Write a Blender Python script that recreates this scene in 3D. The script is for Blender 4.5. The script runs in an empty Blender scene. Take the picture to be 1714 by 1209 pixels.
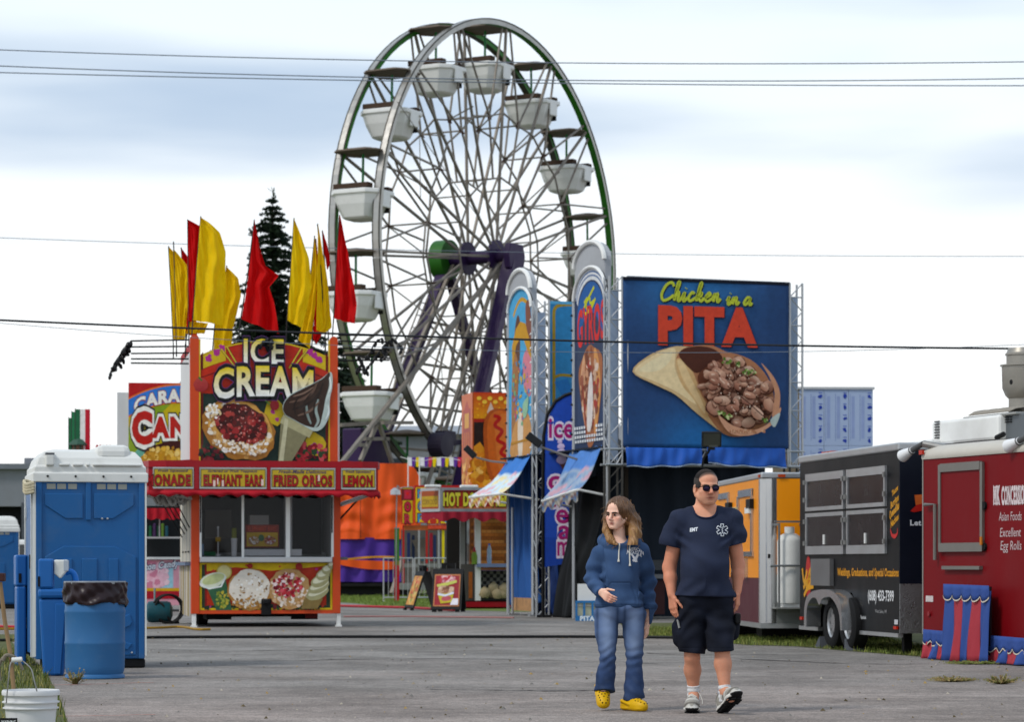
import bpy,math,random
import numpy as np
from mathutils import Vector,Matrix
random.seed(7)
rng = np.random.default_rng(7)
R = math.radians
C = bpy.context.scene.collection
SC = bpy.context.scene

# ------------------------------------------------------------------ camera
F,CX,HY,CAMH = 4500.0,857.0,945.0,1.1      # focal length in photo pixels, centre column, horizon row, eye height
cam_d = bpy.data.cameras.new('camera')
cam = bpy.data.objects.new('camera',cam_d); C.objects.link(cam)
cam.location = (0,0,CAMH); cam.rotation_euler = (R(90),0,0)
cam_d.sensor_width = 36.0; cam_d.lens = 36.0 * F / 1714.0
cam_d.shift_y = (HY - 604.5) / 1714.0
cam_d.clip_start = 0.5; cam_d.clip_end = 6000
cam_d.dof.use_dof = True; cam_d.dof.focus_distance = 20.0; cam_d.dof.aperture_fstop = 5.6
SC.camera = cam

# ------------------------------------------------------------------ sky and sun (overcast)
SUN_EL,SUN_AZ = 48.0,-125.0        # azimuth measured from +Y towards +X: the light comes from the left, a little from behind the camera
world = bpy.data.worlds.new("World"); SC.world = world; world.use_nodes = True
wt = world.node_tree; wt.nodes.clear()
def wn(t,**kw):
    n = wt.nodes.new(t)
    for k,v in kw.items(): setattr(n,k,v)
    return n
def wl(a,b): wt.links.new(a,b)
def wmath(op,a,b=None,clamp=False):
    n = wn('ShaderNodeMath',operation=op); n.use_clamp = clamp
    for i,v in enumerate((a,b)):
        if v is None: continue
        if isinstance(v,(int,float)): n.inputs[i].default_value = v
        else: wl(v,n.inputs[i])
    return n.outputs[0]
sky = wn('ShaderNodeTexSky',sky_type='NISHITA'); sky.sun_disc = False
sky.sun_elevation = R(SUN_EL); sky.sun_rotation = R(SUN_AZ)
sky.air_density = 1.0; sky.dust_density = 2.0
bg_sky = wn('ShaderNodeBackground'); bg_sky.inputs['Strength'].default_value = 0.1
wl(sky.outputs[0],bg_sky.inputs['Color'])
tc = wn('ShaderNodeTexCoord')
sep = wn('ShaderNodeSeparateXYZ'); wl(tc.outputs['Generated'],sep.inputs[0])
# layered cloud: noise squeezed in elevation, the same everywhere round the sky
def layer(sx,sz,off,detail,rough,dist=0.0):
    m = wn('ShaderNodeMapping'); m.inputs['Scale'].default_value = (sx,sx,sz); m.inputs['Location'].default_value = off
    wl(tc.outputs['Generated'],m.inputs['Vector'])
    n = wn('ShaderNodeTexNoise'); n.inputs['Scale'].default_value = 1.0
    n.inputs['Detail'].default_value = detail; n.inputs['Roughness'].default_value = rough
    n.inputs['Distortion'].default_value = dist
    wl(m.outputs[0],n.inputs['Vector']); return n.outputs['Fac']
SKY_OFF = (5.45,7.7,3.3)
big = layer(3.0,21.0,SKY_OFF,3.0,0.45,0.15)
fine = layer(9.0,50.0,(1.3,4.2,0.9),5.0,0.5,0.3)
dens = wmath('ADD',wmath('MULTIPLY',big,0.86),wmath('MULTIPLY',fine,0.14))
mr = wn('ShaderNodeMapRange'); mr.interpolation_type = 'SMOOTHSTEP'
wl(dens,mr.inputs['Value']); mr.inputs['From Min'].default_value = 0.33; mr.inputs['From Max'].default_value = 0.60
# near the horizon the deck thins to plain white
hz = wn('ShaderNodeMapRange'); hz.interpolation_type = 'SMOOTHSTEP'
wl(sep.outputs['Z'],hz.inputs['Value']); hz.inputs['From Min'].default_value = 0.10; hz.inputs['From Max'].default_value = 0.165
hz.inputs['To Min'].default_value = 0.03; hz.inputs['To Max'].default_value = 1.0
fac = wmath('MULTIPLY',mr.outputs[0],hz.outputs[0],True)
hz2 = wn('ShaderNodeMapRange'); hz2.interpolation_type = 'SMOOTHSTEP'
wl(sep.outputs['Z'],hz2.inputs['Value']); hz2.inputs['From Min'].default_value = 0.07; hz2.inputs['From Max'].default_value = 0.24
mixw = wn('ShaderNodeMix'); mixw.data_type = 'RGBA'
mixw.inputs['A'].default_value = (0.98,0.995,1.0,1); mixw.inputs['B'].default_value = (0.80,0.89,0.96,1)
wl(hz2.outputs[0],mixw.inputs['Factor'])
mixc = wn('ShaderNodeMix'); mixc.data_type = 'RGBA'
wl(mixw.outputs['Result'],mixc.inputs['A']); mixc.inputs['B'].default_value = (0.43,0.54,0.69,1)
wl(fac,mixc.inputs['Factor'])
bg_cl = wn('ShaderNodeBackground'); bg_cl.inputs['Strength'].default_value = 1.0
wl(mixc.outputs['Result'],bg_cl.inputs['Color'])
msh = wn('ShaderNodeMixShader'); msh.inputs[0].default_value = 0.88
wl(bg_sky.outputs[0],msh.inputs[1]); wl(bg_cl.outputs[0],msh.inputs[2])
wout = wn('ShaderNodeOutputWorld'); wl(msh.outputs[0],wout.inputs['Surface'])

sun_d = bpy.data.lights.new('sun','SUN'); sun_d.energy = 1.5; sun_d.angle = R(12); sun_d.color = (1.0,0.955,0.89)
sun = bpy.data.objects.new('sun',sun_d); C.objects.link(sun)
_el,_az = R(SUN_EL),R(SUN_AZ)
_d = Vector((math.sin(_az) * math.cos(_el),math.cos(_az) * math.cos(_el),math.sin(_el)))
sun.rotation_euler = _d.to_track_quat('Z','Y').to_euler(); sun.location = (-20,-20,40)

SC.view_settings.view_transform = 'Standard'; SC.view_settings.look = 'None'
SC.view_settings.exposure = 0.3; SC.view_settings.gamma = 1.0; SC.view_settings.use_curve_mapping = False
SC.render.engine = 'CYCLES'
SC.cycles.max_bounces = 6; SC.cycles.transparent_max_bounces = 12
SC.cycles.use_denoising = True

# ------------------------------------------------------------------ helpers
def lin(h):
    """'#rrggbb' as the eye sees it -> linear rgb"""
    if not isinstance(h,str): return tuple(h)
    h = h.lstrip('#'); o = []
    for i in (0,2,4):
        c = int(h[i:i+2],16) / 255
        o.append(c / 12.92 if c <= 0.04045 else ((c + 0.055) / 1.055) ** 2.4)
    y = .3 * o[0] + .6 * o[1] + .1 * o[2]     # seen colour -> base colour: a little purer, darker in the darks
    o = [min(max(y + (c - y) * 1.05,.002),1) for c in o]
    return tuple(c * (.72 + .26 * c) for c in o)

def GY(py): return CAMH * F / (py - HY)            # depth of a ground point seen at row py
def PX(px,Y): return (px - CX) / F * Y
def PZ(py,Y): return CAMH + (HY - py) / F * Y

MATS = {}
def mat(name,col=(.5,.5,.5),rough=.6,metal=0.0,var=.10,vs=3.0,bump=.0,bs=60.0,dirt=0.0,dirtcol=(.12,.10,.08),
        attr=False,spec=.22,stretch=(1,1,1),coat=0.0,ds=1.3):
    """one procedural material: base colour (or the printed colour attribute), mottling, dirt patches, grain relief"""
    if name in MATS: return MATS[name]
    m = bpy.data.materials.new(name); m.use_nodes = True; t = m.node_tree; b = t.nodes['Principled BSDF']
    N = lambda k: t.nodes.new(k); L = t.links.new
    co = N('ShaderNodeTexCoord'); mp = N('ShaderNodeMapping'); mp.inputs['Scale'].default_value = stretch
    L(co.outputs['Object'],mp.inputs['Vector'])
    b.inputs['Roughness'].default_value = rough; b.inputs['Metallic'].default_value = metal
    b.inputs['Specular IOR Level'].default_value = spec; b.inputs['Coat Weight'].default_value = coat
    if attr:
        a = N('ShaderNodeAttribute'); a.attribute_name = 'Col'; src = a.outputs['Color']
    else:
        c = N('ShaderNodeRGB'); c.outputs[0].default_value = (*lin(col),1); src = c.outputs[0]
    if var > 0:
        n = N('ShaderNodeTexNoise'); n.inputs['Scale'].default_value = vs; n.inputs['Detail'].default_value = 6
        n.inputs['Roughness'].default_value = .6; L(mp.outputs[0],n.inputs['Vector'])
        r = N('ShaderNodeMapRange'); L(n.outputs['Fac'],r.inputs['Value'])
        r.inputs['From Min'].default_value = .25; r.inputs['From Max'].default_value = .75
        r.inputs['To Min'].default_value = 1 - var; r.inputs['To Max'].default_value = 1 + var
        x = N('ShaderNodeVectorMath'); x.operation = 'SCALE'; L(src,x.inputs[0]); L(r.outputs[0],x.inputs['Scale']); src = x.outputs[0]
        rr = N('ShaderNodeMapRange'); L(n.outputs['Fac'],rr.inputs['Value'])
        rr.inputs['To Min'].default_value = max(rough - .12,.03); rr.inputs['To Max'].default_value = min(rough + .12,1)
        L(rr.outputs[0],b.inputs['Roughness'])
    if dirt > 0:
        n = N('ShaderNodeTexNoise'); n.inputs['Scale'].default_value = ds; n.inputs['Detail'].default_value = 8
        n.inputs['Roughness'].default_value = .68; L(mp.outputs[0],n.inputs['Vector'])
        r = N('ShaderNodeMapRange'); L(n.outputs['Fac'],r.inputs['Value']); r.clamp = True
        r.inputs['From Min'].default_value = .5; r.inputs['From Max'].default_value = .75
        r.inputs['To Min'].default_value = 0; r.inputs['To Max'].default_value = dirt
        x = N('ShaderNodeMix'); x.data_type = 'RGBA'; L(r.outputs[0],x.inputs['Factor']); L(src,x.inputs['A'])
        x.inputs['B'].default_value = (*dirtcol,1); src = x.outputs['Result']
    L(src,b.inputs['Base Color'])
    if bump > 0:
        n = N('ShaderNodeTexNoise'); n.inputs['Scale'].default_value = bs; n.inputs['Detail'].default_value = 4
        L(mp.outputs[0],n.inputs['Vector'])
        u = N('ShaderNodeBump'); u.inputs['Strength'].default_value = bump; u.inputs['Distance'].default_value = .01
        L(n.outputs['Fac'],u.inputs['Height']); L(u.outputs[0],b.inputs['Normal'])
    MATS[name] = m
    return m

def glass(name,col=(.02,.025,.03),alpha_t=.0,rough=.05):
    if name in MATS: return MATS[name]
    m = bpy.data.materials.new(name); m.use_nodes = True; t = m.node_tree; b = t.nodes['Principled BSDF']
    b.inputs['Base Color'].default_value = (*lin(col),1); b.inputs['Roughness'].default_value = rough
    if alpha_t:
        o = t.nodes['Material Output']; tr = t.nodes.new('ShaderNodeBsdfTransparent'); gl = t.nodes.new('ShaderNodeBsdfGlossy')
        gl.inputs['Roughness'].default_value = rough; gl.inputs['Color'].default_value = (.9,.95,1,1)
        fr = t.nodes.new('ShaderNodeFresnel'); fr.inputs['IOR'].default_value = 1.2
        tr.inputs['Color'].default_value = (alpha_t,alpha_t,alpha_t * 1.02,1)
        mx = t.nodes.new('ShaderNodeMixShader'); t.links.new(fr.outputs[0],mx.inputs[0])
        t.links.new(tr.outputs[0],mx.inputs[1]); t.links.new(gl.outputs[0],mx.inputs[2]); t.links.new(mx.outputs[0],o.inputs['Surface'])
    MATS[name] = m; return m

def tag(o,label=None,cat=None,group=None,kind=None):
    if label: o['label'] = label
    if cat: o['category'] = cat
    if group: o['group'] = group
    if kind: o['kind'] = kind
    return o
def thing(name,label,cat,loc=(0,0,0),rz=0.0,group=None,rot=None):
    o = bpy.data.objects.new(name,None); C.objects.link(o); o.empty_display_size = .2
    o.location = loc; o.rotation_euler = rot if rot is not None else (0,0,rz)
    return tag(o,label,cat,group)
def copy_tree(o,parent=None):
    c = o.copy(); C.objects.link(c)
    if parent: c.parent = parent
    for ch in list(o.children): copy_tree(ch,c)
    return c

class Frame:
    """an upright local frame: x along the face, y into the depth, z up, at photo column px0 and depth Y"""
    def __init__(s,px0,Y,deg=0.0):
        s.o = Vector((PX(px0,Y),Y,0)); s.a = R(deg)
        s.u = Vector((math.cos(s.a),math.sin(s.a),0)); s.n = Vector((-math.sin(s.a),math.cos(s.a),0))
    def p(s,px,py,d=0.0):
        """where the sight line through the photo point meets the plane local y = d -> (x, z)"""
        r = Vector(((px - CX) / F,1,(HY - py) / F)); t = (s.o.dot(s.n) + d) / r.dot(s.n)
        P = r * t + Vector((0,0,CAMH)); return ((P - s.o).dot(s.u),P.z)
    def q(s,px,py,x=0.0):
        """the same for the plane local x = const -> (y, z)"""
        r = Vector(((px - CX) / F,1,(HY - py) / F)); t = (s.o.dot(s.u) + x) / r.dot(s.u)
        P = r * t + Vector((0,0,CAMH)); return ((P - s.o).dot(s.n),P.z)
    def x(s,px,d=0.0): return s.p(px,HY,d)[0]
    def z(s,py,d=0.0,px=None):
        return s.p(s_px(s) if px is None else px,py,d)[1]
    def thing(s,name,label,cat,group=None): return thing(name,label,cat,s.o,s.a,group)
def s_px(fr): return CX + fr.o.x / fr.o.y * F

class MB:
    """collects shapes; build() links them as one mesh object"""
    def __init__(s): s.v = []; s.f = []; s.m = []; s.c = []; s.cols = False
    def add(s,vs,fs,mi=0,col=None):
        k = len(s.v); s.v += [tuple(v) for v in vs]
        for f in fs: s.f.append(tuple(i + k for i in f)); s.m.append(mi)
        if col is not None: s.cols = True
        s.c += [col or (1,1,1)] * len(vs) if not (col and isinstance(col[0],(tuple,list))) else list(col)
        return s
    def box(s,x0,x1,y0,y1,z0,z1,mi=0,col=None):
        x0,x1 = min(x0,x1),max(x0,x1); y0,y1 = min(y0,y1),max(y0,y1); z0,z1 = min(z0,z1),max(z0,z1)
        v = [(x0,y0,z0),(x1,y0,z0),(x1,y1,z0),(x0,y1,z0),(x0,y0,z1),(x1,y0,z1),(x1,y1,z1),(x0,y1,z1)]
        return s.add(v,[(0,3,2,1),(4,5,6,7),(0,1,5,4),(1,2,6,5),(2,3,7,6),(3,0,4,7)],mi,col)
    def bar(s,a,b,w,h=None,mi=0,up=(0,0,1),col=None):
        a,b = Vector(a),Vector(b); h = h or w; d = (b - a).normalized(); u = Vector(up)
        if abs(d.dot(u)) > .95: u = Vector((0,1,0))
        sd = d.cross(u).normalized(); u = sd.cross(d)
        v = [p + sd * i * w / 2 + u * j * h / 2 for p in (a,b) for i,j in ((-1,-1),(1,-1),(1,1),(-1,1))]
        return s.add(v,[(0,1,2,3),(7,6,5,4),(0,4,5,1),(1,5,6,2),(2,6,7,3),(3,7,4,0)],mi,col)
    def tube(s,path,r,n=8,mi=0,col=None,cap=True):
        P = [Vector(p) for p in path]; k = len(P); rs = r if isinstance(r,(list,tuple)) else [r] * k
        vs = []; prev = None
        for i in range(k):
            d = (P[min(i + 1,k - 1)] - P[max(i - 1,0)])
            d = d.normalized() if d.length > 1e-9 else Vector((0,0,1))
            if prev is None:
                u = Vector((0,0,1)) if abs(d.z) < .9 else Vector((1,0,0))
                a = d.cross(u).normalized()
            else:
                a = (prev - d * prev.dot(d)).normalized()
            prev = a; b = d.cross(a)
            for j in range(n):
                t = 2 * math.pi * j / n; vs.append(P[i] + (a * math.cos(t) + b * math.sin(t)) * rs[i])
        fs = [(i*n+j,i*n+(j+1)%n,(i+1)*n+(j+1)%n,(i+1)*n+j) for i in range(k-1) for j in range(n)]
        if cap: fs += [tuple(range(n))[::-1],tuple((k-1)*n + j for j in range(n))]
        return s.add(vs,fs,mi,col)
    def lathe(s,prof,n=24,c=(0,0,0),mi=0,col=None,M=None,sx=1,sy=1,cap=True):
        vs = []
        for r,z in prof:
            for j in range(n):
                t = 2 * math.pi * j / n; p = Vector((r * math.cos(t) * sx,r * math.sin(t) * sy,z))
                if M is not None: p = M @ p
                vs.append(p + Vector(c))
        k = len(prof)
        fs = [(i*n+j,i*n+(j+1)%n,(i+1)*n+(j+1)%n,(i+1)*n+j) for i in range(k-1) for j in range(n)]
        if cap and prof[0][0] > 1e-4: fs.append(tuple(range(n))[::-1])
        if cap and prof[-1][0] > 1e-4: fs.append(tuple((k-1)*n + j for j in range(n)))
        return s.add(vs,fs,mi,col)
    def prism(s,poly,y0,y1,mi=0,col=None,M=None):
        """polygon in x,z extruded along y"""
        n = len(poly); a = sum(poly[i][0] * poly[(i+1) % n][1] - poly[(i+1) % n][0] * poly[i][1] for i in range(n))
        if a < 0: poly = poly[::-1]
        vs = [Vector((x,y0,z)) for x,z in poly] + [Vector((x,y1,z)) for x,z in poly]
        if M is not None: vs = [M @ v for v in vs]
        fs = [tuple(range(n)),tuple(range(2*n - 1,n - 1,-1))] + [(i,i + n,(i+1) % n + n,(i+1) % n) for i in range(n)]
        return s.add(vs,fs,mi,col)
    def grid(s,fn,nu,nv,mi=0,col=None):
        vs = [fn(i / nu,j / nv) for j in range(nv + 1) for i in range(nu + 1)]
        fs = [(j*(nu+1)+i,j*(nu+1)+i+1,(j+1)*(nu+1)+i+1,(j+1)*(nu+1)+i) for j in range(nv) for i in range(nu)]
        return s.add(vs,fs,mi,col)
    def build(s,name,mats,parent=None,smooth=False,bevel=0.0,loc=None,rot=None,solid=0.0,subsurf=0,angle=40):
        me = bpy.data.meshes.new(name); me.from_pydata([tuple(v) for v in s.v],[],s.f)
        mats = mats if isinstance(mats,(list,tuple)) else [mats]
        for m in mats: me.materials.append(m)
        if len(mats) > 1: me.polygons.foreach_set('material_index',s.m)
        if s.cols:
            at = me.color_attributes.new('Col','FLOAT_COLOR','POINT')
            at.data.foreach_set('color',[x for c in s.c for x in (c[0],c[1],c[2],1.0)])
        if smooth:
            me.polygons.foreach_set('use_smooth',[True] * len(me.polygons))
        me.update()
        o = bpy.data.objects.new(name,me); C.objects.link(o)
        if parent is not None: o.parent = parent
        if loc: o.location = loc
        if rot: o.rotation_euler = rot
        if solid:
            md = o.modifiers.new('solid','SOLIDIFY'); md.thickness = solid; md.offset = 0
        if bevel:
            md = o.modifiers.new('bevel','BEVEL'); md.width = bevel; md.segments = 2; md.limit_method = 'ANGLE'; md.angle_limit = R(35)
        if subsurf:
            md = o.modifiers.new('sub','SUBSURF'); md.levels = subsurf; md.render_levels = subsurf
        if smooth and not subsurf and angle < 180:
            me.set_sharp_from_angle(angle=R(angle))
        return o
def B(name,m,parent,*a,bevel=0.0,**k): return MB().box(*a).build(name,m,parent,bevel=bevel,**k)

# ---- lettering (Blender's own built-in font) and flat printed art
_TX = {}
def text_geo(body,bold=0.0,shear=0.0):
    key = (body,bold,shear)
    if key in _TX: return _TX[key]
    cu = bpy.data.curves.new('lettering','FONT'); cu.body = body; cu.size = 1.0; cu.offset = bold; cu.shear = shear
    cu.resolution_u = 3; cu.space_character = 1.0 + bold * 2
    ob = bpy.data.objects.new('lettering',cu); C.objects.link(ob)
    dg = bpy.context.evaluated_depsgraph_get(); me = bpy.data.meshes.new_from_object(ob.evaluated_get(dg))
    vs = [(v.co.x,v.co.y) for v in me.vertices]; fs = [tuple(p.vertices) for p in me.polygons]
    bpy.data.objects.remove(ob); bpy.data.curves.remove(cu); bpy.data.meshes.remove(me)
    _TX[key] = (vs,fs); return _TX[key]

class Art:
    """flat print in a panel's own x,z; each shape a hair in front of the one before"""
    def __init__(s,y=0.0,step=.0006): s.mb = MB(); s.y = y; s.step = step; s.xf = None
    def _y(s): s.y -= s.step; return s.y
    def P(s,pts,y):
        if s.xf: pts = [s.xf(x,z) for x,z in pts]
        return [(x,y,z) for x,z in pts]
    def poly(s,pts,col,cols=None,y=None):
        n = len(pts); a = sum(pts[i][0] * pts[(i+1) % n][1] - pts[(i+1) % n][0] * pts[i][1] for i in range(n))
        if a < 0: pts = list(pts)[::-1]; cols = cols[::-1] if cols else None
        s.mb.add(s.P(pts,s._y() if y is None else y),[tuple(range(n))],0,[lin(c) for c in cols] if cols else lin(col)); return s
    def rect(s,x0,x1,z0,z1,col,col2=None):
        """col2: colour at the top edge when the print itself is graded"""
        return s.poly([(x0,z0),(x1,z0),(x1,z1),(x0,z1)],col,[col,col,col2,col2] if col2 else None)
    def frame(s,x0,x1,z0,z1,w,col):
        for a in ((x0,x1,z0,z0 + w),(x0,x1,z1 - w,z1),(x0,x0 + w,z0 + w,z1 - w),(x1 - w,x1,z0 + w,z1 - w)): s.rect(*a,col)
        return s
    def ell(s,cx,cz,rx,rz,col,rot=0.0,n=20,jit=0.0,y=None,col2=None):
        pts = []; c,d = math.cos(R(rot)),math.sin(R(rot)); cols = []
        for i in range(n):
            t = 2 * math.pi * i / n; k = 1 + random.uniform(-jit,jit)
            a,b = rx * k * math.cos(t),rz * k * math.sin(t); pts.append((cx + a * c - b * d,cz + a * d + b * c))
            if col2:
                f = .5 + .5 * math.sin(t); A,Bc = lin(col),lin(col2); cols.append(tuple(A[k2] * (1-f) + Bc[k2] * f for k2 in range(3)))
        return s.poly(pts,col,cols or None,y)
    def blobs(s,cx,cz,rx,rz,n,size,cols,thick=.006,rot=0,aspect=.7,n_side=9,jit=.22):
        """many small printed dabs spread in an ellipse"""
        y0 = s.y; c,d = math.cos(R(rot)),math.sin(R(rot))
        for i in range(n):
            t = random.uniform(0,6.283); r = math.sqrt(random.random()); a,b = rx * r * math.cos(t),rz * r * math.sin(t)
            sz = size * random.uniform(.5,1.3)
            s.ell(cx + a * c - b * d,cz + a * d + b * c,sz,sz * random.uniform(aspect,1),random.choice(cols),random.uniform(0,180),n_side,jit,y0 - random.uniform(.0006,thick))
        s.y = y0 - thick; return s
    def stroke(s,pts,w,col,closed=False):
        n = len(pts); Lp,Rp = [],[]; ws = w if isinstance(w,(list,tuple)) else [w] * n
        for i in range(n):
            a = Vector(pts[(i - 1) % n] if (closed or i) else pts[0]); b = Vector(pts[(i + 1) % n] if (closed or i < n - 1) else pts[-1])
            d = (b - a).normalized() if (b - a).length > 1e-9 else Vector((1,0)); nn = Vector((-d.y,d.x)) * ws[i] / 2; p = Vector(pts[i])
            Lp.append(p + nn); Rp.append(p - nn)
        y = s._y(); m = n if closed else n - 1
        vs = s.P([tuple(p) for p in Lp] + [tuple(p) for p in Rp],y)
        s.mb.add(vs,[(n + i,n + (i + 1) % n,(i + 1) % n,i) for i in range(m)],0,lin(col)); return s
    def text(s,body,x0,x1,z0,z1,col,bold=0.0,shear=0.0,top=None,warp=None,fit=True):
        """lettering stretched to the box x0..x1, z0..z1; top = second ink at the top of the letters"""
        vs,fs = text_geo(body,0.0,shear); bx0 = min(v[0] for v in vs); bx1 = max(v[0] for v in vs); by0 = min(v[1] for v in vs); by1 = max(v[1] for v in vs)
        if bold: vs,fs = text_geo(body,bold,shear)
        sx = (x1 - x0) / (bx1 - bx0); sz = (z1 - z0) / (by1 - by0)
        if bold:
            gx0 = min(v[0] for v in vs); gx1 = max(v[0] for v in vs); mid = (gx0 + gx1) / 2; sx2 = ((x1 - x0) + 2 * bold * sx * .5) / (gx1 - gx0)
            pts = [((x0 + x1) / 2 + (a - mid) * sx2,z0 + (b - by0) * sz) for a,b in vs]
        else: pts = [(x0 + (a - bx0) * sx,z0 + (b - by0) * sz) for a,b in vs]
        cols = None
        if top:
            A,T = lin(col),lin(top); cols = [tuple(A[k] + (T[k] - A[k]) * min(max((z - z0) / (z1 - z0),0),1) for k in range(3)) for x,z in pts]
        if warp: pts = [warp(x,z) for x,z in pts]
        s.mb.add(s.P(pts,s._y()),fs,0,cols or lin(col)); return s
    def build(s,name,parent,mat_=None,loc=None,rot=None): return s.mb.build(name,mat_ or PRINT,parent,loc=loc,rot=rot)

def spline(pts,n=8,closed=False):
    """smooth line through 2-D or 3-D points"""
    P = [np.array(p,float) for p in pts]; k = len(P); out = []
    m = k if closed else k - 1
    for i in range(m):
        g = lambda j: P[j % k] if closed else P[min(max(j,0),k - 1)]
        p0,p1,p2,p3 = g(i - 1),g(i),g(i + 1),g(i + 2)
        for j in range(n):
            t = j / n; out.append(tuple(.5 * (2*p1 + (p2 - p0) * t + (2*p0 - 5*p1 + 4*p2 - p3) * t*t + (3*p1 - p0 - 3*p2 + p3) * t**3)))
    if not closed: out.append(tuple(P[-1]))
    return out

# shared materials
PRINT = mat('printed_vinyl',attr=True,rough=.42,var=.16,vs=11,dirt=.14,dirtcol=(.22,.2,.17))
BANNER = mat('printed_banner_cloth',attr=True,rough=.8,var=.15,vs=9,bump=.15,bs=300)
STEEL = mat('galvanised_steel','#9b9a97',.45,.6,.16,5,dirt=.25,dirtcol=(.16,.13,.10))
ALU = mat('aluminium','#c4c5c6',.35,.75,.08,4,dirt=.15)
WHITE = mat('white_paint','#e9e9e6',.45,0,.05,3,dirt=.22,dirtcol=(.36,.33,.28))
BLACK = mat('black_rubber','#151516',.6,0,.2,8)
DARK = mat('dark_chassis','#1c1b1b',.7,0,.2,5)
TYRE = mat('tyre_rubber','#1b1b1c',.8,0,.2,9,bump=.2,bs=80)
# ================================================================== the setting
def asphalt_mat():
    m = bpy.data.materials.new('old_asphalt'); m.use_nodes = True; t = m.node_tree; b = t.nodes['Principled BSDF']; L = t.links.new
    N = lambda k: t.nodes.new(k)
    co = N('ShaderNodeTexCoord')
    def noise(sc,det,stretch=(1,1,1),rough=.6):
        mp = N('ShaderNodeMapping'); mp.inputs['Scale'].default_value = stretch; L(co.outputs['Object'],mp.inputs['Vector'])
        n = N('ShaderNodeTexNoise'); n.inputs['Scale'].default_value = sc; n.inputs['Detail'].default_value = det; n.inputs['Roughness'].default_value = rough
        L(mp.outputs[0],n.inputs['Vector']); return n.outputs['Fac']
    def ramp(src,stops):
        r = N('ShaderNodeValToRGB'); L(src,r.inputs['Fac']); e = r.color_ramp.elements
        e[0].position,e[0].color = stops[0][0],(*stops[0][1],1); e[1].position,e[1].color = stops[1][0],(*stops[1][1],1)
        for p,c in stops[2:]:
            x = e.new(p); x.color = (*c,1)
        return r.outputs['Color']
    def mixc(f,a,bb,mode='MIX'):
        x = N('ShaderNodeMix'); x.data_type = 'RGBA'; x.blend_type = mode
        if isinstance(f,float): x.inputs['Factor'].default_value = f
        else: L(f,x.inputs['Factor'])
        L(a,x.inputs['A']); L(bb,x.inputs['B']); return x.outputs['Result']
    base = ramp(noise(.22,5,(1,.35,1)),[(.3,(.212,.200,.186)),(.7,(.292,.274,.254))])
    pink = ramp(noise(.5,6,(.6,.5,1)),[(.3,(.265,.218,.194)),(.7,(.350,.295,.265))])
    sp = N('ShaderNodeSeparateXYZ'); L(co.outputs['Object'],sp.inputs[0])
    md = N('ShaderNodeMapRange'); L(sp.outputs['Y'],md.inputs['Value']); md.inputs['From Min'].default_value = 20; md.inputs['From Max'].default_value = 33
    md.inputs['To Min'].default_value = .75; md.inputs['To Max'].default_value = -.05
    ad = N('ShaderNodeMath'); ad.operation = 'MULTIPLY_ADD'; L(noise(.35,4,(.5,1,1)),ad.inputs[0]); ad.inputs[1].default_value = 1.2; 
    sb = N('ShaderNodeMath'); sb.operation = 'SUBTRACT'; L(md.outputs[0],sb.inputs[0]); sb.inputs[1].default_value = .6; L(sb.outputs[0],ad.inputs[2]); ad.use_clamp = True
    c = mixc(ad.outputs[0],base,pink)
    # rolled stones of the surface
    vo = N('ShaderNodeTexVoronoi'); vo.inputs['Scale'].default_value = 75; L(co.outputs['Object'],vo.inputs['Vector'])
    st = ramp(vo.outputs['Color'],[(.2,(.62,.62,.62)),(.8,(1.35,1.34,1.32))])
    c = mixc(.75,c,st,'MULTIPLY')
    # darker oily blotches, pale scuffs
    bl = ramp(noise(.9,8,(.55,.55,1),.7),[(.42,(.62,.61,.6)),(.58,(1.05,1.05,1.05))])
    c = mixc(.75,c,bl,'MULTIPLY')
    sc2 = ramp(noise(3.5,5,(.25,1.2,1),.7),[(.45,(.86,.86,.86)),(.62,(1.12,1.11,1.1))])
    c = mixc(.6,c,sc2,'MULTIPLY')
    g9 = ramp(noise(11,4,(.7,.35,1),.75),[(.38,(.78,.78,.78)),(.62,(1.2,1.19,1.18))]); c = mixc(.5,c,g9,'MULTIPLY')
    L(c,b.inputs['Base Color']); b.inputs['Roughness'].default_value = .9; b.inputs['Specular IOR Level'].default_value = .25
    bp = N('ShaderNodeBump'); bp.inputs['Strength'].default_value = .5; bp.inputs['Distance'].default_value = .012
    L(vo.outputs['Distance'],bp.inputs['Height']); L(bp.outputs[0],b.inputs['Normal'])
    return m
tag(MB().add([(-900,-60,0),(900,-60,0),(900,2500,0),(-900,2500,0)],[(0,1,2,3)]).build('ground',asphalt_mat()),kind='structure')

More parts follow.
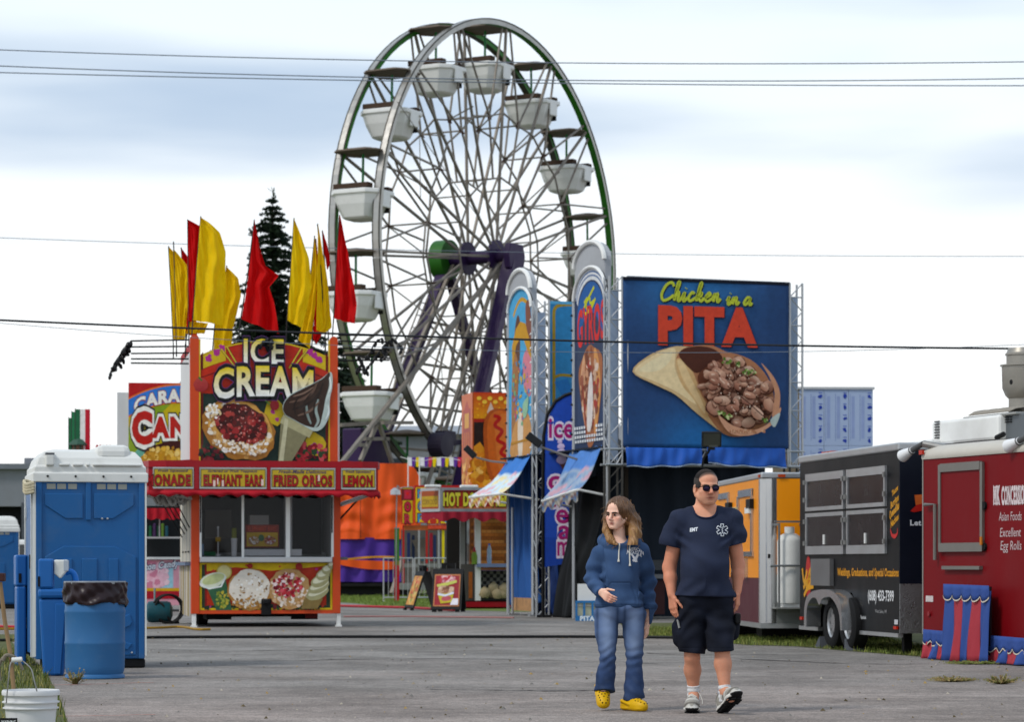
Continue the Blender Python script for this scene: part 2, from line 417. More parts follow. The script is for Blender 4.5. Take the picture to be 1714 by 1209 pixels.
GRASS_SOIL = mat('grass_soil','#5d6238',.95,0,.35,4,dirt=.6,dirtcol=(.10,.085,.05),ds=2)
def gp(px,py): Y = GY(py); return (PX(px,Y),Y)
def sheet(name,pts,m,z):
    return tag(MB().add([(x,y,z) for x,y in pts],[tuple(range(len(pts)))]).build(name,m),kind='structure')
def inside(x,y,P):
    c = False; j = len(P) - 1
    for i in range(len(P)):
        if (P[i][1] > y) != (P[j][1] > y) and x < (P[j][0] - P[i][0]) * (y - P[i][1]) / (P[j][1] - P[i][1]) + P[i][0]: c = not c
        j = i
    return c
BLADE = mat('grass_blade',attr=True,rough=.75,var=.15,vs=2)
def blades(name,P,n,h,w,cols,fringe=.0):
    mb = MB(); xs = [p[0] for p in P]; ys = [p[1] for p in P]; k = 0; t = 0
    while k < n and t < n * 8:
        t += 1; x,y = random.uniform(min(xs),max(xs)),random.uniform(min(ys),max(ys))
        x += random.gauss(0,fringe); y += random.gauss(0,fringe)
        if not inside(x,y,P): continue
        # patchy growth
        q = .5 + .5 * math.sin(x * 2.3 + 1.7 * math.sin(y * 1.1)) * math.sin(y * 1.9 + x)
        if random.random() > .35 + .65 * q: continue
        k += 1; a = random.uniform(0,6.283); hh = h * random.uniform(.4,1.25) * (.6 + .6 * q); b = random.uniform(0,.7) * hh
        dx,dy = math.cos(a) * w / 2,math.sin(a) * w / 2; lx,ly = math.cos(a + 1.2) * b,math.sin(a + 1.2) * b
        c = lin(random.choice(cols)); g = random.uniform(.75,1.2); c = tuple(min(v * g,1) for v in c)
        mb.add([(x - dx,y - dy,0),(x + dx,y + dy,0),(x + lx * .45 + dx * .6,y + ly * .45 + dy * .6,hh * .6),(x + lx,y + ly,hh)],[(0,1,2),(0,2,3)],0,c)
    return tag(mb.build(name,BLADE),kind='stuff')
V1 = [(-12,10),(-3.0,10)] + [gp(*p) for p in ((122,1260),(113,1209),(98,1166),(80,1132),(52,1102),(30,1084),(12,1070))] + [(-7.4,42),(-12,42)]
sheet('grass_verge',V1,GRASS_SOIL,.004)
gcols = ['#6d7a3a','#7d8443','#5c6a31','#93904f','#a59a62','#4f5f2c']
blades('grass',[p for p in V1 if p[0] > -11] + [(-6.6,40),(-6.0,14),(-4.0,13)],9000,.085,.010,gcols,.05)
V2 = [gp(*p) for p in ((1060,1066),(1160,1072),(1250,1081),(1330,1083),(1420,1091),(1550,1101),(1640,1106),(1760,1122))] + [(16,31),(16,52),(2.0,50)]
sheet('grass_verge',V2,GRASS_SOIL,.004)
blades('grass',[gp(*p) for p in ((1060,1066),(1160,1072),(1250,1081),(1330,1083),(1420,1091),(1550,1101))] + [(5.4,33),(5.6,44),(2.2,46)],17000,.075,.012,['#7c8a47','#8b9550','#69783b','#9c9c5c','#5d6d35'],.05)
V3 = [(-14,78),(-6.2,82),(-4.4,75),(-2.8,66.5),(0,62),(6,62),(6,140),(-40,140),(-40,96)]
sheet('lawn',V3,mat('lawn_turf','#6f7f3f',.95,0,.25,1.5,bump=.6,bs=25,dirt=.3,dirtcol=(.12,.12,.05)),.004)
blades('grass',[(-9,79),(-6.2,82),(-4.4,75),(-2.8,66.5),(-1.5,66),(-2,92),(-10,92)],9000,.09,.02,['#7c8f46','#8a9b50','#6c803c'],.1)

# cracks and tape lines: thin sheets on the asphalt
def ribbon(name,pts,w,m,z=.008,jit=0.0,label=None,cat=None):
    P = spline(pts,8); L_,R_ = [],[]
    for i,p in enumerate(P):
        a,b = Vector(P[max(i-1,0)]),Vector(P[min(i+1,len(P)-1)]); d = (b - a).normalized(); nn = Vector((-d.y,d.x)) * w / 2 * random.uniform(1 - jit,1 + jit)
        q = Vector(p) + Vector((random.gauss(0,jit * .03),random.gauss(0,jit * .03))); L_.append((q.x + nn.x,q.y + nn.y,z)); R_.append((q.x - nn.x,q.y - nn.y,z))
    n = len(L_); return MB().add(L_ + R_,[(n + i,n + i + 1,i + 1,i) for i in range(n - 1)]).build(name,m)
CRACK = mat('crack_tar','#4a4644',.9,0,.25,8)
for pts in ([(430,1108),(700,1104),(900,1106),(1100,1112)],[(1080,1094),(1160,1098),(1300,1097)],[(720,1155),(900,1158),(1000,1157)],[(250,1088),(420,1090),(640,1087)],[(1230,1104),(1420,1112),(1560,1113)]):
    tag(ribbon('pavement_crack',[gp(*p) for p in pts],.05,CRACK,.0045,.8),kind='structure')
tag(ribbon('chalk_line',[gp(*p) for p in ((60,1149),(160,1147),(260,1144))],.025,mat('orange_marking','#b4563a',.9,0,.3,6),.006,.3),kind='structure')
tag(ribbon('chalk_line',[gp(*p) for p in ((95,1201),(170,1200),(260,1198))],.02,MATS['orange_marking'],.006,.4),kind='structure')
def hose(name,pts,r,m,label,cat):
    P = [(*gp(*p),r) for p in pts]
    return tag(MB().tube(spline(P,10),r,8).build(name,m,smooth=True),label,cat)
hose('power_cable',[(-60,1076),(120,1073),(250,1070),(500,1069),(800,1069),(1000,1069),(1180,1071)],.022,BLACK,'long black power cable lying straight across the asphalt in front of the stands','cable')
hose('red_hose',[(-40,1050),(40,1052),(130,1050)],.022,mat('red_hose_rubber','#b5303a',.5,0,.1,6),'red hose on the asphalt at the left edge, behind the near blue toilet','hose')
hose('red_hose',[(540,1016),(620,1018),(690,1020),(760,1024)],.03,MATS['red_hose_rubber'],'bright red hose crossing from the ice cream stand to the sandwich boards','hose')
hose('pink_cord',[(575,1034),(700,1034),(860,1036)],.016,mat('pink_cord_rubber','#b0807c',.6,0,.1,6),'thin faded pink cord lying parallel to the kerbless road before the corn dog stand','cord')
hose('yellow_cord',[(-30,1056),(60,1055),(240,1054),(300,1052),(330,1056),(352,1056)],.02,mat('yellow_cord_rubber','#a8842c',.6,0,.1,6),'yellow extension cord on the ground left of the ice cream stand leg','cord')
# fallen bits on the tarmac
deb = MB()
for i in range(900):
    Y = random.uniform(18.9,44); x = random.uniform(-4.4,5.5) * Y / 24; s = random.choice((.005,.008,.012,.02)) * random.uniform(.6,1.3); a = random.uniform(0,3.14)
    c = lin(random.choice(['#9a8f7c','#6d6149','#b9b1a2','#5a5038','#a78f5d','#7d7a75']))
    deb.add([(x - s * math.cos(a),Y - s * math.sin(a),.004),(x + s * math.sin(a),Y - s * .7,.006),(x + s * math.cos(a),Y + s * math.sin(a),.005),(x,Y,.004 + s * .9)],[(0,1,3),(1,2,3),(2,0,3)],0,c)
tag(deb.build('gravel',BLADE),kind='stuff')
def weed(px,py,r,h,n,label,cols):
    x0,y0 = gp(px,py); mb = MB()
    for i in range(n):
        a = random.uniform(0,6.283); l = random.uniform(.3,1) * r; hh = h * random.uniform(.3,1) * (1.1 - l / r * .7)
        dx,dy = math.cos(a),math.sin(a); w = random.uniform(.004,.009); c = lin(random.choice(cols)); bx,by = x0 + dx * r * .15,y0 + dy * r * .15
        mb.add([(bx - dy * w,by + dx * w,0),(bx + dy * w,by - dx * w,0),(x0 + dx * l * .7,y0 + dy * l * .7,hh * .8),(x0 + dx * l,y0 + dy * l,hh)],[(0,1,2),(0,2,3)],0,c)
        for k in range(3):
            f = random.uniform(.4,1); p = Vector((x0 + dx * l * f,y0 + dy * l * f,hh * f)); s = .012
            mb.add([p,p + Vector((s,random.uniform(-s,s),s)),p + Vector((random.uniform(-s,s),s,s * 1.2))],[(0,1,2)],0,c)
    tag(mb.build('weed',BLADE),label,'weed')
wc = ['#7f7a4a','#8f7d52','#6c6c3a','#9a8a5f','#7a6047']
weed(126,1146,.12,.2,45,'scraggly brown weed at the foot of the blue barrel',wc)
weed(1592,1142,.28,.06,120,'flat dry weed patch on the tarmac, left of the taller tuft by the striped skirt',wc)
weed(1676,1146,.22,.11,70,'dry upright grass tuft on the tarmac below the striped skirt',wc)
weed(1628,1113,.4,.05,120,'low green weeds along the hem of the striped trailer skirt',['#5e6c33','#6f7a3c','#7d7a48'])
weed(1215,1160,.0801,.05,12,'single blade of dry straw on the tarmac behind the sneakers',wc)

# ---------------------------------------------------------------- far buildings
SIDING = mat('grey_metal_siding','#8f9298',.6,.1,.06,.8,dirt=.2)
fr = Frame(120,110,4)
b = fr.thing('warehouse','low grey metal warehouse behind the blue toilets, with a dark open bay','building')
x0,z0 = fr.x(-260),0; x1 = fr.x(420); zt = fr.p(60,786)[1]
xd = (fr.x(-60),fr.x(36)); zd = fr.p(20,848)[1]
w = MB(); w.box(x0,xd[0],0,12,0,zt); w.box(xd[0],xd[1],0,12,zd,zt); w.box(xd[1],x1,0,12,0,zt); w.box(xd[0],xd[1],6,12,0,zd)
w.build('wall',SIDING,b)
B('roof',mat('roof_grey','#7f838a',.6),b,x0 - .2,x1 + .2,-.25,12.2,zt,zt + .22)
B('door',mat('bay_shade','#22242a',.8),b,xd[0],xd[1],.8,.9,0,zd)  # dark sheet standing in for the unlit inside of the open bay
B('door_frame',mat('bay_frame','#5c6068',.6),b,xd[1] + .003,xd[1] + .16,-.06,-.003,0,zd + .15)
B('roof_vent',SIDING,b,fr.x(36),fr.x(52),1,1.8,zt + .22,zt + .5)
for k in range(24): B('panel_rib',SIDING,b,xd[1] + .9 + k * .75,xd[1] + .96 + k * .75,-.03,-.002,.1,zt)
fr = Frame(690,135,-6)
b = fr.thing('shed_building','long grey shed with a shallow roof behind the ferris wheel','building')
x0,x1 = fr.x(520),fr.x(1010); ze = fr.p(650,728)[1]; zr = fr.p(680,703)[1]
B('wall',mat('shed_wall','#8a8c90',.7,0,.06,.6,dirt=.2),b,x0,x1,0,16,0,ze)
rf = MB(); rf.prism([(-.4,ze),(16.4,ze),(8,ze + .85),],x0 - .4,x1 + .4,M=Matrix(((0,1,0,0),(1,0,0,0),(0,0,1,0),(0,0,0,1))))
rf.build('roof',mat('shed_roof','#9b9ea3',.5,.2,.06,.5),b)
for k in range(7): B('window',mat('shed_window','#3c4248',.2),b,x0 + 2 + k * 2,x0 + 3.1 + k * 2,-.04,-.002,ze - 2.2,ze - 1.2)
# building wrapped in printed foam board, behind the trailers
fr = Frame(1400,58,3)
b = fr.thing('unfinished_building','boxy building clad in pale blue printed insulation board, rising behind the black trailer','building')
x0,x1 = fr.x(1338),fr.x(1461); zt = fr.p(1400,652)[1]
FOAM = mat('foam_board','#aebdd6',.6,0,.04,2)
B('core',mat('stud_wall','#7b6f5c',.8),b,x0 + .02,x1 - .02,.03,4,0,zt - .02)
n = 3; wd = (x1 - x0) / n
for i in range(n):
    for j in range(2):
        za,zb = zt - 1.22 * (j + 1) + .006,zt - 1.22 * j
        p = B('foam_panel',FOAM,b,x0 + wd * i + .004,x0 + wd * (i + 1) - .004,-.02,.03,za,zb)
        a = Art(-.0205)
        for c0 in (.12,.52):
            a.rect(x0 + wd * (i + c0),x0 + wd * (i + c0 + .13),za + .15,zb - .15,'#9aa9cc'); a.rect(x0 + wd * (i + c0 - .06),x0 + wd * (i + c0 - .045),za + .1,zb - .1,'#7f90c0')
        for q in range(5):
            zz = za + .1 + q * .24
            a.ell(x0 + wd * (i + .85),zz,.05,.035,'#2f48a8',random.uniform(0,180),8,.3); a.rect(x0 + wd * (i + .78),x0 + wd * (i + .92),zz + .07,zz + .085,'#5a6fbe')
        a.build('board_print',p,mat('foam_print',attr=True,rough=.6))
B('cap',ALU,b,x0 - .03,x1 + .03,-.05,4,zt,zt + .05)

# ---------------------------------------------------------------- spruce
def spruce(px,Y,ztop,label,prof,seed):
    random.seed(seed); x0 = PX(px,Y); t = thing('spruce_tree',label,'tree',(x0,Y,0))
    MB().tube([(0,0,0),(.05,0,ztop * .5),(0,0,ztop)],[.28,.16,.02],10).build('trunk',mat('spruce_bark','#4a4038',.9,0,.3,4),t,smooth=True)
    mb = MB(); z = ztop - .15; cols = ['#26352a','#2e4030','#1e2b22','#384a34','#46563c']
    def rad(zz):
        for (za,ra),(zb,rb) in zip(prof,prof[1:]):
            if za >= zz >= zb: return ra + (rb - ra) * (za - zz) / (za - zb)
        return prof[-1][1]
    for k in range(30):    # leader
        zz = ztop - random.uniform(-.35,.9); a = random.uniform(0,6.28); l = random.uniform(.06,.26)
        mb.add([(0,0,zz - .1),(math.cos(a) * l,math.sin(a) * l,zz + .12),(math.cos(a) * l * .7 + .05,math.sin(a) * l * .7,zz - .02)],[(0,1,2)],0,lin(random.choice(cols)))
    while z > 1.0:
        rr = rad(z); nb = random.randint(7,9) + (3 if rr > 2 else 0); a0 = random.uniform(0,6.28)
        for i in range(nb):
            a = a0 + i * 6.283 / nb + random.uniform(-.25,.25); L_ = rr * random.uniform(.45,1.28); dx,dy = math.cos(a),math.sin(a)
            rise = random.uniform(.05,.2) * L_; m = max(5,int(L_ * 11)); tw = .17 + .30 * min(L_,2.4) * .62
            for j in range(m):
                f = (j + random.random()) / m; zz = z + rise * math.sin(f * 3.0) - f * f * L_ * .28 + (.12 * L_ * max(f - .75,0) * 4)
                p = Vector((dx * L_ * f,dy * L_ * f,zz)); sp = tw * (1 - f * .6) * random.uniform(.6,1.2)
                for s_ in (-1,1):
                    for q in range(3):
                        e = p + Vector((dx * sp * random.uniform(.3,.7) - dy * sp * s_ * random.uniform(.4,1),dy * sp * random.uniform(.3,.7) + dx * sp * s_ * random.uniform(.4,1),-random.uniform(.02,.42) * sp))
                        wv = Vector((dx * .07,dy * .07,random.uniform(.03,.09)))
                        mb.add([p - wv,p + wv,e],[(0,1,2)],0,lin(random.choice(cols)))
                    mb.add([p + Vector((-dy * .05 * s_,dx * .05 * s_,.03)),p + Vector((dx * .12,dy * .12,0)),p + Vector((random.uniform(-.08,.08),random.uniform(-.08,.08),-sp * random.uniform(.4,.9)))],[(0,1,2)],0,lin(random.choice(cols)))
        z -= random.uniform(.17,.30) + .03 * rr
    mb.build('crown',BLADE,t)
k = 112 / 4500
spruce(456,112,CAMH + (945 - 330) * k,'tall dark spruce standing behind the flags of the ice cream stand',
       [(20,.05),(CAMH + (945 - 330) * k,.12),(CAMH + (945 - 375) * k,.75),(CAMH + (945 - 430) * k,1.0),(CAMH + (945 - 500) * k,1.35),(CAMH + (945 - 560) * k,2.2),(CAMH + (945 - 620) * k,3.5),(CAMH + (945 - 720) * k,4.6),(0,5)],5)
spruce(575,122,CAMH + (945 - 560) * 122 / 4500,'shorter dark spruce half hidden behind the left rim of the ferris wheel',[(20,.05),(CAMH + 385 * 122 / 4500,.2),(9.5,1.0),(6,1.6),(3,2.2),(0,2.4)],9)
random.seed(11)

# ---------------------------------------------------------------- overhead wires
WIRE = mat('black_wire','#2a2c30',.6); WIREG = mat('grey_wire','#7d8690',.5)
def wire(Y,pts,r,m,label):
    (xa,ya),(xb,yb),(xc,yc) = pts     # a sagging parabola through three sightings
    A = np.array([[x * x,x,1] for x in (xa,xb,xc)]); q = np.linalg.solve(A,np.array([ya,yb,yc]))
    P = [(PX(x,Y),Y,PZ(q[0] * x * x + q[1] * x + q[2],Y)) for x in np.linspace(-900,2600,60)]
    tag(MB().tube(P,r,6).build('power_line',m,smooth=True),label,'power line')
wire(38,((0,536),(857,568),(1714,584)),.016,WIRE,'thick black power line sagging across the stands, lowest of the wires')
wire(41,((0,541),(1250,590),(1714,577)),.005,WIREG,'faint thin wire just under the thick black line')
wire(62,((0,398),(857,422),(1714,429)),.008,WIREG,'thin grey wire crossing at the height of the wheel hub')
wire(58,((0,83),(857,104),(1714,103)),.012,WIREG,'topmost wire, across the crown of the ferris wheel')
wire(60,((0,110),(857,133),(1714,131)),.013,WIREG,'upper wire of the close pair across the wheel')
wire(61,((0,121),(857,138),(1714,143)),.013,WIREG,'lower wire of the close pair across the wheel')
# ================================================================== ice cream stand
ORANGE = mat('orange_paint','#d2562f',.45,0,.06,3,dirt=.18,dirtcol=(.25,.12,.07))
REDP = mat('red_trim','#a51c28',.45,0,.07,4,dirt=.15)
REDV = mat('red_valance','#b3202e',.7,0,.1,6)
INT = mat('stand_interior','#77756d',.7,0,.08,2)
GLS = glass('window_glass',alpha_t=.82,rough=.03)
fr = Frame(445,47,10)
st = fr.thing('ice_cream_stand','ice cream concession stand with red marquee and big ICE CREAM sign','food stand')
X = fr.x; Zp = lambda py,d=0: fr.p(445,py,d)[1]
xl,xr = X(320),X(570); D = 3.6
# body
zf,zs,zw = Zp(1028),Zp(938),Zp(822)
B('floor',DARK,st,xl + .02,xr - .02,.14,D,zf,zf + .1)
B('rear_wall',INT,st,xl + .02,xr - .02,2.2,2.26,zf + .1,zw + .3)
B('ceiling',INT,st,xl + .02,xr - .02,.1,2.2,zw + .05,zw + .1)
B('side_wall',WHITE,st,xr - .07,xr - .02,.14,D,zf,zw + .3)
# weathered left flank: boards that can be told apart
FLANK = [mat('flank_board_%s' % n,c,.8,0,.22,4,stretch=(6,6,.6),dirt=.5,dirtcol=(.2,.15,.1),ds=2) for n,c in (('grey','#b9b5ad'),('tan','#b8a48a'),('cream','#cfc9bb'),('ochre','#a9976a'))]
for i in range(9):
    y0 = .14 + i * .39
    B('side_board',FLANK[(i * 3) % 4],st,xl - .01 - .004 * (i % 3),xl + .03,y0,y0 + .38,zf - .05,zs - .1)
    B('side_panel',FLANK[2 if i % 3 else 0],st,xl - .004 * (i % 2),xl + .03,y0 + .01,y0 + .37,zs - .03,zw + .2)
B('side_ledge',mat('blue_grey_ledge','#6d7f95',.6),st,xl - .1,xl + .03,.14,D,zs - .095,zs - .04)
for i,px in enumerate((262,274,290)):
    B('latch',BLACK,st,xl - .03,xl - .01,.5 + i * .9,.6 + i * .9,zs + .13,zs + .16)
# posts, sill, lower panel
for a,b_ in ((320,334),(557,570)):
    B('corner_post',ORANGE,st,X(a),X(b_),0,.14,zf,zw,bevel=.008)
B('bottom_rail',ORANGE,st,X(334) + .002,X(557) - .002,.01,.1,zf,zf + .06)
B('counter',ALU,st,X(332) + .02,X(557) - .02,-.13,.22,Zp(942),Zp(933),bevel=.01)
B('lower_panel',mat('panel_backing','#c9b23c',.5),st,X(334) + .003,X(557) - .003,.03,.09,zf + .062,Zp(942) - .004)
pa = Art(.0295); ax = lambda px: fr.x(px,.03); az = lambda py: fr.p(445,py,.03)[1]
x0,x1,z0,z1 = X(335),X(556),zf + .07,Zp(943)
pa.rect(x0,x1,z0,z1,'#d9c22e'); pa.rect(x0 + .03,x1 - .03,z0 + .03,z1 - .03,'#2f3f2a')
pa.rect(ax(346),ax(546),az(1014),az(946),'#b8381f'); pa.poly([(ax(346),az(957)),(ax(395),az(950)),(ax(455),az(956)),(ax(546),az(948)),(ax(546),az(945)),(ax(346),az(945))],'#dcc12c')
pa.poly([(ax(346),az(1014)),(ax(346),az(945)),(ax(343),az(945)),(ax(343),az(1020))],'#8c1d1a')
for px,py in ((357,956),(386,952),(536,1006),(540,1016),(352,1016),(412,947),(530,953),(468,949),(378,1012),(503,950)): pa.ell(ax(px),az(py),.025,.02,random.choice(['#c03a9a','#d04a3a']),20,5,.3)
pa.blobs(ax(445),az(1018),1.05,.05,90,.03,['#7a2a30','#30502e','#8f3a2a','#223a28'])
s = 1 / 95.7
# lemonade cup
pa.poly([(ax(338),az(965)),(ax(376),az(963)),(ax(388),az(1022)),(ax(362),az(1022))],'#3e6b4c')
pa.ell(ax(375),az(958),13 * s,13 * s,'#c9b75a'); pa.ell(ax(375),az(958),11 * s,11 * s,'#ddd6a0'); pa.ell(ax(356),az(972),23 * s,12 * s,'#dfe3d0',18)
pa.ell(ax(357),az(970),19 * s,8 * s,'#c8cf9c',18); pa.stroke([(ax(337),az(980)),(ax(350),az(986)),(ax(370),az(982)),(ax(378),az(966))],.03,'#e3e8e4'); pa.stroke([(ax(320),az(970)),(ax(340),az(981))],.035,'#ece9e6')
pa.blobs(ax(371),az(1004),.12,.15,60,.025,['#8a9a3f','#a8b052','#5f7f3e','#c8b84e'])
# funnel cakes
pa.ell(ax(418),az(988),37 * s,35 * s,'#b98a4c',0,28,.04); pa.ell(ax(418),az(985),34 * s,31 * s,'#e9e2d6',0,28,.05)
pa.blobs(ax(418),az(986),30 * s,27 * s,70,.022,['#b58f5f','#8d6a3e','#cdb896','#f5f3ee','#f5f3ee'],aspect=.4); pa.blobs(ax(418),az(1010),30 * s,8 * s,50,.028,['#a67a3e','#c79a58','#e4dccd'])
pa.ell(ax(484),az(986),34 * s,34 * s,'#c09a68',0,28,.05); pa.blobs(ax(484),az(990),31 * s,31 * s,130,.03,['#d9b890','#f0e6da','#bf8f58','#e8d4c0']); pa.blobs(ax(481),az(980),24 * s,20 * s,120,.032,['#9c1f2e','#c23a45','#7a1524','#d8606a','#f2dede'])
# soft ice cone
pa.poly([(ax(510),az(1000)),(ax(540),az(1003)),(ax(531),az(1020)),(ax(503),az(1020))],'#8f7a4a')
for px,py,rx,rz in ((531,993,20,11),(533,983,19,10),(535,973,16,10),(540,963,12,9),(546,955,8,8),(552,948,4,6)):
    pa.ell(ax(px),az(py),rx * s,rz * s,'#aaa67e',24,18,.03); pa.ell(ax(px + 1),az(py - 3),rx * s * .9,rz * s * .55,'#dcdac2',24,18,.03)
pa.ell(ax(500),az(949),6 * s,6 * s,'#a52b22'); pa.ell(ax(418),az(948),5 * s,4 * s,'#a52b22')
pa.build('printed_art',st)
# windows
zt = Zp(829)
for a,b_ in ((332.5,336),(403,407),(477,484),(553,557)):
    B('window_post',WHITE,st,X(a) + .015,X(b_) + .015,-.012,.05,Zp(933) + .001,zt)
B('window_head',WHITE,st,X(336) + .016,X(553) + .012,-.01,.05,zt + .001,zt + .04)
for a,b_ in ((336,403),(407,477),(484,553)):
    B('window_pane',GLS,st,X(a) + .017,X(b_) + .013,.02,.026,Zp(932),zt - .001)
# things on the counter and inside
def on(px,py,d): return fr.p(px,py,d)
def inside_box(name,lab,cat,m,px0,px1,py0,py1,d0,d1,art=None,bevel=.004):
    xa,za = on(px0,py1,d0); xb,zb = on(px1,py0,d0)
    t = thing(name,lab,cat,fr.o + fr.u * ((xa + xb) / 2) + fr.n * d0 + Vector((0,0,za)),fr.a)
    B('body',m,t,-(xb - xa) / 2,(xb - xa) / 2,0,d1 - d0,0,zb - za,bevel=bevel)
    return t,(xb - xa) / 2,zb - za
B('work_top',ALU,st,xl + .1,xr - .1,.25,.9,Zp(934) - .03,Zp(934))
B('back_counter',mat('prep_counter','#a9aaa6',.4,.3),st,xl + .1,xr - .1,1.5,2.19,zf + .1,Zp(925))
B('back_panel',mat('beige_board','#a19d92',.6),st,X(356),X(402),2.1,2.19,Zp(900),Zp(850))
B('column',WHITE,st,X(480) + .05,X(497),.9,1.1,Zp(930),zw + .05)
B('dark_sheet',mat('dark_sheet','#1f1d1d',.8),st,X(499),X(551),1.3,1.34,Zp(928),Zp(832))  # plain dark sheet behind the right pane
t,hw,hh = inside_box('stand_menu','small red and yellow funnel cake poster inside the window of the ice cream stand','sign',mat('poster_board','#8c3a22',.6),411,467,879,917,.3,.33)
a = Art(-.001); a.rect(-hw,hw,0,hh,'#8e2f1d'); a.rect(-hw + .02,hw - .02,.02,hh * .66,'#cfae2e'); a.text('ELEPHANT EARS',-hw * .85,hw * .85,hh * .72,hh * .93,'#c8502e',.02)
for q,c in ((-.5,['#efe9dc','#c7a46c','#f6f3ec']),(.45,['#c23a4a','#f0e4e0','#8d1d2c'])): a.ell(hw * q,hh * .3,hw * .36,hh * .2,'#b98a4c'); a.blobs(hw * q,hh * .32,hw * .3,hh * .16,40,.014,c)
a.ell(-.02,hh * .42,.05,.06,'#4f7a4e'); a.build('poster_print',t)
inside_box('cardboard_box','white cardboard box behind the menu poster on the ice cream counter','box',mat('box_card','#b9b6ae',.8),418,450,863,880,.6,.9)
inside_box('napkin_box','low white tray box at the foot of the menu poster','box',WHITE,409,505,920,931,.34,.6)
def cups(px,top,bot,r,lab,ncol):
    xa,za = on(px,bot,.35); zb = on(px,top,.35)[1]; t = thing('cup_stack',lab,'cup stack',fr.o + fr.u * xa + fr.n * .35 + Vector((0,0,za)),fr.a)
    h = zb - za
    MB().lathe([(r * .8,0),(r,h * .6),(r * 1.04,h * .61),(r * 1.04,h * .66)],14).build('cup',WHITE,t,smooth=True)
    m = MB(); z = h * .66
    while z < h: m.lathe([(r * .75,z),(r * .85,z + .02),(r * .55,z + .025)],12); z += .026
    m.build('lid',mat('lemon_lid',ncol,.5),t,smooth=True)
cups(392,886,932,.055,'tall stack of white cups with yellow green tops in the left window','#aab04a')
xa,za = on(365,932,.4); t = thing('lemon_pump','slim yellow and white dispenser stick in the left window of the ice cream stand','dispenser',fr.o + fr.u * xa + fr.n * .4 + Vector((0,0,za)),fr.a)
MB().lathe([(.04,0),(.04,.03),(.012,.04),(.012,.48),(.02,.49),(.018,.53)],10).build('rod',WHITE,t,smooth=True)
B('knob',mat('lemon_knob','#c9a52d',.5),t,-.045,.045,-.03,.03,.26,.34,bevel=.01)
inside_box('blue_bottle','pale blue tub by the left window post of the ice cream stand','tub',mat('pale_blue_plastic','#8fb3cf',.3),334,341,911,931,.3,.42)
inside_box('green_tray','green plastic tray on the counter in the left window','tray',mat('green_plastic','#2f7a4a',.5),341,361,924,931,.4,.7)
# legs, chassis, jockey box
for px in (321.5,564):
    B('leg',WHITE,st,X(px),X(px) + .07,.02,.1,.03,zf); B('leg_foot',WHITE,st,X(px) - .02,X(px) + .09,0,.12,0,.03)
B('chassis',DARK,st,xl + .3,xr - .35,.5,D - .2,.12,zf)
B('chassis_rail',ALU,st,X(390),X(490),.35,.42,zf - .12,zf - .06)
B('hitch_box',BLACK,st,X(437),X(454),-.02,.028,Zp(1031),Zp(1003),bevel=.02)
B('hitch_coupler',mat('black_steel','#232325',.35,.4),st,X(440),X(451),-.08,-.021,Zp(1012),Zp(1004),bevel=.02)
B('tail_light',mat('dull_red','#7b1d1c',.5),st,X(515),X(536),.45,.5,.14,.26)
wl = MB()
for yy in (1.9,): wl.lathe([(.30,-.1),(.33,-.07),(.33,.07),(.30,.1)],24,(xl + .3,yy,.33),M=Matrix.Rotation(R(90),4,'Y'))
wl.build('wheel',TYRE,st,smooth=True)
# upper sign case
zm0,zm1 = Zp(832,-.5),Zp(772,-.5)
ztop = Zp(562)
B('sign_side',mat('bleached_side','#d8d8d6',.6,0,.05,2,stretch=(1,1,.3),dirt=.35,dirtcol=(.45,.42,.38)),st,xl - .01,xl + .05,.1,D * .92,zw,Zp(589))
B('sign_side_cap',mat('red_cap','#b22024',.6),st,xl - .012,xl + .04,.2,D * .9,Zp(589) + .002,Zp(575))
B('sign_side',WHITE,st,xr - .06,xr - .005,.1,D * .92,zw,Zp(640))
for a_,b_ in ((318,333),(552,565)):
    m = MB(); xa,xb = X(a_),X(b_); r = (xb - xa) / 2; zc = ztop - r
    prof = [(xa,zw),(xb,zw),(xb,zc)] + [((xa + xb) / 2 + r * math.cos(R(t)),zc + r * math.sin(R(t)) * 1.0) for t in range(15,180,15)] + [(xa,zc)]
    m.prism(prof,-.03,.1); m.build('sign_post',ORANGE,st)
    m = MB(); (m.box(xb,xb + .025,-.028,.06,zw,zc) if a_ < 400 else m.box(xa - .025,xa,-.028,.06,zw,zc)); m.build('sign_post_edge',mat('gold_edge','#d8b83c',.5),st)
# arched face
arch = lambda px: 571 + ((px - 442) / 109.0) ** 2 * 26
pts = [(333,775)] + [(333,598)] + [(px,arch(px)) for px in np.linspace(340,545,16)] + [(552,598),(552,775)]
face = [(X(p),Zp(q)) for p,q in pts]
MB().prism(face,0,.08).build('sign_board',mat('sign_backing','#b83a22',.5),st)
pa = Art(-.001)
ax = lambda px: fr.x(px); az = lambda py: Zp(py)
pa.poly(face,'#bf2f1c')
pa.poly([(ax(333),az(772)),(ax(333),az(660)),(ax(345),az(648)),(ax(540),az(648)),(ax(552),az(660)),(ax(552),az(772))],'#23382f')
pa.poly([(ax(333),az(600)),(ax(340),az(590)),(ax(340),az(772)),(ax(333),az(772))],'#7a1c17'); pa.poly([(ax(545),az(590)),(ax(552),az(600)),(ax(552),az(772)),(ax(545),az(772))],'#7a1c17')
pa.rect(ax(333),ax(335.5),az(772),az(600),'#d9bd3a'); pa.rect(ax(549.5),ax(552),az(772),az(600),'#d9bd3a')
band = lambda a_,b_,o,w: pa.poly([(ax(p),az(arch(p) + o)) for p in np.linspace(a_,b_,8)] + [(ax(p),az(arch(p) + o + w)) for p in np.linspace(b_,a_,8)],'#d5bb33')
band(340,378,3,22); band(507,545,3,22); band(340,545,0,2.5)
for p,q in ((349,601),(363,590),(372,583),(519,589),(534,602),(527,595)): pa.ell(ax(p),az(q),.06,.06,'#b83a92',10,10,.35)
